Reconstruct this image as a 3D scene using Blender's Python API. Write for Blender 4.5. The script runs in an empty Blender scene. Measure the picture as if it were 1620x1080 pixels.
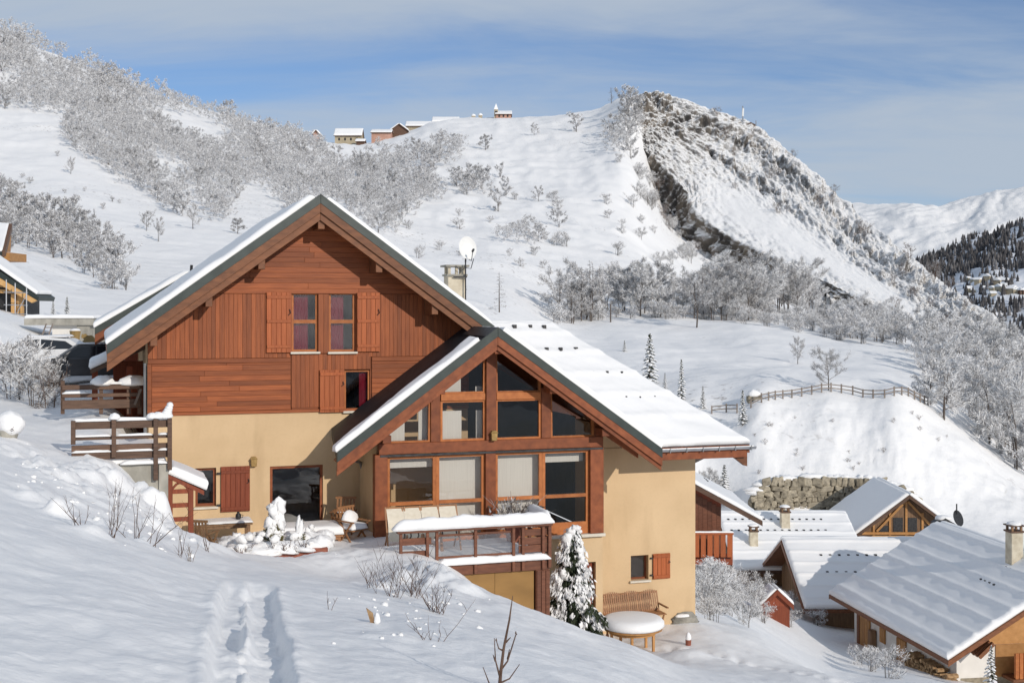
import bpy, bmesh, math, random
import numpy as np
from mathutils import Vector, Matrix

# ------------------------------------------------------------------ camera, sky, sun, exposure
sc = bpy.context.scene
F, CX, HY = 2000.0, 810.0, 490.0           # focal length and horizon in photo pixels (1620 x 1080)
cam_d = bpy.data.cameras.new('camera')
cam_d.sensor_width = 36.0
cam_d.lens = F / 1620 * 36
cam_d.shift_y = -(540 - HY) / 1620
cam_d.clip_start = 0.1
cam_d.clip_end = 60000
cam = bpy.data.objects.new('camera', cam_d)
sc.collection.objects.link(cam)
cam.rotation_euler = (math.radians(90), 0, 0)
sc.camera = cam

SUN_EL = math.radians(21)
SUN_AZ = math.atan2(0.574, -0.819)            # clockwise from +Y
sun_dir = Vector((math.sin(SUN_AZ) * math.cos(SUN_EL), math.cos(SUN_AZ) * math.cos(SUN_EL), math.sin(SUN_EL)))
sun_d = bpy.data.lights.new('sun', 'SUN')
sun_d.energy = 2.85
sun_d.angle = math.radians(0.53)
sun_d.color = (1.0, 0.92, 0.82)
sun = bpy.data.objects.new('sun', sun_d)
sc.collection.objects.link(sun)
sun.rotation_euler = sun_dir.to_track_quat('Z', 'Y').to_euler()

world = bpy.data.worlds.new('World')
sc.world = world
world.use_nodes = True
wt = world.node_tree
for n in list(wt.nodes):
    wt.nodes.remove(n)
def wn(t, **k):
    n = wt.nodes.new(t)
    for a, b in k.items():
        setattr(n, a, b)
    return n
w_out = wn('ShaderNodeOutputWorld'); w_bg = wn('ShaderNodeBackground')
w_bg.inputs[1].default_value = 0.1
w_sky = wn('ShaderNodeTexSky', sky_type='NISHITA', sun_disc=False)
w_sky.sun_elevation = SUN_EL
w_sky.sun_rotation = SUN_AZ
w_sky.altitude = 1700
w_sky.air_density = 1.0
w_sky.dust_density = 0.15
w_sky.ozone_density = 6.0
w_tc = wn('ShaderNodeTexCoord'); w_sep = wn('ShaderNodeSeparateXYZ')
wt.links.new(w_tc.outputs['Generated'], w_sep.inputs[0])
w_add = wn('ShaderNodeMath', operation='ADD'); w_add.inputs[1].default_value = 0.16
w_abs = wn('ShaderNodeMath', operation='ABSOLUTE')
wt.links.new(w_sep.outputs['Z'], w_abs.inputs[0]); wt.links.new(w_abs.outputs[0], w_add.inputs[0])
w_dx = wn('ShaderNodeMath', operation='DIVIDE'); w_dy = wn('ShaderNodeMath', operation='DIVIDE')
wt.links.new(w_sep.outputs['X'], w_dx.inputs[0]); wt.links.new(w_add.outputs[0], w_dx.inputs[1])
wt.links.new(w_sep.outputs['Y'], w_dy.inputs[0]); wt.links.new(w_add.outputs[0], w_dy.inputs[1])
w_cmb = wn('ShaderNodeCombineXYZ')
wt.links.new(w_dx.outputs[0], w_cmb.inputs[0]); wt.links.new(w_dy.outputs[0], w_cmb.inputs[1])
w_map = wn('ShaderNodeMapping')
w_map.inputs['Location'].default_value = (9.2, 1.1, 0.0)
w_map.inputs['Rotation'].default_value = (0, 0, math.radians(-14))
w_map.inputs['Scale'].default_value = (0.55, 1.15, 1.0)
wt.links.new(w_cmb.outputs[0], w_map.inputs['Vector'])
w_n1 = wn('ShaderNodeTexNoise'); w_n1.inputs['Scale'].default_value = 0.75
w_n1.inputs['Detail'].default_value = 7; w_n1.inputs['Roughness'].default_value = 0.52
w_n1.inputs['Distortion'].default_value = 0.35
w_n2 = wn('ShaderNodeTexNoise'); w_n2.inputs['Scale'].default_value = 2.6
w_n2.inputs['Detail'].default_value = 8; w_n2.inputs['Roughness'].default_value = 0.6
w_n2.inputs['Distortion'].default_value = 0.6
wt.links.new(w_map.outputs[0], w_n1.inputs['Vector']); wt.links.new(w_map.outputs[0], w_n2.inputs['Vector'])
w_mx = wn('ShaderNodeMath', operation='MULTIPLY_ADD')
w_mx.inputs[1].default_value = 0.30
wt.links.new(w_n2.outputs['Fac'], w_mx.inputs[0]); wt.links.new(w_n1.outputs['Fac'], w_mx.inputs[2])
w_rmp = wn('ShaderNodeMapRange'); w_rmp.interpolation_type = 'SMOOTHSTEP'
w_rmp.inputs['From Min'].default_value = 0.46; w_rmp.inputs['From Max'].default_value = 0.74
w_rmp.inputs['To Min'].default_value = 0.20; w_rmp.inputs['To Max'].default_value = 0.92
wt.links.new(w_mx.outputs[0], w_rmp.inputs['Value'])
w_mix = wn('ShaderNodeMixRGB')
w_mix.inputs['Color2'].default_value = (4.6, 5.3, 6.2, 1)
wt.links.new(w_rmp.outputs[0], w_mix.inputs['Fac'])
wt.links.new(w_sky.outputs[0], w_mix.inputs['Color1'])
wt.links.new(w_mix.outputs[0], w_bg.inputs[0])
wt.links.new(w_bg.outputs[0], w_out.inputs[0])

sc.view_settings.view_transform = 'Standard'
sc.view_settings.look = 'None'
sc.view_settings.exposure = 0.0
sc.view_settings.gamma = 1.0
sc.view_settings.use_curve_mapping = False
sc.cycles.max_bounces = 8
sc.cycles.transparent_max_bounces = 12
sc.cycles.use_denoising = True

random.seed(7)
R = random.Random(11)

# ------------------------------------------------------------------ helpers
COL = sc.collection
def mat_new(name):
    m = bpy.data.materials.new(name)
    m.use_nodes = True
    nt = m.node_tree
    return m, nt, nt.nodes['Principled BSDF']

def nd(nt, t, **k):
    n = nt.nodes.new(t)
    for a, b in k.items():
        setattr(n, a, b)
    return n

def noise_mat(name, c1, c2, scale=4.0, rough=0.8, bump=0.0, bscale=None, stretch=(1, 1, 1), detail=6, spec=0.3,
              coord='Object', lo=0.35, hi=0.65, jitter=0.0, metal=0.0, bdist=0.02):
    """two-tone procedural noise with optional bump and a per-object value jitter"""
    m, nt, b = mat_new(name)
    tc = nd(nt, 'ShaderNodeTexCoord')
    mp = nd(nt, 'ShaderNodeMapping'); mp.inputs['Scale'].default_value = stretch
    nt.links.new(tc.outputs[coord], mp.inputs[0])
    vec = mp.outputs[0]
    if jitter:
        oi = nd(nt, 'ShaderNodeObjectInfo')
        va = nd(nt, 'ShaderNodeVectorMath', operation='ADD')
        sc_ = nd(nt, 'ShaderNodeMath', operation='MULTIPLY'); sc_.inputs[1].default_value = 37.0
        nt.links.new(oi.outputs['Random'], sc_.inputs[0])
        nt.links.new(mp.outputs[0], va.inputs[0]); nt.links.new(sc_.outputs[0], va.inputs[1])
        vec = va.outputs[0]
    n = nd(nt, 'ShaderNodeTexNoise')
    n.inputs['Scale'].default_value = scale; n.inputs['Detail'].default_value = detail
    nt.links.new(vec, n.inputs['Vector'])
    mr = nd(nt, 'ShaderNodeMapRange'); mr.inputs[1].default_value = lo; mr.inputs[2].default_value = hi
    nt.links.new(n.outputs['Fac'], mr.inputs[0])
    mx = nd(nt, 'ShaderNodeMixRGB')
    mx.inputs[1].default_value = (*c1, 1); mx.inputs[2].default_value = (*c2, 1)
    nt.links.new(mr.outputs[0], mx.inputs[0])
    col = mx.outputs[0]
    if jitter:
        hs = nd(nt, 'ShaderNodeHueSaturation')
        m2 = nd(nt, 'ShaderNodeMapRange'); m2.inputs[3].default_value = 1 - jitter; m2.inputs[4].default_value = 1 + jitter
        nt.links.new(oi.outputs['Random'], m2.inputs[0]); nt.links.new(m2.outputs[0], hs.inputs['Value'])
        nt.links.new(col, hs.inputs['Color']); col = hs.outputs[0]
    nt.links.new(col, b.inputs['Base Color'])
    b.inputs['Roughness'].default_value = rough
    b.inputs['Specular IOR Level'].default_value = spec
    b.inputs['Metallic'].default_value = metal
    if bump:
        n2 = nd(nt, 'ShaderNodeTexNoise')
        n2.inputs['Scale'].default_value = bscale or scale * 3; n2.inputs['Detail'].default_value = 8
        nt.links.new(vec, n2.inputs['Vector'])
        bp = nd(nt, 'ShaderNodeBump'); bp.inputs['Strength'].default_value = bump; bp.inputs['Distance'].default_value = bdist
        nt.links.new(n2.outputs['Fac'], bp.inputs['Height']); nt.links.new(bp.outputs[0], b.inputs['Normal'])
    return m

def island_mat(name, cols, rough=0.85, spec=0.2, trans=0.0):
    """colour picked per loose piece of the mesh (twigs, frost, needles)"""
    m, nt, b = mat_new(name)
    g = nd(nt, 'ShaderNodeNewGeometry')
    oi = nd(nt, 'ShaderNodeObjectInfo')
    cr = nd(nt, 'ShaderNodeValToRGB')
    el = cr.color_ramp.elements
    while len(el) < len(cols):
        el.new(0.5)
    for e, (p, c) in zip(el, cols):
        e.position = p; e.color = (*c, 1)
    nt.links.new(g.outputs['Random Per Island'], cr.inputs[0])
    hs = nd(nt, 'ShaderNodeHueSaturation')
    mr = nd(nt, 'ShaderNodeMapRange'); mr.inputs[3].default_value = 0.8; mr.inputs[4].default_value = 1.12
    nt.links.new(oi.outputs['Random'], mr.inputs[0]); nt.links.new(mr.outputs[0], hs.inputs['Value'])
    nt.links.new(cr.outputs[0], hs.inputs['Color'])
    nt.links.new(hs.outputs[0], b.inputs['Base Color'])
    b.inputs['Roughness'].default_value = rough
    b.inputs['Specular IOR Level'].default_value = spec
    return m

class MB:
    def __init__(s): s.v = []; s.f = []
    def quad(s, a, b, c, d):
        i = len(s.v); s.v += [tuple(a), tuple(b), tuple(c), tuple(d)]; s.f.append((i, i + 1, i + 2, i + 3)); return s
    def poly(s, pts):
        i = len(s.v); s.v += [tuple(p) for p in pts]; s.f.append(tuple(range(i, i + len(pts)))); return s
    def box(s, x0, x1, y0, y1, z0, z1):
        i = len(s.v)
        s.v += [(x0, y0, z0), (x1, y0, z0), (x1, y1, z0), (x0, y1, z0), (x0, y0, z1), (x1, y0, z1), (x1, y1, z1), (x0, y1, z1)]
        s.f += [(i, i + 3, i + 2, i + 1), (i + 4, i + 5, i + 6, i + 7), (i, i + 1, i + 5, i + 4), (i + 1, i + 2, i + 6, i + 5),
                (i + 2, i + 3, i + 7, i + 6), (i + 3, i, i + 4, i + 7)]
        return s
    def extrude(s, pts, off):
        """closed prism from a planar polygon swept by a vector"""
        n = len(pts); i = len(s.v); off = Vector(off)
        s.v += [tuple(p) for p in pts] + [tuple(Vector(p) + off) for p in pts]
        s.f.append(tuple(range(i, i + n))); s.f.append(tuple(range(i + 2 * n - 1, i + n - 1, -1)))
        for k in range(n):
            s.f.append((i + k, i + n + k, i + n + (k + 1) % n, i + (k + 1) % n))
        return s
    def beam(s, p0, p1, w, h, up=(0, 0, 1)):
        """rectangular bar from p0 to p1; w sideways, h along up; axis through the middle"""
        p0, p1 = Vector(p0), Vector(p1); d = (p1 - p0).normalized(); up = Vector(up)
        sd = d.cross(up)
        if sd.length < 1e-5: sd = d.cross(Vector((0, 1, 0)))
        sd.normalize(); u2 = sd.cross(d).normalized()
        a, b = sd * (w / 2), u2 * (h / 2)
        return s.extrude([p0 - a - b, p0 + a - b, p0 + a + b, p0 - a + b], p1 - p0)
    def tube(s, pts, rad, n=6, cap=True):
        pts = [Vector(p) for p in pts]
        if not hasattr(rad, '__len__'): rad = [rad] * len(pts)
        i0 = len(s.v); ref = None
        for k, p in enumerate(pts):
            t = (pts[min(k + 1, len(pts) - 1)] - pts[max(k - 1, 0)]).normalized()
            if ref is None: ref = t.orthogonal().normalized()
            ref = (ref - t * ref.dot(t)).normalized(); bn = t.cross(ref)
            for j in range(n):
                a = 2 * math.pi * j / n
                s.v.append(tuple(p + (ref * math.cos(a) + bn * math.sin(a)) * rad[k]))
        for k in range(len(pts) - 1):
            for j in range(n):
                a = i0 + k * n + j; b = i0 + k * n + (j + 1) % n
                s.f.append((a, b, b + n, a + n))
        if cap:
            s.f.append(tuple(i0 + j for j in range(n - 1, -1, -1)))
            e = i0 + (len(pts) - 1) * n; s.f.append(tuple(e + j for j in range(n)))
        return s
    def lathe(s, prof, c=(0, 0, 0), n=16):
        """prof: list of (r, z)"""
        i0 = len(s.v)
        for r, z in prof:
            for j in range(n):
                a = 2 * math.pi * j / n
                s.v.append((c[0] + r * math.cos(a), c[1] + r * math.sin(a), c[2] + z))
        for k in range(len(prof) - 1):
            for j in range(n):
                a = i0 + k * n + j; b = i0 + k * n + (j + 1) % n
                s.f.append((a, b, b + n, a + n))
        s.f.append(tuple(i0 + j for j in range(n - 1, -1, -1)))
        e = i0 + (len(prof) - 1) * n; s.f.append(tuple(e + j for j in range(n)))
        return s
    def mesh(s, name, mat, smooth=False):
        m = bpy.data.meshes.new(name)
        m.from_pydata(s.v, [], s.f)
        if mat: m.materials.append(mat)
        if smooth:
            m.polygons.foreach_set('use_smooth', [True] * len(m.polygons))
        m.update()
        return m
    def build(s, name, mat, parent=None, smooth=False, loc=None, fix=True, bevel=0.0):
        m = s.mesh(name, mat, smooth)
        if fix:
            bm = bmesh.new(); bm.from_mesh(m)
            bmesh.ops.recalc_face_normals(bm, faces=bm.faces)
            if bevel:
                bmesh.ops.bevel(bm, geom=bm.edges[:], offset=bevel, segments=1, affect='EDGES', clamp_overlap=True)
            bm.to_mesh(m); bm.free()
        return link(m, name, parent, loc)

def link(mesh, name, parent=None, loc=None):
    o = bpy.data.objects.new(name, mesh); COL.objects.link(o)
    if parent is not None: o.parent = parent
    if loc is not None: o.location = loc
    return o

def thing(name, label, cat, loc=(0, 0, 0), rz=0.0, group=None):
    o = bpy.data.objects.new(name, None); COL.objects.link(o)
    o.empty_display_size = 0.2
    o.location = loc; o.rotation_euler = (0, 0, rz)
    return tag(o, label, cat, group)

def tag(o, label, cat, group=None):
    o['label'] = label; o['category'] = cat
    if group: o['group'] = group
    return o

def kids(o): return [c for c in bpy.data.objects if c.parent == o]

def structure(o): o['kind'] = 'structure'; return o

# numpy value noise
def _hash(ix, iy, seed):
    h = (ix.astype(np.int64) * 374761393 + iy.astype(np.int64) * 668265263 + seed * 1442695041) & 0x7fffffff
    h = ((h ^ (h >> 13)) * 1274126177) & 0x7fffffff
    h = h ^ (h >> 16)
    return (h & 0xffff) / 65535.0
def vnoise(x, y, seed=0):
    x = np.asarray(x, float); y = np.asarray(y, float)
    ix = np.floor(x); iy = np.floor(y); fx = x - ix; fy = y - iy
    fx = fx * fx * fx * (fx * (fx * 6 - 15) + 10); fy = fy * fy * fy * (fy * (fy * 6 - 15) + 10)
    a = _hash(ix, iy, seed); b = _hash(ix + 1, iy, seed); c = _hash(ix, iy + 1, seed); d = _hash(ix + 1, iy + 1, seed)
    return (a * (1 - fx) + b * fx) * (1 - fy) + (c * (1 - fx) + d * fx) * fy
def fbm(x, y, oct=4, seed=0, gain=0.5, ridged=False):
    t = 0; a = 1; s = 0; x = np.asarray(x, float); y = np.asarray(y, float)
    for k in range(oct):
        n = vnoise(x, y, seed + k * 17)
        if ridged: n = 1 - np.abs(2 * n - 1)
        t = t + a * n; s += a; a *= gain
        x, y = x * 1.97 + 3.1 * k + y * 0.33, y * 1.97 - x * 0.33 + 1.7
    return t / s * 2 - 1
# ------------------------------------------------------------------ materials
def snow_material(name, sparkle=1.0, bscale=5.0, bdist=0.03, strength=0.35, tint=(0.885, 0.88, 0.875)):
    m, nt, b = mat_new(name)
    g = nd(nt, 'ShaderNodeNewGeometry')
    n1 = nd(nt, 'ShaderNodeTexNoise'); n1.inputs['Scale'].default_value = bscale; n1.inputs['Detail'].default_value = 9
    n1.inputs['Roughness'].default_value = 0.62
    nt.links.new(g.outputs['Position'], n1.inputs['Vector'])
    bp = nd(nt, 'ShaderNodeBump'); bp.inputs['Strength'].default_value = strength; bp.inputs['Distance'].default_value = bdist
    n5 = nd(nt, 'ShaderNodeTexNoise'); n5.inputs['Scale'].default_value = bscale * 6; n5.inputs['Detail'].default_value = 5; nt.links.new(g.outputs['Position'], n5.inputs['Vector'])
    ma = nd(nt, 'ShaderNodeMath', operation='MULTIPLY_ADD'); ma.inputs[1].default_value = 0.22; nt.links.new(n5.outputs['Fac'], ma.inputs[0]); nt.links.new(n1.outputs['Fac'], ma.inputs[2])
    nt.links.new(ma.outputs[0], bp.inputs['Height']); nt.links.new(bp.outputs[0], b.inputs['Normal'])
    n2 = nd(nt, 'ShaderNodeTexNoise'); n2.inputs['Scale'].default_value = bscale * 0.23; n2.inputs['Detail'].default_value = 4
    nt.links.new(g.outputs['Position'], n2.inputs['Vector'])
    mx = nd(nt, 'ShaderNodeMixRGB')
    mx.inputs[1].default_value = (tint[0] * 0.95, tint[1] * 0.96, tint[2] * 0.97, 1); mx.inputs[2].default_value = (*tint, 1)
    nt.links.new(n2.outputs['Fac'], mx.inputs[0]); nt.links.new(mx.outputs[0], b.inputs['Base Color'])
    b.inputs['Roughness'].default_value = 0.62
    b.inputs['Specular IOR Level'].default_value = 0.25
    return m
M = {}
M['snow'] = snow_material('snow_roof', bscale=6.0, bdist=0.025, strength=0.25)
M['snow_ground'] = snow_material('snow_ground', bscale=3.2, bdist=0.06, strength=0.4)
M['snow_clump'] = snow_material('snow_clump', bscale=9.0, bdist=0.05, strength=0.5)

# far snow: faint terracettes, dry grass tips and stones showing through
def hill_material():
    m, nt, b = mat_new('snow_hillside')
    g = nd(nt, 'ShaderNodeNewGeometry')
    n1 = nd(nt, 'ShaderNodeTexNoise'); n1.inputs['Scale'].default_value = 0.35; n1.inputs['Detail'].default_value = 10
    n1.inputs['Roughness'].default_value = 0.65
    nt.links.new(g.outputs['Position'], n1.inputs['Vector'])
    bp = nd(nt, 'ShaderNodeBump'); bp.inputs['Strength'].default_value = 0.45; bp.inputs['Distance'].default_value = 0.5
    nt.links.new(n1.outputs['Fac'], bp.inputs['Height']); nt.links.new(bp.outputs[0], b.inputs['Normal'])
    n3 = nd(nt, 'ShaderNodeTexNoise'); n3.inputs['Scale'].default_value = 1.1; n3.inputs['Detail'].default_value = 6
    n4 = nd(nt, 'ShaderNodeTexNoise'); n4.inputs['Scale'].default_value = 0.022; n4.inputs['Detail'].default_value = 4
    nt.links.new(g.outputs['Position'], n3.inputs['Vector']); nt.links.new(g.outputs['Position'], n4.inputs['Vector'])
    r3 = nd(nt, 'ShaderNodeMapRange'); r3.inputs[1].default_value = 0.60; r3.inputs[2].default_value = 0.70
    r4 = nd(nt, 'ShaderNodeMapRange'); r4.inputs[1].default_value = 0.48; r4.inputs[2].default_value = 0.66
    nt.links.new(n3.outputs['Fac'], r3.inputs[0]); nt.links.new(n4.outputs['Fac'], r4.inputs[0])
    mu = nd(nt, 'ShaderNodeMath', operation='MULTIPLY'); nt.links.new(r3.outputs[0], mu.inputs[0]); nt.links.new(r4.outputs[0], mu.inputs[1])
    mx = nd(nt, 'ShaderNodeMixRGB'); mx.inputs[1].default_value = (0.885, 0.88, 0.875, 1); mx.inputs[2].default_value = (0.30, 0.27, 0.25, 1)
    nt.links.new(mu.outputs[0], mx.inputs[0]); nt.links.new(mx.outputs[0], b.inputs['Base Color'])
    b.inputs['Roughness'].default_value = 0.75; b.inputs['Specular IOR Level'].default_value = 0.15
    return m
M['hill'] = hill_material()
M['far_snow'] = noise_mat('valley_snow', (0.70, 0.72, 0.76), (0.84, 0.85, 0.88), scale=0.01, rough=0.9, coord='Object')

def rock_material(name, steep_lo=0.46, steep_hi=0.62, scale=0.09, bump=1.2, rock1=(0.05, 0.047, 0.046), rock2=(0.20, 0.172, 0.142), veg=True):
    """snow lies where the rock is flat enough to hold it"""
    m, nt, b = mat_new(name)
    g = nd(nt, 'ShaderNodeNewGeometry')
    n1 = nd(nt, 'ShaderNodeTexNoise'); n1.inputs['Scale'].default_value = scale * 4; n1.inputs['Detail'].default_value = 12
    n1.inputs['Roughness'].default_value = 0.7
    nt.links.new(g.outputs['Position'], n1.inputs['Vector'])
    bp = nd(nt, 'ShaderNodeBump'); bp.inputs['Strength'].default_value = 0.8; bp.inputs['Distance'].default_value = bump
    nt.links.new(n1.outputs['Fac'], bp.inputs['Height'])
    sp = nd(nt, 'ShaderNodeSeparateXYZ'); nt.links.new(bp.outputs[0], sp.inputs[0])
    n2 = nd(nt, 'ShaderNodeTexNoise'); n2.inputs['Scale'].default_value = scale * 9; n2.inputs['Detail'].default_value = 10
    n2.inputs['Roughness'].default_value = 0.75
    nt.links.new(g.outputs['Position'], n2.inputs['Vector'])
    ad = nd(nt, 'ShaderNodeMath', operation='MULTIPLY_ADD'); ad.inputs[1].default_value = 0.9
    nt.links.new(n2.outputs['Fac'], ad.inputs[0])
    sb = nd(nt, 'ShaderNodeMath', operation='SUBTRACT'); sb.inputs[1].default_value = 0.45
    nt.links.new(sp.outputs['Z'], sb.inputs[0]); nt.links.new(sb.outputs[0], ad.inputs[2])
    mr = nd(nt, 'ShaderNodeMapRange'); mr.inputs[1].default_value = steep_lo; mr.inputs[2].default_value = steep_hi
    nt.links.new(ad.outputs[0], mr.inputs[0])
    n3 = nd(nt, 'ShaderNodeTexNoise'); n3.inputs['Scale'].default_value = scale * 1.5; n3.inputs['Detail'].default_value = 8
    mp = nd(nt, 'ShaderNodeMapping'); mp.inputs['Scale'].default_value = (1, 1, 0.35)
    nt.links.new(g.outputs['Position'], mp.inputs[0]); nt.links.new(mp.outputs[0], n3.inputs['Vector'])
    r3 = nd(nt, 'ShaderNodeMapRange'); r3.inputs[1].default_value = 0.38; r3.inputs[2].default_value = 0.66
    nt.links.new(n3.outputs['Fac'], r3.inputs[0])
    rk = nd(nt, 'ShaderNodeMixRGB'); rk.inputs[1].default_value = (*rock1, 1); rk.inputs[2].default_value = (*rock2, 1)
    nt.links.new(r3.outputs[0], rk.inputs[0])
    mx = nd(nt, 'ShaderNodeMixRGB'); mx.inputs[2].default_value = (0.885, 0.88, 0.875, 1)
    nt.links.new(mr.outputs[0], mx.inputs[0]); nt.links.new(rk.outputs[0], mx.inputs[1])
    nt.links.new(mx.outputs[0], b.inputs['Base Color'])
    b.inputs['Roughness'].default_value = 0.9; b.inputs['Specular IOR Level'].default_value = 0.1
    b2 = nd(nt, 'ShaderNodeBump'); b2.inputs['Strength'].default_value = 0.5; b2.inputs['Distance'].default_value = bump * 0.6
    nt.links.new(n1.outputs['Fac'], b2.inputs['Height']); nt.links.new(b2.outputs[0], b.inputs['Normal'])
    return m
M['rock'] = rock_material('snowy_rock')
M['far_rock'] = rock_material('far_mountain_snow', 0.12, 0.25, 0.0022, 60.0, (0.25, 0.24, 0.25), (0.4, 0.38, 0.37))

def wood(name, c1, c2, stretch, scale=3.0, jitter=0.16, rough=0.55, bump=0.25, spec=0.35):
    return noise_mat(name, c1, c2, scale=scale, rough=rough, bump=bump, bscale=scale * 3, stretch=stretch, jitter=jitter, spec=spec, lo=0.3, hi=0.7, bdist=0.006)
M['plank_h'] = wood('stained_wood_horizontal', (0.205, 0.052, 0.015), (0.32, 0.088, 0.024), (0.6, 6, 9), jitter=0.26)
M['plank_v'] = wood('stained_wood_vertical', (0.21, 0.054, 0.015), (0.32, 0.089, 0.025), (9, 6, 0.6), jitter=0.24)
M['beam'] = wood('beam_wood', (0.16, 0.042, 0.014), (0.27, 0.078, 0.026), (2, 2, 2), scale=2.5)
M['barge'] = wood('bargeboard_wood', (0.13, 0.05, 0.022), (0.22, 0.085, 0.035), (1.2, 3, 3), scale=3)
M['frame'] = wood('window_frame_wood', (0.33, 0.10, 0.026), (0.46, 0.16, 0.045), (2, 2, 2), scale=3)
M['soffit'] = wood('soffit_boards', (0.14, 0.045, 0.018), (0.22, 0.07, 0.027), (6, 0.8, 1), scale=3)
M['shutter'] = wood('shutter_wood', (0.30, 0.072, 0.02), (0.40, 0.11, 0.032), (9, 6, 0.6), scale=3)
M['shutter_dark'] = wood('red_brown_shutter', (0.17, 0.035, 0.014), (0.245, 0.058, 0.022), (9, 6, 0.6), scale=3)
M['weathered'] = wood('weathered_brown_wood', (0.075, 0.042, 0.028), (0.145, 0.082, 0.052), (1.0, 4, 8), scale=3)
M['deckwood'] = wood('terrace_wood', (0.11, 0.040, 0.022), (0.185, 0.07, 0.036), (1.2, 4, 6), scale=3)
M['ochre_panel'] = wood('ochre_panel', (0.23, 0.125, 0.036), (0.30, 0.165, 0.05), (1, 1, 2), scale=1.5, jitter=0.08)
M['teak'] = wood('garden_furniture_wood', (0.25, 0.115, 0.05), (0.36, 0.18, 0.085), (3, 3, 3), scale=4)
M['pale_wood'] = wood('pale_new_timber', (0.50, 0.29, 0.11), (0.62, 0.38, 0.16), (2, 2, 2), scale=2)
M['honey_wood'] = wood('honey_timber', (0.38, 0.185, 0.06), (0.50, 0.26, 0.095), (2, 2, 2), scale=2)
M['old_wood'] = wood('old_brown_timber', (0.17, 0.095, 0.05), (0.27, 0.16, 0.085), (6, 6, 0.8), scale=2)
M['grey_wood'] = wood('grey_fence_wood', (0.16, 0.13, 0.11), (0.26, 0.22, 0.19), (2, 2, 2), scale=2)
M['plaster'] = noise_mat('ochre_plaster', (0.60, 0.435, 0.26), (0.66, 0.485, 0.295), scale=0.9, rough=0.9, bump=0.25, bscale=60, spec=0.15, bdist=0.006)
def plaster_stains(m):
    nt = m.node_tree; b = nt.nodes['Principled BSDF']; src = b.inputs['Base Color'].links[0].from_socket
    tc = nd(nt, 'ShaderNodeTexCoord')
    for sc_, st, lo, hi, col in ((1.6, (1, 1, 0.22), 0.55, 0.80, (0.80, 0.78, 0.76, 1)), (0.5, (1, 1, 1), 0.45, 0.75, (0.93, 0.92, 0.90, 1)), (14.0, (1, 1, 1), 0.5, 0.8, (0.95, 0.95, 0.95, 1))):
        mp = nd(nt, 'ShaderNodeMapping'); mp.inputs['Scale'].default_value = st; nt.links.new(tc.outputs['Object'], mp.inputs[0])
        n = nd(nt, 'ShaderNodeTexNoise'); n.inputs['Scale'].default_value = sc_; n.inputs['Detail'].default_value = 8; nt.links.new(mp.outputs[0], n.inputs['Vector'])
        r = nd(nt, 'ShaderNodeMapRange'); r.inputs[1].default_value = lo; r.inputs[2].default_value = hi; nt.links.new(n.outputs['Fac'], r.inputs[0])
        mx = nd(nt, 'ShaderNodeMixRGB', blend_type='MULTIPLY'); mx.inputs[2].default_value = col; nt.links.new(r.outputs[0], mx.inputs[0]); nt.links.new(src, mx.inputs[1]); src = mx.outputs[0]
    nt.links.new(src, b.inputs['Base Color'])
plaster_stains(M['plaster'])
M['white_plaster'] = noise_mat('white_plaster', (0.70, 0.68, 0.64), (0.78, 0.76, 0.72), scale=1.2, rough=0.9, bump=0.2, bscale=30, spec=0.15)
M['sill'] = noise_mat('pale_sill', (0.62, 0.57, 0.48), (0.70, 0.65, 0.56), scale=4, rough=0.8)
M['green_metal'] = noise_mat('grey_green_flashing', (0.024, 0.034, 0.031), (0.038, 0.050, 0.046), scale=3, rough=0.45, spec=0.5, metal=0.2)
M['dark_roof'] = noise_mat('dark_slate_roof', (0.012, 0.013, 0.016), (0.022, 0.024, 0.028), scale=5, rough=0.6, bump=0.3, bscale=12)
M['zinc'] = noise_mat('zinc_gutter', (0.30, 0.31, 0.33), (0.42, 0.43, 0.45), scale=3, rough=0.4, metal=0.5)
M['pipe'] = noise_mat('grey_downpipe', (0.18, 0.19, 0.20), (0.24, 0.25, 0.26), scale=3, rough=0.5, metal=0.2)
M['iron'] = noise_mat('dark_iron', (0.03, 0.03, 0.032), (0.06, 0.06, 0.062), scale=8, rough=0.5, metal=0.4)
M['concrete'] = noise_mat('stained_concrete', (0.24, 0.23, 0.20), (0.42, 0.40, 0.35), scale=2.2, rough=0.95, bump=0.4, bscale=9, stretch=(1, 1, 0.6))
M['chimney'] = noise_mat('chimney_render', (0.46, 0.40, 0.30), (0.62, 0.56, 0.44), scale=3, rough=0.95, bump=0.3)
M['dish'] = noise_mat('dish_paint', (0.72, 0.72, 0.70), (0.78, 0.78, 0.76), scale=4, rough=0.4)
M['brass'] = noise_mat('brass_lamp', (0.30, 0.19, 0.07), (0.42, 0.28, 0.11), scale=9, rough=0.5, metal=0.3)
M['curtain'] = noise_mat('red_curtain', (0.13, 0.005, 0.016), (0.22, 0.010, 0.030), scale=5, rough=0.9, stretch=(12, 1, 0.4))
M['blind'] = noise_mat('cream_blind', (0.72, 0.70, 0.64), (0.80, 0.78, 0.72), scale=5, rough=0.9, stretch=(14, 1, 0.2))
M['canvas'] = noise_mat('cream_canvas', (0.62, 0.56, 0.45), (0.70, 0.64, 0.53), scale=7, rough=0.9)
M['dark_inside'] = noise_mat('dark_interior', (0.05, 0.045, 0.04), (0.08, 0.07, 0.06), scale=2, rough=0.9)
M['terracotta'] = noise_mat('red_brick_edging', (0.22, 0.075, 0.05), (0.32, 0.12, 0.08), scale=9, rough=0.9, bump=0.3)
M['bark'] = noise_mat('bark', (0.07, 0.058, 0.05), (0.16, 0.135, 0.12), scale=3, rough=0.95, stretch=(3, 3, 0.6), bump=0.4)
M['twig_dark'] = noise_mat('dry_twig', (0.075, 0.045, 0.032), (0.15, 0.095, 0.07), scale=9, rough=0.9)
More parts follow.
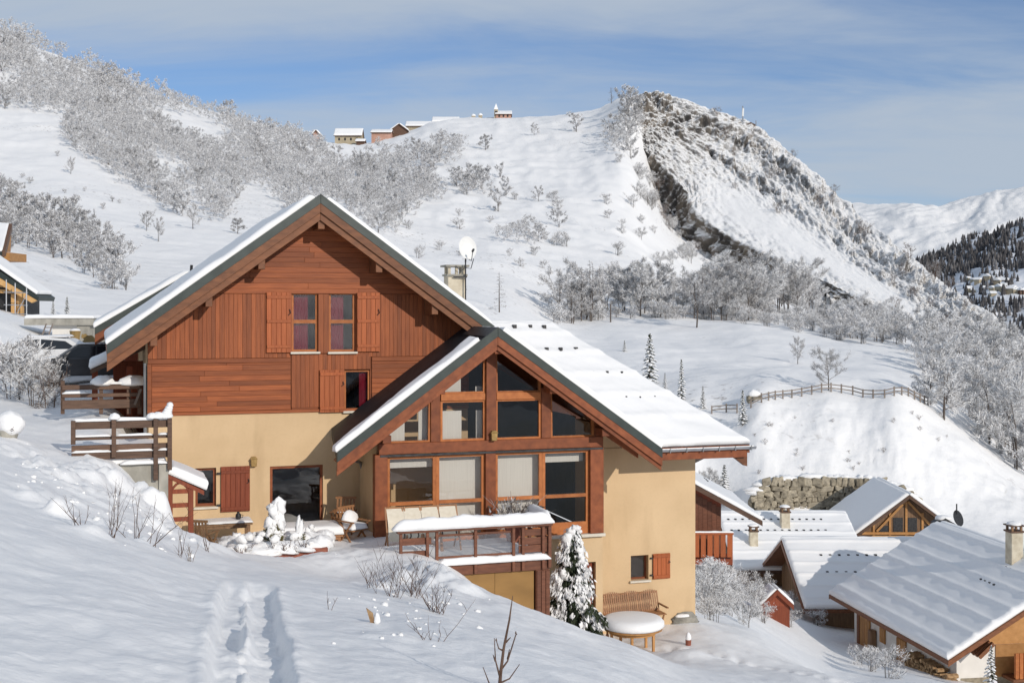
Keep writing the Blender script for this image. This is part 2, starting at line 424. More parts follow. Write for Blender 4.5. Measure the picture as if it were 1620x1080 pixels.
M['frost'] = island_mat('frosted_twigs', [(0.0, (0.15, 0.142, 0.14)), (0.28, (0.37, 0.36, 0.36)), (0.58, (0.63, 0.63, 0.64)), (1.0, (0.92, 0.92, 0.92))])
M['frost_dark'] = island_mat('thin_frosted_twigs', [(0.0, (0.15, 0.138, 0.13)), (0.3, (0.34, 0.325, 0.32)), (0.6, (0.62, 0.615, 0.62)), (1.0, (0.90, 0.90, 0.90))])
M['rime'] = island_mat('rimed_twigs', [(0.0, (0.22, 0.21, 0.205)), (0.22, (0.52, 0.51, 0.51)), (0.5, (0.78, 0.78, 0.785)), (1.0, (0.94, 0.94, 0.94))])
M['larch'] = island_mat('bare_larch_twigs', [(0.0, (0.08, 0.062, 0.05)), (0.45, (0.20, 0.165, 0.14)), (0.75, (0.48, 0.47, 0.475)), (1.0, (0.84, 0.845, 0.86))])
M['needles'] = island_mat('spruce_needles', [(0.0, (0.018, 0.028, 0.016)), (0.6, (0.045, 0.06, 0.034)), (1.0, (0.085, 0.095, 0.055))])
M['shrub_leaf'] = island_mat('shrub_leaves', [(0.0, (0.05, 0.06, 0.022)), (0.6, (0.13, 0.12, 0.05)), (1.0, (0.24, 0.17, 0.075))])
M['forest'] = island_mat('far_forest_needles', [(0.0, (0.045, 0.044, 0.048)), (0.6, (0.085, 0.08, 0.08)), (1.0, (0.20, 0.195, 0.20))])
M['car_dark'] = noise_mat('dark_car_paint', (0.03, 0.032, 0.036), (0.05, 0.052, 0.057), scale=2, rough=0.3, spec=0.6)
M['car_white'] = noise_mat('white_car_paint', (0.66, 0.67, 0.68), (0.74, 0.75, 0.76), scale=2, rough=0.3, spec=0.5)
M['rubber'] = noise_mat('rubber', (0.018, 0.018, 0.019), (0.03, 0.03, 0.031), scale=9, rough=0.9)
M['gold'] = noise_mat('gold_brown_bear_panel', (0.28, 0.185, 0.07), (0.36, 0.25, 0.105), scale=3, rough=0.7)
M['stone'] = noise_mat('wall_stone', (0.20, 0.175, 0.135), (0.41, 0.36, 0.27), scale=2.5, rough=0.95, bump=0.5, bscale=7, jitter=0.28)
M['mortar'] = noise_mat('wall_joint', (0.13, 0.115, 0.09), (0.22, 0.195, 0.15), scale=4, rough=1.0)
M['boulder'] = noise_mat('boulder', (0.17, 0.165, 0.145), (0.34, 0.32, 0.28), scale=3, rough=0.95, bump=0.5)
M['log_end'] = noise_mat('split_log', (0.24, 0.14, 0.07), (0.46, 0.31, 0.17), scale=6, rough=0.95, jitter=0.3)
M['pink_wall'] = noise_mat('pinkish_stone_wall', (0.42, 0.245, 0.185), (0.52, 0.32, 0.25), scale=0.4, rough=0.95)
M['buff_wall'] = noise_mat('buff_stone_wall', (0.34, 0.29, 0.20), (0.45, 0.39, 0.29), scale=0.4, rough=0.95)

def glass_material(name, refl=0.014, tint=0.84):
    m = bpy.data.materials.new(name); m.use_nodes = True
    nt = m.node_tree; nt.nodes.remove(nt.nodes['Principled BSDF'])
    out = nt.nodes['Material Output']
    tr = nd(nt, 'ShaderNodeBsdfTransparent'); tr.inputs[0].default_value = (tint, tint, tint, 1)
    gl = nd(nt, 'ShaderNodeBsdfGlossy'); gl.inputs['Roughness'].default_value = 0.004
    gl.inputs[0].default_value = (0.92, 0.95, 1.0, 1)
    fr = nd(nt, 'ShaderNodeFresnel'); fr.inputs[0].default_value = 1.5
    ad = nd(nt, 'ShaderNodeMath', operation='ADD', use_clamp=True); ad.inputs[1].default_value = refl
    nt.links.new(fr.outputs[0], ad.inputs[0])
    # slight waviness of the panes
    tc = nd(nt, 'ShaderNodeTexCoord'); no = nd(nt, 'ShaderNodeTexNoise'); no.inputs['Scale'].default_value = 1.3
    nt.links.new(tc.outputs['Object'], no.inputs['Vector'])
    bp = nd(nt, 'ShaderNodeBump'); bp.inputs['Strength'].default_value = 0.12; bp.inputs['Distance'].default_value = 0.03
    nt.links.new(no.outputs['Fac'], bp.inputs['Height']); nt.links.new(bp.outputs[0], gl.inputs['Normal'])
    mx = nd(nt, 'ShaderNodeMixShader')
    nt.links.new(ad.outputs[0], mx.inputs[0]); nt.links.new(tr.outputs[0], mx.inputs[1]); nt.links.new(gl.outputs[0], mx.inputs[2])
    nt.links.new(mx.outputs[0], out.inputs[0])
    return m
M['glass'] = glass_material('window_glass')
M['rail_glass'] = glass_material('railing_glass', 0.05, 0.86)
m_, nt_, b_ = mat_new('car_glass'); b_.inputs['Base Color'].default_value = (0.02, 0.024, 0.03, 1); b_.inputs['Roughness'].default_value = 0.08; M['car_glass'] = m_
# ------------------------------------------------------------------ terrain
def P(px, py, Y):
    """world point at depth Y seen at photo pixel px, py (camera at the origin looking along +Y)"""
    return Vector(((px - CX) / F * Y, Y, (HY - py) / F * Y))

COLS = {   # image column : [(depth, image row)] of the snow surface along that line of sight
 -400: [(6, 1080), (8, 940), (12, 790), (18, 680), (25, 615), (31, 575), (40, 560), (60, 470), (110, 380), (160, 340), (250, 210), (350, 90), (450, 10), (620, -90), (800, -60)],
 -150: [(6, 1120), (8, 980), (12, 835), (18, 735), (25, 668), (31, 632), (40, 612), (60, 500), (110, 410), (160, 370), (250, 250), (350, 145), (450, 65), (620, -15), (800, 10)],
 0: [(5, 1240), (6, 1160), (8, 1020), (12, 880), (18, 785), (25, 716), (28, 694), (31, 672), (36, 648), (44, 618), (52, 575), (60, 512), (75, 490), (110, 425), (160, 385), (250, 290), (350, 190), (450, 122), (620, 48), (800, 70)],
 110: [(5, 1265), (6, 1185), (8, 1047), (12, 912), (18, 825), (24, 766), (27.5, 728), (29, 716), (31, 693), (36, 652), (48, 603), (58, 558), (70, 530), (100, 470), (150, 418), (210, 345), (300, 250), (400, 172), (600, 96), (780, 118)],
 190: [(6, 1200), (12, 930), (18, 850), (24, 800), (28.2, 745), (31.5, 700), (36, 660), (48, 605), (60, 560), (100, 480), (150, 430), (210, 362), (300, 275), (400, 205), (600, 130), (780, 150)],
 230: [(28.2, 782), (24, 822)],
 268: [(5, 1290), (6, 1225), (8, 1085), (12, 955), (18, 878), (24, 844), (28, 822), (30.5, 868)],
 340: [(6, 1240), (8, 1100), (12, 972), (18, 905), (24, 876), (27.3, 856), (29.5, 888), (31, 870)],
 430: [(6, 1255), (8, 1115), (12, 990), (18, 926), (24, 898), (27, 886), (29.5, 889), (33, 846), (45, 740), (100, 500), (150, 450), (210, 395), (300, 325), (400, 275), (600, 200), (780, 220)],
 560: [(6, 1275), (8, 1138), (12, 1010), (18, 948), (24, 920), (27, 912), (29, 894), (31, 869), (34, 837), (100, 520), (200, 430), (300, 352), (400, 300), (500, 262), (610, 229), (650, 226), (800, 246)],
 690: [(6, 1295), (8, 1160), (12, 1032), (18, 966), (24, 930), (26.5, 906), (28.5, 905), (31, 869), (34, 837), (100, 540), (200, 458), (300, 388), (400, 310), (500, 254), (680, 193), (850, 214)],
 760: [(12, 1046), (18, 982), (24, 945), (26.5, 926), (28, 945)],
 800: [(6, 1315), (8, 1185), (12, 1052), (18, 990), (24, 954), (26.5, 940), (28, 975), (40, 850), (100, 570), (200, 480), (300, 400), (400, 322), (500, 264), (690, 188), (860, 212)],
 870: [(12, 1068), (18, 1012), (24, 980), (27, 972), (29.5, 1010), (33, 1010)],
 900: [(100, 600), (160, 572), (200, 532), (236, 500), (260, 470), (300, 425), (400, 332), (500, 270), (670, 181), (840, 205)],
 955: [(260, 474), (400, 345), (500, 265), (600, 200), (665, 172), (820, 200)],
 960: [(6, 1350), (8, 1225), (12, 1095), (18, 1042), (24, 1014), (27.5, 1006), (30, 1024), (33.5, 1024), (36, 1002)],
 1000: [(90, 660), (125, 630), (160, 576), (200, 532), (236, 503), (260, 478), (320, 425), (400, 360), (500, 262), (600, 185), (650, 154), (820, 190)],
 1020: [(260, 480), (320, 432), (400, 385), (500, 312), (570, 268), (615, 205), (648, 153), (800, 190)],
 1052: [(260, 482), (320, 448), (400, 412), (500, 370), (560, 345), (600, 320), (700, 300)],
 1040: [(8, 1250), (12, 1128), (18, 1070), (24, 1045), (28, 1038), (31, 1042), (34, 1020), (37, 985)],
 1100: [(6, 1400), (8, 1280), (12, 1165), (18, 1098), (24, 1068), (29, 1052), (34, 1020), (37.5, 978), (42, 975), (50, 945), (60, 908), (75, 900), (90, 885), (103, 850), (107, 800), (120, 650), (160, 582), (200, 538), (236, 508), (270, 480), (320, 462), (400, 440), (500, 400), (640, 330), (800, 330)],
 1200: [(6, 1440), (8, 1330), (12, 1220), (18, 1140), (24, 1092), (30, 1060), (36, 1022), (40, 1000), (48, 1002), (56, 990), (64, 972), (75, 945), (90, 900), (103, 852), (106.5, 758), (112, 700), (119, 630), (150, 588), (190, 545), (235, 512), (270, 488), (330, 478), (420, 470), (640, 430), (800, 430)],
 1310: [(8, 1375), (12, 1270), (20, 1150), (26, 1096), (31, 1066), (40, 1076), (50, 1068), (60, 1042), (70, 1002), (85, 930), (103, 850), (106.5, 757), (113, 690), (122, 618), (150, 590), (200, 548), (240, 520), (280, 505), (340, 498), (420, 495), (600, 490), (760, 490)],
 1420: [(8, 1420), (12, 1310), (20, 1180), (28, 1115), (40, 1100), (52, 1080), (62, 1050), (72, 1000), (85, 930), (103, 850), (106.5, 762), (112, 700), (119, 632), (140, 605), (180, 572), (240, 540), (300, 535), (360, 530), (520, 530), (680, 530)],
 1520: [(8, 1460), (12, 1350), (20, 1220), (30, 1130), (40, 1115), (52, 1092), (65, 1048), (80, 958), (97, 872), (107, 800), (113, 735), (125, 680), (150, 640), (200, 590), (260, 560), (320, 560), (400, 560), (480, 560), (640, 560)],
 1620: [(8, 1500), (12, 1390), (20, 1260), (30, 1160), (50, 1110), (65, 1060), (80, 965), (97, 872), (110, 800), (122, 755), (150, 700), (200, 640), (270, 590), (340, 590), (420, 600), (560, 610)],
 1850: [(8, 1600), (12, 1500), (20, 1350), (30, 1240), (50, 1150), (65, 1080), (80, 980), (97, 890), (112, 840), (140, 790), (200, 730), (270, 680), (360, 650), (560, 660)],
 2200: [(8, 1800), (12, 1700), (20, 1500), (30, 1360), (50, 1230), (65, 1120), (80, 1010), (100, 930), (140, 860), (200, 810), (300, 780), (560, 740)],
}
_c = np.array([(px, y, r) for px, l in COLS.items() for y, r in l], float)
KX, KY = 150.0, 0.36
_q = np.stack([_c[:, 0] / KX, np.log(_c[:, 1]) / KY], 1)
def _k(d2): return np.where(d2 > 1e-12, d2 * np.log(np.maximum(d2, 1e-12)), 0) * 0.5
_n = len(_q)
_A = np.zeros((_n + 3, _n + 3))
_A[:_n, :_n] = _k(((_q[:, None] - _q[None]) ** 2).sum(-1)) + np.eye(_n) * 0.02
_A[:_n, _n] = 1; _A[:_n, _n + 1:] = _q
_A[_n:, :_n] = _A[:_n, _n:].T
_w = np.linalg.solve(_A, np.concatenate([_c[:, 2], np.zeros(3)]))
def srow_exact(px, Y):
    px = np.asarray(px, float).ravel(); Y = np.asarray(Y, float).ravel()
    out = np.empty(len(px))
    for a in range(0, len(px), 20000):
        q = np.stack([px[a:a + 20000] / KX, np.log(Y[a:a + 20000]) / KY], 1)
        d2 = ((q[:, None] - _q[None]) ** 2).sum(-1)
        out[a:a + 20000] = _k(d2) @ _w[:_n] + _w[_n] + q @ _w[_n + 1:]
    return out

# tabulated once, then looked up with a smooth cubic in depth and across
_GP = np.arange(-440, 2221, 8.0); _GL = np.linspace(math.log(3.8), math.log(830), 330)
_a, _b = np.meshgrid(_GP, np.exp(_GL)); _G = srow_exact(_a, _b).reshape(_a.shape)
def _cub(f): return np.stack([-0.5 * f + f * f - 0.5 * f ** 3, 1 - 2.5 * f * f + 1.5 * f ** 3, 0.5 * f + 2 * f * f - 1.5 * f ** 3, -0.5 * f * f + 0.5 * f ** 3])
def srow(px, Y):
    px = np.asarray(px, float).ravel(); Y = np.asarray(Y, float).ravel()
    u = np.clip((px - _GP[0]) / 8.0, 0, len(_GP) - 1.001); v = np.clip((np.log(Y) - _GL[0]) / (_GL[1] - _GL[0]), 0, len(_GL) - 1.001)
    i, j = u.astype(int), v.astype(int); wu, wv = _cub(u - i), _cub(v - j); out = 0
    for a in range(4):
        ia = np.clip(i + a - 1, 0, len(_GP) - 1)
        for b in range(4): out = out + wu[a] * wv[b] * _G[np.clip(j + b - 1, 0, len(_GL) - 1), ia]
    return out

# small relief of the snow: bumps, ski tracks, bank rubble
BUMPS = []   # (X, Y, radius, height)
def px_bump(px, Y, r, h): BUMPS.append(((px - CX) / F * Y, Y, r, h))
for a in [(95, 17.5, .17, .24), (150, 16.5, .22, .10), (60, 19, .28, .12), (225, 17.8, .15, .06), (232, 19.5, .09, .08), (245, 23.5, .2, .12), (205, 25, .25, .16),
          (250, 27.2, .3, .55), (232, 27.6, .26, .3), (180, 26.5, .35, .25), (140, 25.6, .35, .2), (100, 24.6, .3, .15),
          (430, 27.6, .9, .12), (545, 29.2, 1.1, .22), (300, 24.0, .5, .16), (345, 25, .4, .14), (650, 26.6, .5, .18), (690, 26.0, .6, .25), (640, 25.2, .45, .2), (705, 25.0, .4, .26), (735, 24.4, .35, .2),
          (600, 22.5, .25, .12), (648, 20.5, .3, .1), (1090, 32.2, .55, .16)]:
    px_bump(*a)
def relief(X, Y):
    z = np.zeros_like(X)
    near = Y < 62
    x, y = X[near], Y[near]
    d = 0.10 * fbm(x * 0.35, y * 0.35, 3, 3) + 0.045 * fbm(x * 1.3, y * 0.8, 3, 9)
    d += 0.016 * fbm(x * 4.1 + 1.7, y * 3.1, 4, 13, 0.6) + 0.05 * np.clip(fbm(x * 0.9 + 4, y * 0.6, 4, 15, 0.6) - 0.15, 0, 1)
    # wind ripples running down the slope
    d += 0.022 * fbm((x * 0.8 + y * 0.6) * 2.6, (x - y) * 0.7, 3, 21)
    pxx = CX + F * x / y
    # rubble of pushed snow along the bank at the left and around the bushes
    bank = np.exp(-((y - 26.0) / 2.6) ** 2) * (pxx < 330) * np.clip((pxx + 60) / 120, 0, 1)
    bush = np.exp(-((pxx - 680) / 70) ** 2 - ((y - 25) / 2.0) ** 2)
    fan = np.exp(-((pxx - 120) / 100) ** 2 - ((y - 20.0) / 3.0) ** 2)
    rub = np.clip(fbm(x * 2.6, y * 2.0, 4, 33, 0.6), -0.1, 1)
    d += (0.26 * bank + 0.30 * bush + 0.14 * fan) * rub
    # two ski / snowshoe tracks
    for (p0, y0, p1, y1, w, dep, sd) in ((374, 16.4, 360, 8.0, 0.12, 0.11, 1), (412, 17.2, 424, 8.0, 0.15, 0.14, 2)):
        f = np.clip((y - y1) / (y0 - y1), 0, 1.0)
        xc = ((p1 + (p0 - p1) * f) - CX) / F * y + 0.05 * fbm(y * 0.9, y * 0 + p0, 2, 5)
        wob = 1 + 0.22 * fbm(y * 1.3, y * 0 + 3 * sd + np.sign(x - xc), 3, 47)
        t = np.abs(x - xc) / (w * wob) + 0.10 * fbm(x * 11, y * 11, 3, 45, 0.6)
        m = np.clip((y0 - y + 0.3 * fbm(x * 5, y * 0, 2, 49)) / 0.6, 0, 1) * (y > 3)
        crumb = fbm(x * 8.0, y * 5.0, 4, 41 + sd, 0.65)
        d += m * (-dep * np.clip((1.3 - t) / 0.55, 0, 1) * (1 + 0.18 * crumb) + 0.022 * np.exp(-((t - 1.6) / 0.5) ** 2) * (1 + 1.0 * crumb))
    # footprints crossing the yard
    for k in range(26):
        f = k / 25
        fx = ((1040 + 330 * f + (k % 2) * 10) - CX) / F * (33.5 - 4.5 * f); fy = 33.5 - 4.5 * f + (k % 2) * 0.25
        d -= 0.10 * np.exp(-(((x - fx) / 0.16) ** 2 + ((y - fy) / 0.2) ** 2))
    for (bx, by, r, h) in BUMPS:
        q = ((x - bx) ** 2 + (y - by) ** 2) / (r * r)
        s = q < 9
        if s.any():
            d[s] += h * np.exp(-q[s] ** 1.4) * (1 + 0.25 * fbm(x[s] * 5, y[s] * 5, 2, 51))
    z[near] = d * np.clip((62 - y) / 8, 0, 1)
    far = Y > 54
    x, y = X[far], Y[far]
    sc_ = np.clip((y - 54) / 60, 0, 1)
    d = sc_ * (0.7 * fbm(x * 0.05, y * 0.05, 4, 61) + 0.22 * fbm(x * 0.3, y * 0.3, 4, 71))
    # gullies and terracettes on the big hillsides
    hi = np.clip((y - 240) / 120, 0, 1)
    d += hi * (2.2 * fbm(x * 0.022, y * 0.012, 5, 81, 0.55) + 1.0 * fbm(x * 0.08, y * 0.05, 4, 83, 0.6, True))
    # rough face of the embankment above the retaining wall
    pxx = CX + F * x / y
    em = np.exp(-((y - 113) / 7.0) ** 2) * np.clip((pxx - 1150) / 60, 0, 1)
    d += em * (0.42 * fbm(x * 0.9, y * 0.9, 5, 91, 0.65) + 0.35 * np.clip(fbm(x * 0.35, y * 0.5, 3, 95), 0, 1) * (pxx > 1430))
    z[far] += d
    return z

def gz(X, Y):
    """height of the snow surface at world X, Y"""
    X = np.atleast_1d(np.asarray(X, float)); Y = np.atleast_1d(np.asarray(Y, float))
    s = srow(CX + F * X / Y, Y)
    return (HY - s) / F * Y + relief(X, Y)
def gz1(X, Y): return float(gz(X, Y)[0])

_YS = np.exp(np.linspace(math.log(5), math.log(760), 380))
def ground_px(px, py, ymin=20):
    """first point of the snow surface seen at photo pixel px, py"""
    ys = _YS[_YS > ymin]
    s = srow(np.full(len(ys), px), ys)
    h = np.nonzero(s <= py)[0]
    if len(h) == 0: return None
    k = h[0]; Y = ys[k]
    if k > 0 and s[k] < py < s[k - 1]:
        Y = ys[k - 1] + (ys[k] - ys[k - 1]) * (s[k - 1] - py) / (s[k - 1] - s[k])
    X = (px - CX) / F * Y
    return Vector((X, Y, gz1(X, Y)))

def grid_mesh(name, V, nr, nc, mat, parent=None, smooth=True):
    m = bpy.data.meshes.new(name)
    idx = np.arange(nr * nc).reshape(nr, nc)
    f = np.stack([idx[:-1, :-1], idx[:-1, 1:], idx[1:, 1:], idx[1:, :-1]], -1).reshape(-1, 4)
    m.vertices.add(nr * nc); m.vertices.foreach_set('co', np.ascontiguousarray(V, dtype=np.float32).ravel())
    m.loops.add(f.size); m.loops.foreach_set('vertex_index', f.ravel().astype(np.int32))
    m.polygons.add(len(f)); m.polygons.foreach_set('loop_start', np.arange(0, f.size, 4, dtype=np.int32))
    if smooth: m.polygons.foreach_set('use_smooth', np.ones(len(f), dtype=bool))
    m.materials.append(mat); m.update(); m.validate()
    return link(m, name, parent)

def terrain(name, y0, y1, nr, p0, p1, nc, mat):
    ys = np.exp(np.linspace(math.log(y0), math.log(y1), nr)); ps = np.linspace(p0, p1, nc)
    PX, YY = np.meshgrid(ps, ys)
    X = (PX - CX) / F * YY
    Z = gz(X.ravel(), YY.ravel()).reshape(X.shape)
    V = np.stack([X, YY, Z], -1).reshape(-1, 3)
    return structure(grid_mesh(name, V, nr, nc, mat))
terrain('snow_ground', 4.0, 58.0, 560, -420, 2150, 560, M['snow_ground'])
terrain('snowy_hillside', 58.0, 800.0, 430, -420, 2150, 620, M['hill'])

# the slope goes on behind the viewer (seen in the window panes)
ys = np.linspace(4.0, -140, 70); xs = np.linspace(-140, 140, 80)
XX, YY = np.meshgrid(xs, ys)
e0 = gz(np.clip(xs, -4.4 * 1.0 / 2000 * 1230, 2.6), np.full(len(xs), 4.0))
ZZ = np.broadcast_to(np.where(xs < 0, e0, e0), XX.shape) + (4.0 - YY) * 0.10 + np.clip(-YY - 12, 0, 90) * 0.14 - np.clip(XX, -30, 140) * 0.16 * np.clip((4 - YY) / 12, 0, 1)
ZZ = ZZ + 1.6 * fbm(XX * 0.05, YY * 0.05, 4, 7) * np.clip((4 - YY) / 20, 0, 1)
structure(grid_mesh('snow_slope', np.stack([XX, YY, ZZ], -1).reshape(-1, 3)[::1], 70, 80, M['snow_ground']))

# ---- rocky spur: a tilted slab with a cliff along its left edge
def crom(pts, n):
    """resample a polyline of vectors smoothly to n points"""
    pts = np.array(pts, float); m = len(pts); t = np.linspace(0, m - 1, n); i = np.clip(t.astype(int), 0, m - 2); f = (t - i)[:, None]
    p1 = pts[i]; p2 = pts[i + 1]; p0 = pts[np.maximum(i - 1, 0)]; p3 = pts[np.minimum(i + 2, m - 1)]
    return 0.5 * ((2 * p1) + (-p0 + p2) * f + (2 * p0 - 5 * p1 + 4 * p2 - p3) * f ** 2 + (-p0 + 3 * p1 - 3 * p2 + p3) * f ** 3)
ROWS = [
 # behind the crest
 [(1010, 190, 720), (1100, 215, 730), (1200, 260, 720), (1270, 320, 690), (1335, 370, 640), (1405, 425, 590), (1475, 480, 540), (1560, 540, 500), (1680, 630, 460)],
 # crest
 [(1000, 152, 640), (1040, 148, 645), (1120, 172, 640), (1200, 204, 630), (1265, 254, 600), (1335, 318, 560), (1405, 380, 510), (1480, 440, 470), (1560, 500, 430), (1680, 590, 400)],
 # upper third: rocky ribs
 [(1006, 178, 620), (1045, 176, 622), (1120, 208, 615), (1190, 246, 600), (1250, 296, 565), (1320, 354, 520), (1390, 410, 475), (1465, 462, 440), (1545, 520, 405), (1660, 605, 380)],
 # middle: snow field
 [(1010, 205, 605), (1042, 212, 605), (1110, 262, 585), (1170, 306, 555), (1232, 346, 520), (1300, 396, 480), (1372, 442, 445), (1448, 486, 415), (1520, 536, 388), (1630, 612, 365)],
 # edge of the cliff
 [(1012, 232, 592), (1036, 252, 586), (1084, 300, 560), (1106, 340, 530), (1180, 388, 480), (1258, 424, 445), (1340, 462, 415), (1420, 505, 390), (1495, 550, 365), (1600, 620, 345)],
 # under the overhang
 [(1010, 258, 600), (1032, 296, 592), (1074, 345, 566), (1094, 385, 536), (1170, 418, 488), (1246, 446, 452), (1325, 478, 420), (1405, 520, 394), (1480, 566, 368), (1585, 634, 346)],
 # foot, buried in the slope
 [(1000, 300, 592), (1022, 340, 580), (1064, 390, 552), (1086, 430, 520), (1160, 460, 474), (1236, 485, 440), (1315, 515, 408), (1395, 560, 382), (1470, 605, 356), (1575, 680, 336)],
]
NS, NT = 420, 230
rows3 = [crom([P(*p) for p in r], NS) for r in ROWS]
tt = [0, 0.10, 0.30, 0.56, 0.80, 0.92, 1.0]
Vm = np.zeros((NT, NS, 3))
for j in range(NT):
    f = j / (NT - 1); k = max(i for i in range(len(tt) - 1) if tt[i] <= f + 1e-9); g = (f - tt[k]) / (tt[k + 1] - tt[k])
    Vm[j] = rows3[k] * (1 - g) + rows3[k + 1] * g
S_, T_ = np.meshgrid(np.linspace(0, 1, NS), np.linspace(0, 1, NT))
dS = np.gradient(Vm, axis=1); dT = np.gradient(Vm, axis=0)
Nn = np.cross(dT, dS); Nn /= np.linalg.norm(Nn, axis=-1, keepdims=True)
if Nn[NT // 3, NS // 2, 2] < 0: Nn = -Nn
# slanting ribs of bedrock that run down the dip, plus broken ground
wrp = fbm(S_ * 9, T_ * 6, 4, 7)
rib = fbm(T_ * 15 + 0.9 * wrp - S_ * 5.0, S_ * 5 + 0.5 * wrp, 5, 101, 0.55, True)
brk = fbm(S_ * 46 + 2 * wrp, T_ * 30, 5, 111, 0.6)
fine = fbm(S_ * 130, T_ * 80, 4, 117, 0.6)
field = np.exp(-((T_ - 0.62 + 0.10 * (S_ - 0.5)) / 0.13) ** 2) * np.clip((S_ - 0.18) * 6, 0, 1) * np.clip((0.86 - S_) * 8, 0, 1)
band = np.exp(-((T_ - 0.27 - 0.06 * wrp) / 0.05) ** 2) + 0.8 * np.exp(-((T_ - 0.44 - 0.08 * wrp) / 0.035) ** 2) * (S_ > 0.12) + 0.7 * np.exp(-((T_ - 0.14 - 0.05 * wrp) / 0.03) ** 2)
amp = (0.55 + 1.3 * band) * (1 - 0.88 * field) * np.clip((T_ - 0.03) / 0.16, 0.22, 1)
cliff = np.clip((T_ - 0.79) * 14, 0, 1)
disp = amp * (2.6 * rib + 3.2 * brk + 1.5 * fine) + cliff * 4.2 * fbm(S_ * 90, T_ * 5, 4, 131, 0.6, True)
disp *= np.clip((1 - T_) * 14, 0, 1) * np.clip(S_ * 20, 0.15, 1)
Vm = Vm + Nn * disp[..., None]
spur = structure(grid_mesh('rocky_spur', Vm.reshape(-1, 3), NT, NS, M['rock'], smooth=True))

# ---- far mountains and the wooded valley side on the right
def patch(name, rows, nt, ns, mat, amp, fr, seed, ridged=True):
    r3 = [crom([P(*p) for p in r], ns) for r in rows]
    V = np.zeros((nt, ns, 3)); n = len(rows) - 1
    for j in range(nt):
        f = j / (nt - 1) * n; k = min(int(f), n - 1); g = f - k
        V[j] = r3[k] * (1 - g) + r3[k + 1] * g
    S2, T2 = np.meshgrid(np.linspace(0, 1, ns), np.linspace(0, 1, nt))
    V[..., 2] += amp * (fbm(S2 * fr + T2 * fr * 0.4, T2 * fr * 0.7, 6, seed, 0.52, ridged)) * np.clip(T2 * 6, 0.35, 1)
    return structure(grid_mesh(name, V.reshape(-1, 3), nt, ns, mat)), V
far_mtn, VF = patch('distant_mountain', [
 [(700, 380, 7600), (1100, 360, 7600), (1300, 340, 7600), (1500, 345, 7700), (1700, 310, 7800), (2000, 290, 7900), (2400, 280, 8000)],
 [(700, 350, 6800), (1100, 340, 6800), (1300, 330, 6700), (1370, 322, 6600), (1440, 316, 6500), (1500, 324, 6600), (1560, 308, 6700), (1620, 298, 6700), (1800, 270, 6700), (2400, 230, 6900)],
 [(700, 400, 5600), (1100, 390, 5600), (1340, 380, 5600), (1440, 372, 5500), (1540, 372, 5500), (1620, 362, 5500), (1800, 340, 5400), (2400, 300, 5300)],
 [(700, 540, 4200), (1100, 530, 4200), (1340, 520, 4200), (1480, 490, 4200), (1620, 470, 4200), (1800, 450, 4200), (2400, 430, 4200)]],
 130, 200, M['far_rock'], 55, 8, 201, False)
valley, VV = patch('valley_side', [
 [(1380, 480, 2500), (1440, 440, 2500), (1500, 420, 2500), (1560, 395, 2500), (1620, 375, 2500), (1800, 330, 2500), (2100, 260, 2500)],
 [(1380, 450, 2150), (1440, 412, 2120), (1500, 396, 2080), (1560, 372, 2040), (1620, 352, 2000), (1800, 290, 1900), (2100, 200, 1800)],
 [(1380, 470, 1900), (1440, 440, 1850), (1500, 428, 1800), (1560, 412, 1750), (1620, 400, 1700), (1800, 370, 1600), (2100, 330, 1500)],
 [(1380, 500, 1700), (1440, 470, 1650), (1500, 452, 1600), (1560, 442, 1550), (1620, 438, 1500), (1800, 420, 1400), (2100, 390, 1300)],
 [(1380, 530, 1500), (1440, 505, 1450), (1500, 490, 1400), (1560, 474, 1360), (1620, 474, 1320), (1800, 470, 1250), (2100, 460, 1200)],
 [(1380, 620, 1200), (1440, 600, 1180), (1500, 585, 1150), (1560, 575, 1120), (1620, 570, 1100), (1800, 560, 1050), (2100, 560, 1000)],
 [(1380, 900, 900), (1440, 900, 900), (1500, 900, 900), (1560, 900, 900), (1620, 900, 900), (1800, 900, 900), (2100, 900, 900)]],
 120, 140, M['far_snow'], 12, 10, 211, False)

# added ridge, unseen off to the right, placed to shade the valley side
xs = np.linspace(-1, 1, 60); ts = np.linspace(0, 1, 70)
TT, XX = np.meshgrid(ts, xs)
cxl = 730 + 900 * TT; cyl = 640 + 760 * TT
hgt = (330 + 150 * np.sin(TT * 3.0)) * np.exp(-(XX / 0.42) ** 2) * np.clip(TT * 8, 0, 1) ** 0.5 * np.clip((1 - TT) * 8, 0, 1) ** 0.5 * (1 + 0.18 * fbm(TT * 7, XX * 4, 4, 301)) - 150
structure(grid_mesh('shading_ridge', np.stack([cxl + XX * 260 * 0.64, cyl - XX * 260 * 0.77, hgt], -1).reshape(-1, 3), 60, 70, M['far_rock']))
# ------------------------------------------------------------------ the big chalet
PHI = math.radians(18); CP, SP = math.cos(PHI), math.sin(PHI)
Y0 = 34.5; X0 = (507 - CX) / F * Y0; ZB = -5.9
def H(px, py, d=0.0):
    """photo pixel -> chalet coordinates (u along the facade, d into the house, h above the terrace) on the plane at depth d"""
    t = (px - CX) / F; k = (HY - py) / F
    Y = (d + CP * Y0 - SP * X0) / (CP - t * SP)
    return Vector((CP * (t * Y - X0) + SP * (Y - Y0), d, k * Y - ZB))
def HU(px, d=0.0): return H(px, 490, d).x
def HZ(py, px, d=0.0): return H(px, py, d).z
def L2W(u, d, h=0.0):
    return Vector((X0 + CP * u - SP * d, Y0 + SP * u + CP * d, ZB + h))

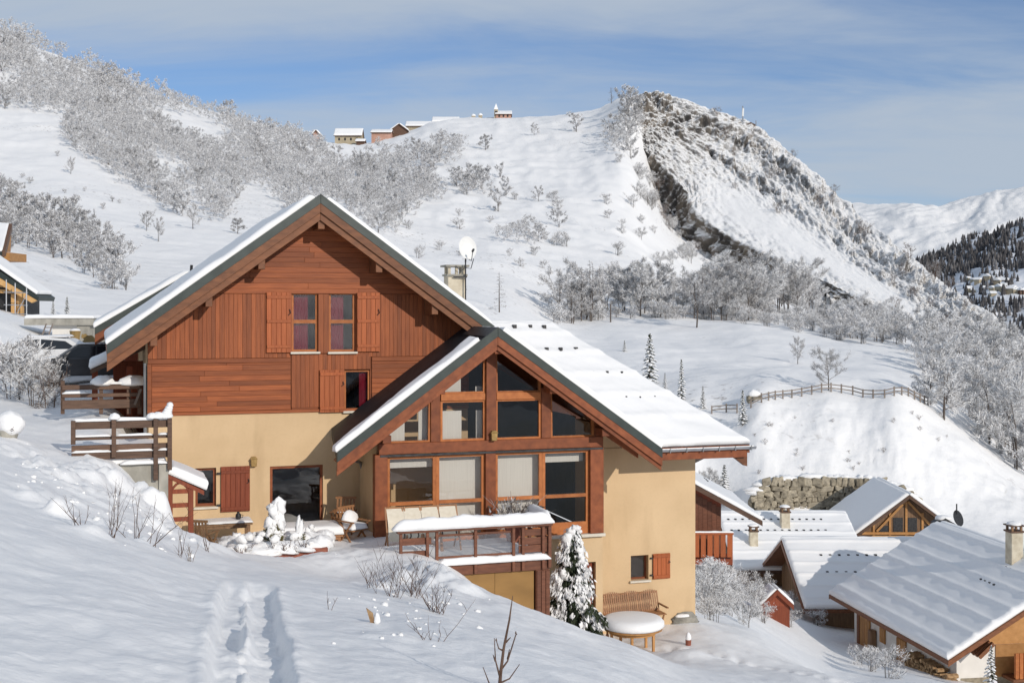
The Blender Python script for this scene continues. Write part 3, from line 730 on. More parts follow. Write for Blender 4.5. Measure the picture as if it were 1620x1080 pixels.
def clip_poly(poly, clip):
    """2D convex clip (Sutherland-Hodgman), both counter-clockwise"""
    out = list(poly)
    for i in range(len(clip)):
        a, b = clip[i], clip[(i + 1) % len(clip)]; src, out = out, []
        def side(p): return (b[0] - a[0]) * (p[1] - a[1]) - (b[1] - a[1]) * (p[0] - a[0])
        for j in range(len(src)):
            p, q = src[j], src[(j + 1) % len(src)]; sp, sq = side(p), side(q)
            if sp >= 0: out.append(p)
            if (sp >= 0) != (sq >= 0):
                f = sp / (sp - sq); out.append((p[0] + (q[0] - p[0]) * f, p[1] + (q[1] - p[1]) * f))
        if len(out) < 3: return []
    return out
def area2(p): return abs(sum(p[i][0] * p[(i + 1) % len(p)][1] - p[(i + 1) % len(p)][0] * p[i][1] for i in range(len(p)))) / 2

def wall_holes(mb, u0, u1, h0, h1, d0, d1, holes, clip=None):
    """wall slab in the plane d0 (front) .. d1 with rectangular openings and their reveals"""
    us = sorted({u0, u1, *[x for h in holes for x in h[:2] if u0 < x < u1]}); hs = sorted({h0, h1, *[x for h in holes for x in h[2:] if h0 < x < h1]})
    for i in range(len(us) - 1):
        for j in range(len(hs) - 1):
            cu, ch = (us[i] + us[i + 1]) / 2, (hs[j] + hs[j + 1]) / 2
            if any(h[0] < cu < h[1] and h[2] < ch < h[3] for h in holes): continue
            p = [(us[i], hs[j]), (us[i + 1], hs[j]), (us[i + 1], hs[j + 1]), (us[i], hs[j + 1])]
            if clip: p = clip_poly(p, clip)
            if len(p) < 3: continue
            mb.poly([(a, d0, b) for a, b in p]); mb.poly([(a, d1, b) for a, b in reversed(p)])
    for a, b, c, d in holes:
        mb.quad((a, d0, c), (a, d1, c), (a, d1, d), (a, d0, d)); mb.quad((b, d0, c), (b, d0, d), (b, d1, d), (b, d1, c))
        mb.quad((a, d0, d), (a, d1, d), (b, d1, d), (b, d0, d)); mb.quad((a, d0, c), (b, d0, c), (b, d1, c), (a, d1, c))
    if not clip:
        mb.quad((u0, d0, h0), (u0, d0, h1), (u0, d1, h1), (u0, d1, h0)); mb.quad((u1, d0, h0), (u1, d1, h0), (u1, d1, h1), (u1, d0, h1))
        mb.quad((u0, d0, h1), (u1, d0, h1), (u1, d1, h1), (u0, d1, h1))
    return mb

def snow_slab(name, quad, t, mat, parent=None, nx=40, ny=24, r=0.22, noise=0.04, seed=1, sag=0.0, extra=None, edge_noise=0.05, under=0.02, nfreq=1.6):
    """a blanket of snow on a quad a,b,c,d (a-b bottom edge, d-c top edge): rounded rim, uneven top"""
    a, b, c, d = [np.array(q, float) for q in quad]
    S, T = np.meshgrid(np.linspace(0, 1, nx), np.linspace(0, 1, ny))
    W, Hh = max(np.linalg.norm(b - a), np.linalg.norm(c - d)), max(np.linalg.norm(d - a), np.linalg.norm(c - b))
    # crowd rows towards the rims
    S = 0.5 - 0.5 * np.sign(0.5 - S) * np.abs(1 - 2 * S) ** 0.0 * np.abs(2 * S - 1) if False else S
    def crowd(v, L):
        k = min(0.45, r / L); e = 0.22
        return np.interp(v, [0, e, 1 - e, 1], [0, k, 1 - k, 1])
    S, T = crowd(S, W), crowd(T, Hh)
    B = ((1 - S)[..., None] * a + S[..., None] * b) * (1 - T)[..., None] + ((1 - S)[..., None] * d + S[..., None] * c) * T[..., None]
    n = np.cross(b - a, d - a); n /= np.linalg.norm(n)
    if n[2] < 0: n = -n
    e = np.minimum(np.minimum(S, 1 - S) * W, np.minimum(T, 1 - T) * Hh)
    q = np.clip(1 - e / r, 0, 1); prof = np.sqrt(np.clip(1 - q ** 2.2, 0, 1))
    hh = t * (0.35 + 0.65 * prof) + noise * prof * fbm(S * W * nfreq, T * Hh * nfreq, 4, seed)
    if extra is not None: hh = hh + extra(S, T) * prof
    top = B + n * hh[..., None]
    # ragged rim
    rim = fbm(S * W * 2.3 + 7, T * Hh * 2.3, 3, seed + 5) * edge_noise
    cen = (a + b + c + d) / 4
    out = B - cen; out /= np.maximum(np.linalg.norm(out, axis=-1, keepdims=True), 1e-6)
    top = top + out * (rim * (e < 1e-6))[..., None]
    V = list(map(tuple, top.reshape(-1, 3))); mbq = MB(); mbq.v = V
    idx = np.arange(nx * ny).reshape(ny, nx)
    for j in range(ny - 1):
        for i in range(nx - 1):
            mbq.f.append((int(idx[j, i]), int(idx[j, i + 1]), int(idx[j + 1, i + 1]), int(idx[j + 1, i])))
    ring = list(idx[0, :]) + list(idx[1:, -1]) + list(idx[-1, -2::-1]) + list(idx[-2:0:-1, 0])
    Bf = B.reshape(-1, 3); base = len(mbq.v)
    for k in ring: mbq.v.append(tuple(Bf[k] + n * under))
    m = len(ring)
    for k in range(m):
        mbq.f.append((int(ring[k]), base + k, base + (k + 1) % m, int(ring[(k + 1) % m])))
    mbq.f.append(tuple(base + k for k in range(m)))
    return mbq.build(name, mat, parent, smooth=True)

def snow_cap(name, p0, p1, w, t, parent, seed=0, mat=None):
    """rounded ridge of snow lying along a rail from p0 to p1"""
    p0, p1 = Vector(p0), Vector(p1); L = (p1 - p0).length; n = max(4, int(L / 0.09)); k = 9
    d = (p1 - p0).normalized(); sd = d.cross(Vector((0, 0, 1))).normalized()
    ph = random.Random(seed).random() * 50
    f = np.linspace(0, 1, n + 1); e = np.minimum(f, 1 - f) * L; sc_ = np.sqrt(np.clip(e / (w * 0.8), 0.06, 1))
    wob = 1 + 0.26 * fbm(f * L * 2.5 + ph, f * 0 + ph, 3, seed); a = np.pi * np.arange(k) / (k - 1)
    c = np.array(p0)[None] + f[:, None] * (np.array(p1) - np.array(p0))[None]
    wob2 = wob[:, None] * (1 + 0.12 * fbm(f[:, None] * L * 6 + ph + a[None] * 0, a[None] * 1.5 + f[:, None] * 0, 2, seed + 3))
    V = c[:, None, :] + np.array(sd)[None, None] * (np.cos(a)[None] * w / 2 * (0.8 + 0.2 * sc_)[:, None] * wob2)[..., None]
    V[..., 2] += np.sin(a)[None] ** 0.7 * t * sc_[:, None] * wob2
    mb = MB(); mb.v = [tuple(map(float, v)) for v in V.reshape(-1, 3)]
    for i in range(n):
        for j in range(k - 1):
            q = i * k + j; mb.f.append((q, q + 1, q + k + 1, q + k))
        mb.f.append((i * k, i * k + k, i * k + 2 * k - 1, i * k + k - 1))
    mb.f.append(tuple(range(k))); mb.f.append(tuple(n * k + j for j in range(k - 1, -1, -1)))
    return mb.build(name, mat or M['snow'], parent, smooth=True)

def snow_lump(name, c, rx, ry, rz, parent=None, seed=0, mat=None, squash=True, n=18, amp=0.22, freq=1.7, build=True):
    ph = random.Random(seed).random() * 90
    TH, AA = np.meshgrid(np.pi * np.arange(n // 2 + 1) / (n // 2), 2 * np.pi * np.arange(n) / n, indexing='ij')
    x, y, z = np.sin(TH) * np.cos(AA), np.sin(TH) * np.sin(AA), np.cos(TH)
    q = 1 + amp * fbm(x * freq + ph + z, y * freq + z * 1.3 + ph, 4, seed, 0.6)
    zz = np.where(z < 0, z * 0.35, z) if squash else z
    V = np.stack([c[0] + x * rx * q, c[1] + y * ry * q, c[2] + zz * rz * q], -1).reshape(-1, 3)
    mb = MB(); mb.v = [tuple(map(float, v)) for v in V]
    for i in range(n // 2):
        for j in range(n):
            a = i * n + j; b = i * n + (j + 1) % n
            mb.f.append((a, b, b + n, a + n))
    if not build: return mb
    return mb.build(name, mat or M['snow_clump'], parent, smooth=True)

HOUSE = thing('chalet', 'large wooden chalet with ochre plaster base, gabled glazed bay and snowy roofs', 'chalet', (X0, Y0, ZB), PHI)

# roof lines, chalet coordinates
FD, BD = -1.0, 9.5                        # front overhang, back
AP_U, AP_H = H(507, 310, FD).x, H(507, 310, FD).z
SL = (AP_H - H(170, 547, FD).z) / (AP_U - H(170, 547, FD).x)        # main gable: ridge position, height of the roof surface, slope
def roof_h(u): return AP_H - SL * abs(u - AP_U)
LU, RU = H(169, 548, FD).x, 5.3                        # roof edges left and right
BF_D = -2.5; BR_D = -3.25
B_AP, B_L, B_R = [(lambda v: (v.x, v.z))(H(*p, BR_D)) for p in ((787, 520), (533, 718), (1047, 712))]
def bay_h(u):
    if u < B_AP[0]: return B_L[1] + (u - B_L[0]) * (B_AP[1] - B_L[1]) / (B_AP[0] - B_L[0])
    return B_AP[1] - (u - B_AP[0]) * (B_AP[1] - B_R[1]) / (B_R[0] - B_AP[0])

# ---- windows and openings of the main facade (u0, u1, h0, h1)
W1 = (HU(462), HU(503), HZ(556, 480), HZ(463, 480))
W2 = (HU(521), HU(562), HZ(556, 540), HZ(463, 540))
W3 = (HU(545), HU(586), HZ(649, 565), HZ(585, 565))
W4 = (HU(309), HU(342), HZ(801, 325), HZ(740, 325))
W5 = (HU(427), HU(511), -0.12, HZ(736, 470))
HW = 3.15                                   # wood starts
WL, WR = -4.53, 4.2
pl = MB()
wall_holes(pl, WL + 0.02, WR - 0.02, -1.5, HW, 0.0, 0.28, [W4, W5])
plaster = pl.build('plaster_wall', M['plaster'], HOUSE, fix=False)

gable = [(WL, HW), (WR, HW), (WR, roof_h(WR) - 0.32), (AP_U, AP_H - 0.32), (WL, roof_h(WL) - 0.32)]
wb = MB(); wall_holes(wb, WL, WR, HW + 0.002, AP_H, 0.03, 0.26, [W1, W2, W3], gable)
woodwall = wb.build('wood_wall', M['beam'], HOUSE, fix=False)

def boards(parent, reg, width, horizontal, holes, mat, clip=gable, d0=-0.02, d1=0.03, gap=0.0035, seed=0):
    """planks one by one, cut at the roof line and at the openings"""
    rr = random.Random(seed); u0, u1, h0, h1 = reg
    pos = h0 if horizontal else u0; end = h1 if horizontal else u1; k = 0
    while pos < end - 0.02:
        w = min(width * rr.uniform(0.93, 1.07), end - pos)
        pieces = [(u0, u1, pos, pos + w - gap)] if horizontal else [(pos, pos + w - gap, h0, h1)]
        for (a, b, c, d) in holes:
            nxt = []
            for (p, q, r, s) in pieces:
                if q <= a or p >= b or s <= c or r >= d: nxt.append((p, q, r, s)); continue
                if horizontal:
                    if a - p > 0.04: nxt.append((p, a, r, s))
                    if q - b > 0.04: nxt.append((b, q, r, s))
                else:
                    if c - r > 0.04: nxt.append((p, q, r, c))
                    if s - d > 0.04: nxt.append((p, q, d, s))
            pieces = nxt
        for (p, q, r, s) in pieces:
            cuts = [p, q]
            if horizontal and q - p > 3.2: cuts = [p, p + (q - p) * rr.uniform(0.3, 0.7), q]
            for i in range(len(cuts) - 1):
                g = 0.004 if i else 0
                poly = [(cuts[i] + g, r), (cuts[i + 1], r), (cuts[i + 1], s), (cuts[i] + g, s)]
                poly = clip_poly(poly, clip) if clip else poly
                if len(poly) < 3 or area2(poly) < 0.003: continue
                dd = d0 - rr.uniform(0, 0.006)
                MB().extrude([(x, dd, z) for x, z in poly], (0, d1 - dd, 0)).build('plank', mat, parent, bevel=0.003)
        pos += w

band_h = HZ(566, 400)
top_h = HZ(464, 400)
uS1, uS2 = HU(420), HU(600)
holes = [W1, W2, W3]
ub = [(W1[0] - 0.02, W2[1] + 0.02, W1[2] - 0.05, W1[3] + 0.02), (W3[0] - 0.02, W3[1] + 0.02, W3[2] - 0.04, W3[3] + 0.02)]
boards(woodwall, (WL, WR, top_h, AP_H), 0.145, True, [], M['plank_h'], seed=1)
boards(woodwall, (WL, W1[0] - 0.03, band_h, top_h - 0.012), 0.115, False, ub, M['plank_v'], seed=2)
boards(woodwall, (W2[1] + 0.03, WR, band_h, top_h - 0.012), 0.115, False, ub, M['plank_v'], seed=3)
uM0, uM1 = HU(461), HU(587)
boards(woodwall, (WL + 0.10, uM0 - 0.02, HW + 0.06, band_h - 0.13), 0.135, True, ub, M['plank_h'], seed=4)
boards(woodwall, (uM0, uM1, HW + 0.10, W1[2] - 0.07), 0.12, False, ub, M['plank_v'], seed=5)
boards(woodwall, (uM1 + 0.02, WR, HW + 0.06, band_h - 0.13), 0.135, True, ub, M['plank_h'], seed=6)
boards(woodwall, (W1[1] + 0.01, W2[0] - 0.01, W1[2] - 0.05, top_h - 0.012), 0.155, False, [], M['plank_v'], seed=8)
# trim boards
tr = lambda a, b, c, d, dd=-0.035: MB().box(a, b, dd, 0.03, c, d).build('trim_board', M['plank_h'], woodwall, bevel=0.005)
tr(WL, uM0 - 0.02, band_h - 0.125, band_h - 0.008); tr(uM1 + 0.02, WR, band_h - 0.125, band_h - 0.008)
tr(WL - 0.012, WL + 0.095, HW + 0.05, band_h - 0.13, -0.04)
tr(WL, WR, HW - 0.03, HW + 0.05, -0.045)
tr(uM0, HU(503), HW + 0.052, HW + 0.098)

def window(parent, w, d, cols=1, rail=None, fw=0.055, name='window', mat='frame', sill=True, depth=0.07, curtain=None, sill_out=0.07, transom=None):
    """frame set back in an opening, with its panes and sill"""
    u0, u1, h0, h1 = w
    fr = MB(); fr.box(u0, u1, d, d + depth, h1 - fw, h1).box(u0, u1, d, d + depth, h0, h0 + fw)
    fr.box(u0, u0 + fw, d, d + depth, h0 + fw, h1 - fw).box(u1 - fw, u1, d, d + depth, h0 + fw, h1 - fw)
    xs = [u0 + fw + (u1 - u0 - 2 * fw) * i / cols for i in range(cols + 1)]
    for x in xs[1:-1]: fr.box(x - fw * 0.45, x + fw * 0.45, d + 0.003, d + depth - 0.003, h0 + fw, h1 - fw)
    o = fr.build(name, M[mat], parent)
    if rail is not None: MB().box(u0 + fw, u1 - fw, d - 0.005, d + 0.03, rail - 0.05, rail + 0.05).build('glazing_bar', M['frame'], o)
    for i in range(cols):
        a, b = xs[i] + (fw * 0.45 if i else 0), xs[i + 1] - (fw * 0.45 if i < cols - 1 else 0)
        MB().quad((a, d + 0.035, h0 + fw), (b, d + 0.035, h0 + fw), (b, d + 0.035, h1 - fw), (a, d + 0.035, h1 - fw)).build('pane', M['glass'], o, fix=False)
    if sill: MB().box(u0 - 0.05, u1 + 0.05, d - depth - sill_out - 0.06, d + 0.0, h0 - 0.06, h0 - 0.004).build('sill', M['sill'], o, bevel=0.006)
    if curtain:
        a, b = u0 + (u1 - u0) * curtain[0], u0 + (u1 - u0) * curtain[1]
        c = MB(); n = 24
        for i in range(n + 1):
            x = a + (b - a) * i / n; y = d + 0.13 + 0.018 * math.sin(i * 1.9)
            c.v += [(x, y, h0 + 0.02), (x, y, h1 - 0.04)]
        c.f = [(2 * i, 2 * i + 2, 2 * i + 3, 2 * i + 1) for i in range(n)]
        c.build(curtain[2] if len(curtain) > 2 else 'curtain', M[curtain[3] if len(curtain) > 3 else 'curtain'], o, smooth=True, fix=False)
    return o
window(HOUSE, W1, 0.09, rail=(W1[2] + 0.51 * (W1[3] - W1[2])), curtain=(0.03, 0.66))
window(HOUSE, W2, 0.09, rail=(W2[2] + 0.51 * (W2[3] - W2[2])), curtain=(0.03, 0.60))
window(HOUSE, W3, 0.09, curtain=(0.62, 0.97))
window(HOUSE, W4, 0.12, fw=0.07, mat='beam')
window(HOUSE, W5, 0.05, fw=0.075, mat='beam', sill=False)

def shutter(parent, u0, u1, h0, h1, d, mat, n=5, battens=(0.10, 0.52, 0.92), label=None):
    o = MB().box(u0, u1, d, d + 0.02, h0, h1).build('shutter', M[mat], parent)
    w = (u1 - u0) / n
    for i in range(n): MB().box(u0 + i * w + 0.004, u0 + (i + 1) * w - 0.004, d - 0.016, d, h0 + 0.003, h1 - 0.003).build('slat', M[mat], o, bevel=0.004)
    for f in battens: MB().box(u0 + 0.01, u1 - 0.01, d - 0.038, d - 0.017, h0 + f * (h1 - h0) - 0.04, h0 + f * (h1 - h0) + 0.04).build('batten', M[mat], o, bevel=0.004)
    MB().tube([(u1 - 0.08 * (1 if mat != 'x' else 0), d - 0.04, h0 + 0.62 * (h1 - h0)), (u1 - 0.02, d - 0.065, h0 + 0.66 * (h1 - h0)), (u1 - 0.05, d - 0.05, h0 + 0.72 * (h1 - h0))], 0.012, 5).build('latch', M['iron'], o)
    return o
shutter(HOUSE, HU(421), HU(460), W1[2] - 0.02, W1[3] + 0.01, -0.085, 'shutter')
shutter(HOUSE, HU(564), HU(600), W1[2] - 0.02, W1[3] + 0.01, -0.085, 'shutter')
shutter(HOUSE, HU(505), HU(544), W3[2] - 0.03, W3[3] + 0.02, -0.085, 'shutter', battens=(0.10, 0.90))
s4 = shutter(HOUSE, HU(349), HU(395), W4[2] - 0.16, W4[3] + 0.02, -0.05, 'shutter_dark', n=6, battens=(0.07, 0.88))
for hz in (W4[2], W4[3] - 0.18): MB().box(HU(343), HU(349), -0.06, -0.005, hz, hz + 0.05).build('hinge', M['iron'], s4)

# ---- other walls and floors, closing the volume
ow = MB()
ow.box(WL + 0.03, WL + 0.27, 0.285, 9.0, -1.5, roof_h(WL) - 0.34)
ow.box(WR - 0.27, WR - 0.03, 0.285, 9.0, -1.5, roof_h(WR) - 0.34)
ow.extrude([(WL, 9.0, -1.5), (WR, 9.0, -1.5), (WR, 9.0, roof_h(WR) - 0.34), (AP_U, 9.0, AP_H - 0.34), (WL, 9.0, roof_h(WL) - 0.34)], (0, 0.25, 0))
ow.build('side_wall', M['plaster'], HOUSE)
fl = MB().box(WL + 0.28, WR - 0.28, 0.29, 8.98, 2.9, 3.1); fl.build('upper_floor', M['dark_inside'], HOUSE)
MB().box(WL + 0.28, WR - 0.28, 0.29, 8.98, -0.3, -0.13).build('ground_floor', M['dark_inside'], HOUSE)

# ---- main roof
def roof_slab(name, quad, thick, mat, parent):
    q = [Vector(p) for p in quad]
    return MB().extrude([p - Vector((0, 0, thick)) for p in q], (0, 0, thick)).build(name, mat, parent)
roof = roof_slab('roof', [(LU, FD, roof_h(LU)), (AP_U, FD, AP_H), (AP_U, BD, AP_H), (LU, BD, roof_h(LU))], 0.26, M['soffit'], HOUSE)
roof_slab('roof_slope', [(AP_U + 0.002, FD, AP_H), (RU, FD, roof_h(RU)), (RU, BD, roof_h(RU)), (AP_U + 0.002, BD, AP_H)], 0.26, M['soffit'], roof)
def rake(parent, a, b, d, top, bot, dep, mat, name):
    """board in the plane d following the slope from a to b (u, h of the roof surface)"""
    pts = [(a[0], d, a[1] + top), (b[0], d, b[1] + top), (b[0], d, b[1] + bot), (a[0], d, a[1] + bot)]
    return MB().extrude(pts, (0, dep, 0)).build(name, mat, parent, bevel=0.004)
ml, mr_, ma = (LU, roof_h(LU)), (RU - 0.65, roof_h(RU - 0.65)), (AP_U, AP_H)
for (e, s) in ((ml, -1), (mr_, 1)):
    a = (ma[0] + 0.002 * s, ma[1])
    rake(roof, a, e, FD - 0.055, 0.05, -0.20, 0.052, M['green_metal'], 'verge_flashing')
    rake(roof, a, e, FD - 0.042, -0.19, -0.44, 0.04, M['barge'], 'barge_board')
    rake(roof, a, e, FD + 0.02, -0.30, -0.64, 0.05, M['barge'], 'barge_board')
for px, py in ((413, 412), (330, 473), (243, 541), (598, 414), (686, 485), (507, 352)):
    q = H(px, py, -0.75); u = q.x; hh = roof_h(u) - 0.28
    pts = [(u - 0.09, hh - 0.56), (u + 0.09, hh - 0.56), (u + 0.09, roof_h(u + 0.09) - 0.27), (u - 0.09, roof_h(u - 0.09) - 0.27)]
    MB().extrude([(x, FD + 0.10, z) for x, z in pts], (0, 0.95, 0)).build('purlin', M['barge'], roof, bevel=0.01)
# ridge cap
MB().extrude([(AP_U - 0.16, FD - 0.06, AP_H - 0.10), (AP_U, FD - 0.06, AP_H + 0.035), (AP_U + 0.16, FD - 0.06, AP_H - 0.10), (AP_U, FD - 0.06, AP_H + 0.02)], (0, BD - FD, 0)).build('ridge_cap', M['iron'], roof)
snow_slab('snow', [(LU + 0.02, FD + 0.02, roof_h(LU + 0.02)), (LU + 0.02, BD, roof_h(LU + 0.02)), (AP_U - 0.12, BD, roof_h(AP_U - 0.12)), (AP_U - 0.12, FD + 0.02, roof_h(AP_U - 0.12))], 0.20, M['snow'], roof, 60, 40, r=0.16, noise=0.04, seed=3, edge_noise=0.07)
snow_slab('snow', [(AP_U + 0.14, FD + 0.02, roof_h(AP_U + 0.14)), (RU - 0.75, FD + 0.02, roof_h(RU - 0.75)), (RU - 0.75, BD, roof_h(RU - 0.75)), (AP_U + 0.14, BD, roof_h(AP_U + 0.14))], 0.17, M['snow'], roof, 60, 40, r=0.16, noise=0.04, seed=5, edge_noise=0.07)
# left eave gutter and downpipe
MB().tube([(WL - 0.06, 0.12, -0.6), (WL - 0.06, 0.12, 4.5)], 0.045, 8).build('downpipe', M['pipe'], HOUSE)

# chimney on the far slope
ch = H(719, 440, 3.0); cz = roof_h(ch.x)
cu0, cu1 = HU(704, 3.0), HU(735, 3.0); ct = HZ(437, 720, 3.0)
chim = MB().box(cu0 + 0.03, cu1 - 0.03, 2.75, 3.25, cz - 0.5, ct).build('chimney', M['chimney'], roof, bevel=0.01)
MB().box(cu0 - 0.01, cu1 + 0.01, 2.7, 3.3, ct, ct + 0.06).build('chimney_collar', M['concrete'], chim)
for (a, b) in ((cu0 + 0.04, 2.77), (cu1 - 0.12, 2.77), ((cu0 + cu1) / 2 - 0.04, 2.77), (cu0 + 0.04, 3.15), (cu1 - 0.12, 3.15)):
    MB().box(a, a + 0.08, b, b + 0.08, ct + 0.06, ct + 0.28).build('chimney_pillar', M['chimney'], chim)
MB().box(cu0 - 0.06, cu1 + 0.06, 2.66, 3.34, ct + 0.28, ct + 0.34).build('chimney_cap', M['concrete'], chim)
MB().box(cu0 - 0.05, cu0 + 0.16, 2.72, 2.78, ct - 0.02, ct + 0.0).build('chimney_rim', M['concrete'], chim)

# ---- glazed bay
bs = MB()
bs.box(HU(600, BF_D) - 0.02, HU(600, BF_D) + 0.22, BF_D + 0.25, -0.005, -1.5, bay_h(1.1) - 0.3)          # left wall
bs.build('bay_wall', M['plaster'], HOUSE)
BU0, BU1 = HU(600, BF_D) - 0.02, HU(953, BF_D)
DOOR = (HU(920, BF_D), HU(943, BF_D), -2.95, HZ(889, 930, BF_D))
lw = MB(); wall_holes(lw, BU0, BU1 + 0.02, -4.2, -0.16, BF_D + 0.02, BF_D + 0.3, [DOOR]); lw.build('bay_base_wall', M['plaster'], HOUSE, fix=False)
dl = MB().box(DOOR[0], DOOR[1], BF_D + 0.2, BF_D + 0.24, DOOR[2], DOOR[3]).build('door', M['shutter_dark'], HOUSE)
for i in range(5):
    w = (DOOR[1] - DOOR[0] - 0.08) / 5
    MB().box(DOOR[0] + 0.04 + i * w, DOOR[0] + 0.035 + (i + 1) * w, BF_D + 0.18, BF_D + 0.199, DOOR[2] + 0.02, DOOR[3] - 0.04).build('plank', M['shutter_dark'], dl)
MB().tube([(DOOR[1] - 0.1, BF_D + 0.17, -1.9), (DOOR[1] - 0.1, BF_D + 0.12, -1.9), (DOOR[1] - 0.2, BF_D + 0.12, -1.9)], 0.014, 6).build('handle', M['iron'], dl)
rw = MB(); rw.box(BU1 - 0.22, BU1 - 0.002, BF_D + 0.301, -1.0, -4.2, bay_h(BU1) - 0.3); rw.build('bay_side_wall', M['plaster'], HOUSE)
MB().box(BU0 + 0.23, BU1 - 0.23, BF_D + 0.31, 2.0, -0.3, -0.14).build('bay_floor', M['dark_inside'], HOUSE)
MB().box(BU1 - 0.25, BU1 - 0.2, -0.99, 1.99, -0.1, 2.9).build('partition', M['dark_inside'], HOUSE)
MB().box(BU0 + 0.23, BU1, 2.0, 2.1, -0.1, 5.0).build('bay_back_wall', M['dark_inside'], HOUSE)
def bpost(a, b, z0, z1, d0=BF_D - 0.04, d1=BF_D + 0.14, mat='beam', name='post'):
    return MB().box(HU(a, BF_D), HU(b, BF_D), d0, d1, z0, z1).build(name, M[mat], bay, bevel=0.008)
beam_t, beam_b = HZ(695, 790, BF_D), HZ(712, 790, BF_D)
bay = MB().box(BU0, BU1, BF_D - 0.07, BF_D + 0.16, beam_b, beam_t).build('bay_frame', M['beam'], HOUSE, bevel=0.01)
bz = -0.14
bpost(592, 612, bz, beam_b, BF_D - 0.1, BF_D + 0.2); bpost(767, 783, bz, beam_b, BF_D - 0.09, BF_D + 0.18); bpost(932, 953, bz, beam_b, BF_D - 0.1, BF_D + 0.2)
uc = (HU(768, BF_D) + HU(782, BF_D)) / 2
bpost(768, 784, beam_t, bay_h(uc) - 0.42, BF_D - 0.09, BF_D + 0.18)
bpost(681, 696, beam_t, bay_h(HU(682, BF_D)) - 0.38); bpost(856, 871, beam_t, bay_h(HU(870, BF_D)) - 0.38)
th_b, th_t = HZ(632, 780, BF_D), HZ(621, 780, BF_D)
MB().box(HU(697, BF_D), HU(767, BF_D), BF_D - 0.05, BF_D + 0.12, th_b, th_t).build('transom', M['frame'], bay, bevel=0.006)
MB().box(HU(785, BF_D), HU(855, BF_D), BF_D - 0.05, BF_D + 0.12, th_b, th_t).build('transom', M['frame'], bay, bevel=0.006)
# short purlin ends over the transoms and the bay corners
for px, zz in ((688, th_t + 0.10), (864, th_t + 0.12), (604, beam_t + 0.06), (945, beam_t + 0.06)):
    u = HU(px, BF_D); MB().box(u - 0.11, u + 0.11, BR_D + 0.12, BF_D - 0.10, min(zz, bay_h(u) - 0.58), min(zz + 0.2, bay_h(u) - 0.36)).build('purlin_end', M['beam'], bay, bevel=0.01)
MB().box(HU(777, BF_D) - 0.1, HU(777, BF_D) + 0.1, BR_D + 0.1, BF_D - 0.1, bay_h(4.0) - 0.62, bay_h(4.0) - 0.36).build('purlin_end', M['beam'], bay, bevel=0.01)
# panes of the gable (cut along the roof line)
bclip = [(BU0, beam_t), (BU1, beam_t), (BU1, bay_h(BU1) - 0.36), (B_AP[0], B_AP[1] - 0.36), (BU0, bay_h(BU0) - 0.36)]
def gpane(a, b, z0, z1, nm='pane'):
    p = clip_poly([(HU(a, BF_D), z0), (HU(b, BF_D), z0), (HU(b, BF_D), z1), (HU(a, BF_D), z1)], bclip)
    if len(p) < 3: return
    cx = sum(x for x, _ in p) / len(p); cz_ = sum(z for _, z in p) / len(p)
    o = MB().poly([(x, BF_D + 0.06, z) for x, z in p]).build(nm, M['glass'], bay, fix=False)
    fr = MB(); k = len(p)
    inn = []
    for x, z in p:
        L = math.hypot(cx - x, cz_ - z); f = 0.075 / max(L, 0.2); inn.append((x + (cx - x) * f, z + (cz_ - z) * f))
    for i in range(k):
        j = (i + 1) % k
        fr.extrude([(p[i][0], BF_D + 0.01, p[i][1]), (p[j][0], BF_D + 0.01, p[j][1]), (inn[j][0], BF_D + 0.01, inn[j][1]), (inn[i][0], BF_D + 0.01, inn[i][1])], (0, 0.09, 0))
    fr.build('pane_frame', M['frame'], o)
for a, b, z0, z1 in ((606, 681, beam_t, 9), (697, 768, beam_t, th_b), (697, 768, th_t, 9), (784, 856, beam_t, th_b), (784, 856, th_t, 9), (871, 940, beam_t, 9)):
    gpane(a, b, z0, z1)
inf = clip_poly([(HU(940, BF_D), beam_t), (BU1 + 0.25, beam_t), (BU1 + 0.25, 9), (HU(940, BF_D), 9)], [(BU0, beam_t), (BU1 + 0.25, beam_t), (BU1 + 0.25, bay_h(BU1 + 0.25) - 0.2), (B_AP[0], B_AP[1] - 0.2), (BU0, bay_h(BU0) - 0.2)])
MB().extrude([(x, BF_D - 0.03, z) for x, z in inf], (0, 0.12, 0)).build('infill_board', M['beam'], bay)
inf = clip_poly([(BU0 - 0.2, beam_t), (HU(610, BF_D), beam_t), (HU(610, BF_D), 9), (BU0 - 0.2, 9)], [(BU0 - 0.3, beam_t), (BU1, beam_t), (BU1, bay_h(BU1) - 0.2), (B_AP[0], B_AP[1] - 0.2), (BU0 - 0.3, bay_h(BU0 - 0.3) - 0.2)])
if len(inf) > 2: MB().extrude([(x, BF_D - 0.03, z) for x, z in inf], (0, 0.12, 0)).build('infill_board', M['beam'], bay)
# white roller blinds / inner wall strips behind the left half
def blind(parent, a, b, z0, z1, d=BF_D + 0.32, clip=True, wavy=False):
    p = [(HU(a, d), z0), (HU(b, d), z0), (HU(b, d), z1), (HU(a, d), z1)]
    if clip: p = clip_poly(p, bclip)
    if len(p) < 3: return
    MB().extrude([(x, d, z) for x, z in p], (0, 0.02, 0)).build('blind', M['blind'], parent)
zt = HZ(651, 720, BF_D)
blind(bay, 600, 640, beam_t, 9); blind(bay, 662, 677, beam_t, HZ(645, 670, BF_D)); blind(bay, 692, 730, beam_t, zt); blind(bay, 753, 766, beam_t, zt)
blind(bay, 696, 729, th_t, 9); blind(bay, 752, 764, th_t, HZ(612, 760, BF_D))
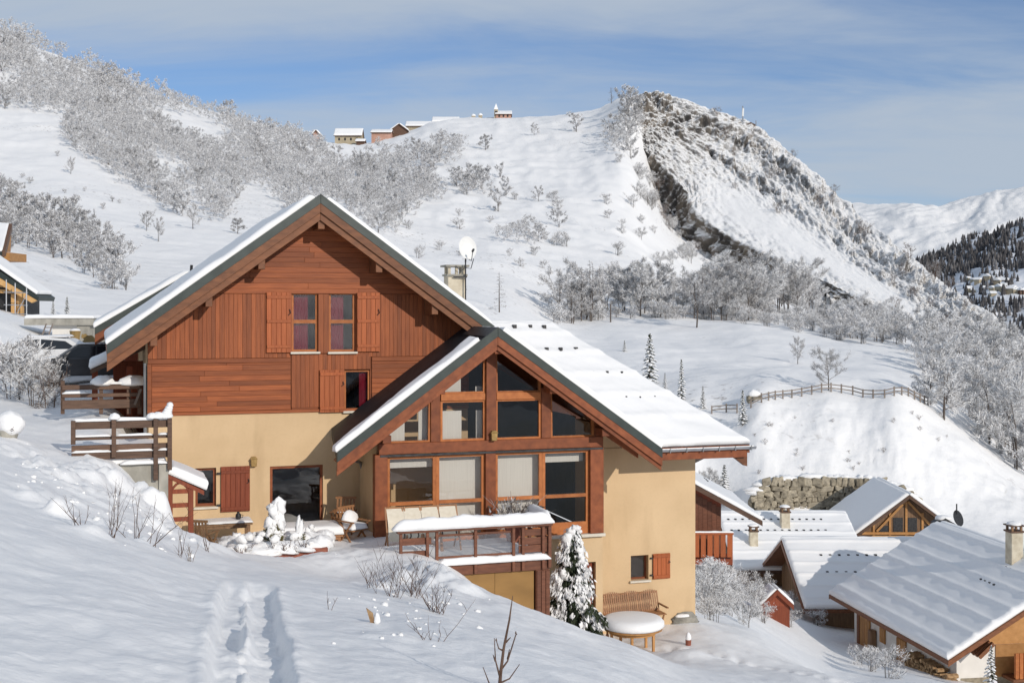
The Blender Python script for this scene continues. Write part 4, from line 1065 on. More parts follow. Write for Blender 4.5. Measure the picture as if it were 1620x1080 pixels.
# lower glazing: four lights with a rail
l_t, l_r, l_b = beam_b - 0.05, HZ(790, 770, BF_D), 0.0
def light(a, b, solid=0.0):
    u0, u1 = HU(a, BF_D), HU(b, BF_D); f = 0.085; d = BF_D + 0.02
    fr = MB(); fr.box(u0, u0 + f, d, d + 0.08, bz, l_t).box(u1 - f, u1, d, d + 0.08, bz, l_t).box(u0 + f, u1 - f, d, d + 0.08, l_t - f, l_t).box(u0 + f, u1 - f, d, d + 0.08, bz, bz + 0.1 + solid)
    o = fr.build('window', M['frame'], bay)
    MB().box(u0 + f, u1 - f, d - 0.012, d + 0.07, l_r - 0.045, l_r + 0.045).build('glazing_bar', M['frame'], o)
    MB().quad((u0 + f, d + 0.045, l_r + 0.045), (u1 - f, d + 0.045, l_r + 0.045), (u1 - f, d + 0.045, l_t - f), (u0 + f, d + 0.045, l_t - f)).build('pane', M['glass'], o, fix=False)
    MB().quad((u0 + f, d + 0.045, bz + 0.1 + solid), (u1 - f, d + 0.045, bz + 0.1 + solid), (u1 - f, d + 0.045, l_r - 0.045), (u0 + f, d + 0.045, l_r - 0.045)).build('pane', M['glass'], o, fix=False)
    return o
l1 = light(612, 690); l2 = light(690.3, 767); l3 = light(783, 858, 0.12); l4 = light(858.3, 932, 0.22)
blind(l2, 694, 762, 0.0, l_t, clip=False); blind(l3, 786, 853, 0.0, l_t, clip=False)
blind(l1, 612, 690, l_t - 0.35, l_t, clip=False); blind(l4, 856, 922, l_t - 0.36, l_t, clip=False)
MB().box(HU(872, BF_D - 0.06), BU1 + 0.04, BF_D - 0.14, BF_D + 0.019, bz - 0.085, bz - 0.003).build('sill', M['sill'], bay, bevel=0.008)
MB().box(BU0 + 0.02, BU1 - 0.02, BF_D - 0.11, BF_D - 0.071, beam_b - 0.06, beam_b - 0.005).build('shutter_rail', M['iron'], bay)

# bay roof: two slopes; the left one slid clear of snow except along the verge
bl_back = (0.30, -0.03, bay_h(0.30) + 0.03)
bayroof = roof_slab('bay_roof', [(B_L[0], BR_D, B_L[1]), (B_AP[0], BR_D, B_AP[1]), (B_AP[0], -0.05, B_AP[1]), bl_back], 0.24, M['dark_roof'], HOUSE)
WR_D = 2.45
roof_slab('bay_roof_slope', [(B_AP[0] + 0.002, BR_D, B_AP[1]), (B_R[0], BR_D, B_R[1]), (B_R[0], -2.2, B_R[1]), (B_AP[0] + 0.002, WR_D, B_AP[1])], 0.22, M['soffit'], bayroof)
# soffit under the left slope
roof_slab('soffit', [(B_L[0] + 0.05, BR_D + 0.02, B_L[1] - 0.25 + 0.04), (B_AP[0], BR_D + 0.02, B_AP[1] - 0.25), (B_AP[0], BF_D, B_AP[1] - 0.25), (B_L[0] + 0.05, BF_D, B_L[1] - 0.25 + 0.04)], 0.03, M['soffit'], bayroof)
for e, s in ((B_L, -1), (B_R, 1)):
    a = (B_AP[0] + 0.002 * s, B_AP[1])
    rake(bayroof, a, e, BR_D - 0.055, 0.05, -0.20, 0.052, M['green_metal'], 'verge_flashing')
    rake(bayroof, a, e, BR_D - 0.042, -0.19, -0.42, 0.04, M['beam'], 'barge_board')
    rake(bayroof, a, e, BR_D + 0.02, -0.32, -0.55, 0.05, M['beam'], 'barge_board')
MB().extrude([(B_AP[0] - 0.3, BR_D - 0.06, B_AP[1] - 0.19), (B_AP[0], BR_D - 0.06, B_AP[1] + 0.04), (B_AP[0] + 0.16, BR_D - 0.06, B_AP[1] - 0.08), (B_AP[0], BR_D - 0.06, B_AP[1] + 0.02)], (0, 2.4, 0)).build('ridge_cap', M['iron'], bayroof)
def on_bay(u, d, k=0.0): return (u, d, bay_h(u) + k)
snow_slab('snow', [on_bay(B_L[0] + 0.02, BR_D + 0.02), on_bay(B_L[0] + 0.02, BR_D + 0.45), on_bay(B_AP[0] - 0.42, BR_D + 0.62), on_bay(B_AP[0] - 0.42, BR_D + 0.02)], 0.18, M['snow'], bayroof, 16, 60, r=0.12, noise=0.05, seed=8, edge_noise=0.09)
snow_slab('snow', [on_bay(B_AP[0] + 0.12, BR_D + 0.02), on_bay(B_R[0] - 0.03, BR_D + 0.02), on_bay(B_R[0] - 0.03, -2.0), on_bay(B_AP[0] + 0.12, WR_D)], 0.20, M['snow'], bayroof, 60, 30, r=0.14, noise=0.04, seed=9, edge_noise=0.06)
# long rafter tail beside the right corner post
MB().extrude([(BU1 + 0.0, BF_D - 0.12, bay_h(BU1) - 0.24), (8.28, BF_D - 0.12, bay_h(8.28) - 0.26), (8.28, BF_D - 0.12, bay_h(8.28) - 0.56), (BU1 + 0.0, BF_D - 0.12, bay_h(BU1) - 0.60)], (0, 0.14, 0)).build('rafter', M['beam'], bayroof, bevel=0.008)

# ---- right wing with its eave towards us
WD = -1.0
WU1 = HU(1100, WD)
ww4 = (HU(998, WD), HU(1026, WD), HZ(917, 1010, WD), HZ(878, 1010, WD))
wg = MB(); wall_holes(wg, BU1 + 0.03, WU1, -4.6, 1.95, WD, WD + 0.3, [ww4]); wg.build('wing_wall', M['plaster'], HOUSE, fix=False)
MB().extrude([(BU1 + 0.03, WD + 0.02, 1.952), (8.42, WD + 0.02, 1.952), (8.42, WD + 0.02, bay_h(8.42) - 0.24), (BU1 + 0.03, WD + 0.02, bay_h(BU1) - 0.26)], (0, 0.2, 0)).build('wall_top', M['plaster'], HOUSE)
window(HOUSE, ww4, WD + 0.16, fw=0.05, mat='beam', sill_out=0.12)
sh5 = shutter(HOUSE, HU(1032, WD), HU(1059, WD), ww4[2] + 0.0, ww4[3] + 0.02, WD - 0.05, 'shutter', n=4, battens=(0.10, 0.9))
for hz in (ww4[2] + 0.1, ww4[3] - 0.12): MB().box(HU(1028, WD), HU(1032, WD), WD - 0.06, WD - 0.005, hz, hz + 0.04).build('hinge', M['iron'], sh5)
MB().box(WU1 - 0.3, WU1 - 0.004, WD + 0.301, 5.0, -4.6, 1.9).build('wing_side_wall', M['plaster'], HOUSE)
ED = -2.2; EH = 2.05; RH = B_AP[1] - 0.03; EU1 = HU(1186, ED); RU1 = HU(872, WR_D)
wing = roof_slab('wing_roof', [(B_R[0] + 0.004, ED, EH), (EU1, ED, EH), (RU1, WR_D, RH), (B_AP[0] + 0.02, WR_D, RH)], 0.22, M['soffit'], HOUSE)
def on_wing(f, g):
    """f along the eave, g up the slope"""
    a = Vector((B_R[0] + 0.03, ED, EH)).lerp(Vector((EU1, ED, EH)), f); b = Vector((B_AP[0] + 0.05, WR_D, RH)).lerp(Vector((RU1, WR_D, RH)), f)
    return a.lerp(b, g)
GROWS = []
for py in (522, 557, 593, 630, 667):
    GROWS.append(0.0)
def wing_extra(S, T):
    z = np.zeros_like(S)
    for g in (0.19, 0.37, 0.54, 0.72, 0.89):
        z += 0.055 * np.exp(-((T - g - 0.010) / 0.016) ** 2) * (0.7 + 0.3 * np.sin(S * 60))
    return z + 0.03 * fbm(S * 6, T * 5, 3, 77)
snow_slab('snow', [on_wing(-0.01, 0.0), on_wing(1.0, 0.0), on_wing(1.0, 1.0), on_wing(0, 1.0)], 0.24, M['snow'], wing, 70, 90, r=0.2, noise=0.03, seed=12, extra=wing_extra, edge_noise=0.06)
snow_slab('snow', [(RU1 - 0.1, WR_D - 0.12, RH), (RU1 + 2.6, WR_D + 4.0, RH - 2.6), (B_AP[0] + 0.02, WR_D + 4.0, RH - 2.6), (B_AP[0] + 0.02, WR_D - 0.12, RH)], 0.3, M['snow'], wing, 30, 20, r=0.2, seed=13)
roof_slab('rear_slope', [(RU1, WR_D + 0.004, RH), (EU1, WR_D + 4.6, EH), (B_AP[0] + 0.02, WR_D + 4.6, EH), (B_AP[0] + 0.02, WR_D + 0.004, RH)], 0.22, M['soffit'], wing)
# snow guards poking through
sl_n = Vector((0, -(RH - EH), WR_D - ED)).normalized()
def wing_pt(px, py):
    """where the sight line of a photo pixel meets the roof plane (raised by the snow)"""
    for i in range(400):
        g = i / 399; d = ED + g * (WR_D - ED); q = H(px, py, d)
        if q.z <= EH + g * (RH - EH) + 0.19: return q
    return None
for (px, py, s) in ((813, 521, 1.3), (838, 520, 1.1), (860, 521, 1.2), (864, 556, 1.1), (886, 556, 1.1), (910, 556, 1.2), (936, 592, .9), (959, 592, .9), (982, 592, .8), (989, 630, .6), (1011, 630, .5), (1034, 629, .5)):
    q = wing_pt(px, py)
    if q is None: continue
    q = q + sl_n * 0.02
    MB().box(q.x - 0.045 * s, q.x + 0.045 * s, q.y - 0.10, q.y + 0.03, q.z - 0.22, q.z + 0.10 * s).build('snow_guard', M['iron'], wing, bevel=0.01)
# eave: fascia, gutter with hangers, end bracket
MB().box(B_R[0] + 0.06, EU1 - 0.10, ED - 0.03, ED + 0.05, EH - 0.34, EH - 0.08).build('fascia', M['beam'], wing, bevel=0.006)
gut = MB(); n = 9
for x in (B_R[0] + 0.02, EU1 + 0.12):
    for j in range(n):
        a = math.pi + math.pi * j / (n - 1); gut.v.append((x, ED - 0.11 + 0.08 * math.cos(a), EH - 0.02 + 0.09 * math.sin(a)))
gut.f = [(j, j + 1, n + j + 1, n + j) for j in range(n - 1)]
gutter = gut.build('gutter', M['zinc'], wing, smooth=True, fix=False)
for i in range(7):
    x = B_R[0] + 0.15 + i * (EU1 - B_R[0] - 0.2) / 6
    MB().box(x - 0.012, x + 0.012, ED - 0.2, ED - 0.02, EH - 0.125, EH - 0.113).build('gutter_hook', M['pipe'], gutter)
    MB().box(x - 0.014, x + 0.014, ED - 0.205, ED - 0.193, EH - 0.12, EH + 0.01).build('gutter_hook', M['pipe'], gutter)
MB().extrude([(EU1 - 0.62, ED + 0.1, EH - 0.22), (EU1 - 0.02, ED + 0.1, EH - 0.22), (EU1 - 0.02, ED + 0.1, EH - 0.62), (EU1 - 0.10, ED + 0.1, EH - 0.60)], (0, 0.14, 0)).build('bracket', M['barge'], wing, bevel=0.006)
MB().beam((WU1 - 0.01, WD + 0.2, EH - 0.62), (WU1 + 0.78, WD + 0.2, EH - 0.30), 0.09, 0.09).build('strut', M['grey_wood'], wing)
# bay downpipe
MB().tube([H(560, 728, -0.9), H(570, 731, -0.4), H(573, 742, -0.15), H(573, 850, -0.15)], 0.04, 8).build('downpipe', M['pipe'], HOUSE, smooth=True)
# ------------------------------------------------------------------ terrace, decks and what stands on them
def local_thing(name, label, cat, u, d, h=0.0, group=None, rz=0.0):
    return thing(name, label, cat, L2W(u, d, h), PHI + rz, group)
def gh(u, d):
    """height of the snow surface above the terrace level at chalet coordinates"""
    w = L2W(u, d); return gz1(w.x, w.y) - ZB

# ---- terrace platform in front of the bay
TD = -5.45                                   # front edge
tU0, tU1 = HU(632, TD), HU(869, TD)
tz = -0.10
ter = local_thing('terrace', 'raised wooden terrace on ochre panels in front of the glazed bay', 'terrace', 0, 0)
MB().box(tU0 - 0.6, tU1, TD + 0.02, BF_D - 0.12, tz - 0.16, tz - 0.02).build('floor', M['deckwood'], ter)
MB().box(HU(640, TD), tU1 - 0.02, TD - 0.03, TD + 0.02, tz - 0.30, tz - 0.03).build('edge_beam', M['deckwood'], ter, bevel=0.008)
px_cut = [688, 784, 846]
lo = -2.2
for i in range(2): MB().box(HU(px_cut[i], TD) + 0.004, HU(px_cut[i + 1], TD) - 0.004, TD + 0.06, TD + 0.10, lo, tz - 0.31).build('panel', M['ochre_panel'], ter)
MB().box(HU(650, TD), HU(688, TD) - 0.004, TD + 0.06, TD + 0.10, lo, tz - 0.31).build('panel', M['ochre_panel'], ter)
MB().box(HU(848, TD), tU1, TD - 0.02, TD + 0.36, lo - 0.4, tz - 0.20).build('corner_post', M['deckwood'], ter, bevel=0.01)
for i in range(3): MB().box(HU(849 + i * 7, TD), HU(855 + i * 7, TD), TD - 0.045, TD - 0.021, lo - 0.4, tz - 0.32).build('plank', M['deckwood'], ter, bevel=0.004)
MB().box(tU1 - 0.1, tU1 - 0.005, TD + 0.37, BF_D - 0.14, lo - 0.4, tz - 0.165).build('side_panel', M['deckwood'], ter)
snow_slab('snow', [(tU0 - 0.3, TD + 0.12, tz - 0.02), (tU1 - 0.05, TD + 0.12, tz - 0.02), (tU1 - 0.05, BF_D - 0.5, tz - 0.02), (tU0 - 0.3, BF_D - 0.5, tz - 0.02)], 0.10, M['snow'], ter, 40, 24, r=0.15, noise=0.03, seed=21)

rl = local_thing('terrace_railing', 'brown terrace railing with boards and clear panes under a thick snow cap', 'railing', 0, 0)
r_t = HZ(832, 750, TD)                       # underside of the snow cap
rb = HZ(905, 750, TD)
for px in (633, 675, 690, 751, 811, 826, 858):
    bot = rb + (0.06 if px < 680 else 0)
    MB().box(HU(px, TD) - 0.035, HU(px, TD) + 0.035, TD - 0.10, TD - 0.031, bot - 0.02, r_t - 0.06).build('post', M['deckwood'], rl, bevel=0.006)
MB().box(HU(868, TD) - 0.04, HU(868, TD) + 0.04, TD - 0.10, TD - 0.031, tz - 0.25, r_t - 0.06).build('post', M['deckwood'], rl, bevel=0.006)
MB().box(tU0 - 0.08, tU1 + 0.04, TD - 0.16, TD + 0.04, r_t - 0.06, r_t).build('top_rail', M['deckwood'], rl, bevel=0.008)
MB().box(tU0, HU(682, TD), TD - 0.03, TD - 0.002, r_t - 0.36, r_t - 0.20).build('board', M['deckwood'], rl, bevel=0.004)
for a, b in ((633, 678), (820, 869)):
    k0 = 0.0 if a < 700 else 0.16
    MB().box(HU(a, TD), HU(b, TD), TD - 0.03, TD - 0.004, tz + 0.17 + k0, tz + 0.34 + k0).build('board', M['deckwood'], rl, bevel=0.004)
    MB().box(HU(a, TD), HU(b, TD), TD - 0.03, TD - 0.004, tz - 0.02 + k0, tz + 0.155 + k0).build('board', M['deckwood'], rl, bevel=0.004)
MB().box(HU(822, TD), HU(868, TD), TD - 0.03, TD - 0.004, r_t - 0.30, r_t - 0.14).build('board', M['deckwood'], rl, bevel=0.004)
MB().box(HU(693, TD), HU(812, TD), TD - 0.03, TD - 0.004, r_t - 0.20, r_t - 0.15).build('rail', M['deckwood'], rl)
MB().box(HU(693, TD), HU(812, TD), TD - 0.03, TD - 0.004, tz + 0.12, tz + 0.17).build('rail', M['deckwood'], rl)
for a, b in ((693, 748), (754, 808)):
    MB().box(HU(a, TD), HU(b, TD), TD - 0.022, TD - 0.014, tz + 0.17, r_t - 0.20).build('pane', M['rail_glass'], rl)
snow_cap('snow_cap', (tU0 - 0.18, TD - 0.06, r_t + 0.004), (tU1 + 0.08, TD - 0.06, r_t + 0.004), 0.30, 0.26, rl, 31)
# short return of the railing towards the house
MB().box(tU1 - 0.03, tU1 + 0.07, TD + 0.05, TD + 1.6, r_t - 0.06, r_t).build('top_rail', M['deckwood'], rl)
MB().box(tU1 - 0.02, tU1 + 0.05, TD + 1.5, TD + 1.6, tz - 0.2, r_t - 0.061).build('post', M['deckwood'], rl)
for k in range(3): MB().box(tU1 - 0.0, tU1 + 0.03, TD + 0.05, TD + 1.5, tz + 0.05 + k * 0.27, tz + 0.20 + k * 0.27).build('board', M['deckwood'], rl)
snow_cap('snow_cap', (tU1 + 0.02, TD + 0.10, r_t + 0.0), (tU1 + 0.02, TD + 1.62, r_t + 0.0), 0.22, 0.26, rl, 32)
snow_cap('snow_cap', (HU(690, TD), TD - 0.05, tz - 0.03), (tU1, TD - 0.05, tz - 0.03), 0.22, 0.15, rl, 33)
# items hanging inside the top of the railing: little pegs
for px in (640, 650, 662, 690, 700, 722):
    MB().tube([(HU(px, TD), TD + 0.03, r_t - 0.07), (HU(px, TD) + 0.02, TD + 0.04, r_t - 0.16), (HU(px, TD) - 0.02, TD + 0.05, r_t - 0.24)], 0.018, 5).build('peg', M['iron'], rl)

# ---- four folded canvas deck chairs leaning behind the railing
def deck_chair(i, px, label):
    d = -4.1; u = HU(px, d); o = local_thing('deck_chair', label, 'chair', u, d, tz, 'cream deck chairs in a row')
    w = 0.25; t = 1.16
    for s in (-1, 1): MB().beam((s * w, -0.35, 0.0), (s * w * 0.94, 0.12, t), 0.035, 0.04).build('leg', M['teak'], o)
    for s in (-1, 1): MB().beam((s * w * 0.9, 0.3, 0.0), (s * w * 0.9, -0.06, 0.55), 0.03, 0.035).build('leg', M['teak'], o)
    MB().beam((-w, 0.12, t - 0.02), (w, 0.12, t - 0.02), 0.035, 0.04).build('top_bar', M['teak'], o)
    c = MB(); n = 8
    for k in range(n + 1):
        f = k / n; y = -0.16 + 0.265 * f - 0.10 * math.sin(math.pi * f); z = 0.36 + (t - 0.40) * f
        c.v += [(-w * 0.86, y, z), (w * 0.86, y, z)]
    c.f = [(2 * k, 2 * k + 1, 2 * k + 3, 2 * k + 2) for k in range(n)]
    cc = c.build('canvas', M['canvas'], o, smooth=True, fix=False)
deck_chair(0, 626, 'leftmost cream canvas deck chair behind the snow-capped railing')
deck_chair(1, 652.5, 'second cream canvas deck chair from the left behind the railing')
deck_chair(2, 680, 'third cream canvas deck chair from the left behind the railing')
deck_chair(3, 708.5, 'rightmost cream canvas deck chair, in front of the blinds')

# dry pot plant in front of the bay windows
def spray(mb, base, n, r, h, rr, rad=0.008, up=0.8, seg=4, side=2, sidelen=0.4):
    """a tuft of bent stems with side shoots"""
    base = Vector(base)
    for i in range(n):
        a = rr.uniform(0, 6.283); lean = rr.uniform(0.05, 1) * r; hh = h * rr.uniform(0.55, 1.0)
        p = base + Vector((rr.uniform(-0.06, 0.06) * r * 3, rr.uniform(-0.06, 0.06) * r * 3, 0)); pts = [p]; dirv = Vector((math.cos(a) * lean, math.sin(a) * lean, hh)) / seg
        for k in range(seg):
            p = p + dirv * rr.uniform(0.8, 1.2) + Vector((rr.uniform(-1, 1), rr.uniform(-1, 1), 0)) * 0.05 * h
            pts.append(p)
        mb.tube(pts, [rad * (1 - 0.75 * k / seg) for k in range(seg + 1)], 4, cap=False)
        for s in range(side):
            k = rr.randint(1, seg - 1); q = pts[k]; b = rr.uniform(0, 6.283); L = hh * sidelen * rr.uniform(0.5, 1)
            e = q + Vector((math.cos(b) * 0.6, math.sin(b) * 0.6, 0.8)).normalized() * L
            mb.tube([q, q.lerp(e, 0.5) + Vector((0, 0, 0.02)), e], [rad * 0.5, rad * 0.4, rad * 0.15], 3, cap=False)
    return mb
u, d = HU(815, -3.6), -3.6
pot = local_thing('pot_plant', 'dry bushy pot plant standing against the bay window', 'plant', u, d, tz)
pot.scale = (1.2, 1.2, 1.35)
MB().lathe([(0.17, 0), (0.23, 0.34), (0.25, 0.36), (0.22, 0.36), (0.2, 0.3)], n=14).build('pot', M['terracotta'], pot)
mb = MB(); spray(mb, (0, 0, 0.3), 60, 0.75, 0.6, random.Random(4), 0.010, seg=3, side=4)
for i in range(150):
    rr = R; a = rr.uniform(0, 6.283); q = rr.random() ** 0.6 * 0.6; z = 0.38 + rr.random() * 0.5 * (1 - q * 0.5); c = Vector((q * math.cos(a), q * math.sin(a), z)); v = Vector((rr.uniform(-1, 1), rr.uniform(-1, 1), rr.uniform(-0.2, 1))).normalized() * 0.10; w_ = v.orthogonal().normalized() * 0.02
    mb.poly([c - w_, c + v * 0.5 - w_ * 1.3, c + v, c + w_])
mb.build('foliage', M['larch'], pot, fix=False)

# ---- planter bed with snow-laden shrubs in front of the facade
pd = -4.2
pU0, pU1 = HU(372, pd), HU(519, pd)
bed = local_thing('planter', 'brick-edged planter bed heaped with snow below the patio', 'planter', 0, 0)
MB().box(pU0, pU1, pd, pd + 1.9, -0.9, 0.20).build('edging', M['terracotta'], bed, bevel=0.01)
rr = random.Random(44); Q = MB()
def join(mb, o): i = len(mb.v); mb.v += o.v; mb.f += [tuple(i + j for j in f) for f in o.f]
for px, dd, rx, ry, rz in ((385, .5, .55, .5, .20), (410, .3, .5, .5, .18), (400, 1.3, .6, .5, .22), (440, .3, .6, .45, .20), (470, .3, .45, .45, .20), (488, .9, .42, .5, .28), (505, .4, .30, .35, .26), (455, 1.2, .9, .6, .24), (512, 1.2, .3, .5, .26), (425, .9, .6, .5, .22), (372, 1.0, .45, .5, .26), (497, .3, .3, .3, .22)):
    join(Q, snow_lump('', (HU(px, pd + dd), pd + dd, 0.14), rx, ry, rz, None, int(px + dd * 10), amp=0.5, freq=2.0, n=28, build=False))
for i in range(26):
    px = rr.uniform(372, 516); dd = rr.uniform(0.0, 1.4); r = rr.uniform(.04, .11)
    join(Q, snow_lump('', (HU(px, pd + dd), pd + dd, 0.30 + rr.uniform(-.05, .22)), r * 1.3, r, r, None, i, amp=0.9, freq=2.2, n=10, squash=False, build=False))
Q.build('snow', M['snow_clump'], bed, smooth=True)['kind'] = 'stuff'
mb = MB(); rr = random.Random(77)
for px in (380, 388, 430, 445, 455, 472, 480): spray(mb, (HU(px, pd + 0.05), pd + 0.02, 0.12), 7, 0.25, 0.30, rr, 0.010, side=3)
mb.build('twigs', M['twig_dark'], bed, fix=False)['kind'] = 'stuff'

def leaf_cloud(mb, c, rx, ry, rz, n, size, rr, shell=0.5):
    for i in range(n):
        while True:
            v = Vector((rr.uniform(-1, 1), rr.uniform(-1, 1), rr.uniform(-1, 1)))
            if shell < v.length < 1: break
        p = Vector(c) + Vector((v.x * rx, v.y * ry, v.z * rz))
        a = Vector((rr.gauss(0, 1), rr.gauss(0, 1), rr.gauss(0, 1))).normalized() * size * rr.uniform(0.6, 1.3); b = a.orthogonal().normalized() * size * 0.35
        mb.poly([p - a, p + b, p + a, p - b])
    return mb
# snow-hooded evergreen in the planter
q = L2W(HU(433, pd + 0.6), pd + 0.6, 0)
sh = thing('evergreen_shrub', 'small evergreen shrub bowed under a hood of snow in the planter', 'shrub', q, PHI)
leaf_cloud(MB(), (0, 0, 0.45), 0.25, 0.25, 0.42, 1300, 0.05, random.Random(3), 0.3).build('foliage', M['shrub_leaf'], sh, fix=False)
MB().tube([(0, 0, 0), (0.01, 0, 0.5), (-0.02, 0, 0.95), (0.05, 0, 1.25)], [0.03, 0.025, 0.02, 0.01], 6).build('stem', M['bark'], sh)
rr = random.Random(8); Q = MB()
for i in range(46):
    f = 0.25 + 0.75 * rr.random(); z = 0.18 + 1.06 * f; rad = float(np.interp(f, [0, .3, .55, .7, .85, 1], [.22, .22, .17, .07, .13, .08])); a = rr.uniform(-3.4, 0.6); r = rr.uniform(.05, .11) * (0.8 if f < 0.35 else 1.25)
    join(Q, snow_lump('', (0.05 * f + math.cos(a) * rad * .8, math.sin(a) * rad * .8, z), r, r, r * rr.uniform(.8, 1.5), None, i, amp=0.9, freq=2.2, n=10, squash=False, build=False))
Q.build('snow', M['snow_clump'], sh, smooth=True)['kind'] = 'stuff'
leaf_cloud(MB(), (0.02, 0, 1.02), 0.15, 0.15, 0.2, 160, 0.04, random.Random(9), 0.3).build('top_foliage', M['shrub_leaf'], sh, fix=False)
q = L2W(HU(474, pd + 0.5), pd + 0.5, 0.25)
sh2 = thing('snowy_bush', 'narrow finger of snow over a little bush in the planter', 'shrub', q, PHI)
leaf_cloud(MB(), (0, 0, 0.12), 0.16, 0.16, 0.16, 200, 0.04, random.Random(5), 0.3).build('foliage', M['shrub_leaf'], sh2, fix=False)
snow_lump('snow', (0, 0, 0.32), 0.10, 0.10, 0.28, sh2, 81, squash=False, amp=0.9, freq=2.4)

# ---- furniture on the patio
def flat_table(name, label, cat, px, d, w, dep, hh, mat, snow_t, group=None):
    u = HU(px, d); o = local_thing(name, label, cat, u, d, 0, group)
    MB().box(-w / 2, w / 2, -dep / 2, dep / 2, hh - 0.045, hh).build('table_top', M[mat], o, bevel=0.006)
    for sx in (-1, 1):
        for sy in (-1, 1): MB().box(sx * (w / 2 - 0.09) - 0.035, sx * (w / 2 - 0.09) + 0.035, sy * (dep / 2 - 0.08) - 0.035, sy * (dep / 2 - 0.08) + 0.035, -0.4, hh - 0.046).build('leg', M[mat], o)
    MB().box(-w / 2 + 0.06, w / 2 - 0.06, -dep / 2 + 0.03, -dep / 2 + 0.06, hh - 0.12, hh - 0.047).build('apron', M[mat], o)
    snow_slab('snow', [(-w / 2 - 0.02, -dep / 2 - 0.02, hh), (w / 2 + 0.02, -dep / 2 - 0.02, hh), (w / 2 + 0.02, dep / 2 + 0.02, hh), (-w / 2 - 0.02, dep / 2 + 0.02, hh)], snow_t, M['snow'], o, 30, 16, r=0.12, noise=0.03, seed=int(px))
    return o
flat_table('patio_table', 'long wooden patio table with a thin layer of snow beside the dark red shutter', 'table', 352, -1.0, 1.45, 0.8, 0.42, 'old_wood', 0.05)
flat_table('patio_table', 'low patio table under a thick slab of snow in front of the glass door', 'table', 484, -1.9, 1.75, 1.0, 0.16, 'teak', 0.24)
flat_table('side_table', 'small wooden sideboard beside the snowy armchair at the bay corner', 'table', 548, -0.75, 0.5, 0.45, 0.50, 'honey_wood', 0.02)
q = local_thing('metal_pot', 'small metal pot left on the patio table by the shutter', 'pot', HU(377, -1.1), -1.1, 0.48)
MB().lathe([(0.05, 0), (0.075, 0.05), (0.07, 0.13), (0.03, 0.17), (0.035, 0.2)], n=12).build('body', M['iron'], q, smooth=True)
MB().tube([(0.07, 0, 0.12), (0.12, 0, 0.11), (0.11, 0, 0.05), (0.07, 0, 0.04)], 0.01, 5).build('handle', M['iron'], q)
def arm_chair(name, label, px, d, h, rz, snow=True, mat='teak', group=None):
    o = local_thing(name, label, 'chair', HU(px, d), d, h, group, rz)
    for i in range(5): MB().box(-0.25 + i * 0.1, -0.165 + i * 0.1, -0.25, 0.23, 0.38, 0.405).build('seat_slat', M[mat], o)
    for s in (-1, 1):
        MB().beam((s * 0.27, -0.28, 0), (s * 0.27, 0.26, 0.60), 0.035, 0.045).build('leg', M[mat], o)
        MB().beam((s * 0.27, 0.30, 0), (s * 0.27, -0.24, 0.60), 0.035, 0.045).build('leg', M[mat], o)
        MB().box(s * 0.27 - 0.035, s * 0.27 + 0.035, -0.3, 0.3, 0.6, 0.63).build('arm_rest', M[mat], o)
    for i in range(6): MB().beam((-0.22 + i * 0.088, 0.22, 0.42), (-0.22 + i * 0.088, 0.34, 0.92), 0.05, 0.018).build('back_slat', M[mat], o)
    MB().beam((-0.28, 0.345, 0.93), (0.28, 0.345, 0.93), 0.05, 0.06).build('top_bar', M[mat], o)
    if snow:
        snow_slab('snow', [(-0.27, -0.26, 0.405), (0.27, -0.26, 0.405), (0.27, 0.22, 0.405), (-0.27, 0.22, 0.405)], 0.18, M['snow'], o, 16, 14, r=0.12, seed=3)
        snow_lump('snow', (0, 0.18, 0.6), 0.26, 0.12, 0.28, o, 5)
    return o
arm_chair('folding_armchair', 'snow-filled folding wooden armchair beside the left bay post', 560, -2.3, -0.12, 0.5)
arm_chair('folding_armchair', 'wooden armchair standing in the shadow behind the snow-filled armchair', 543, -1.2, -0.05, -0.4, snow=False)
arm_chair('garden_chair', 'brown garden chair pushed up to the long patio table near the canopy post', 322, -2.0, -0.25, 2.6, snow=False, mat='old_wood')

# ---- wall lamps
def wall_lamp(u, d, h, label):
    o = local_thing('wall_lamp', label, 'lamp', u, d, h, 'brass wall lamps')
    MB().box(-0.06, 0.06, -0.02, 0.0, -0.12, 0.14).build('back_plate', M['brass'], o, bevel=0.005)
    MB().extrude([(-0.07, -0.14, -0.10), (0.07, -0.14, -0.10), (0.085, -0.15, 0.10), (-0.085, -0.15, 0.10)], (0, 0.11, 0)).build('lantern', M['brass'], o, bevel=0.01)
    MB().extrude([(-0.10, -0.17, 0.10), (0.10, -0.17, 0.10), (0.05, -0.12, 0.16), (-0.05, -0.12, 0.16)], (0, 0.13, 0.0)).build('hood', M['brass'], o)
wall_lamp(HU(401), -0.002, HZ(731, 401), 'brass lantern on the plaster wall above the dark red shutter')
wall_lamp(HU(780, BF_D - 0.09), BF_D - 0.092, HZ(690, 780, BF_D - 0.09), 'brass lantern on the centre post of the glazed bay')

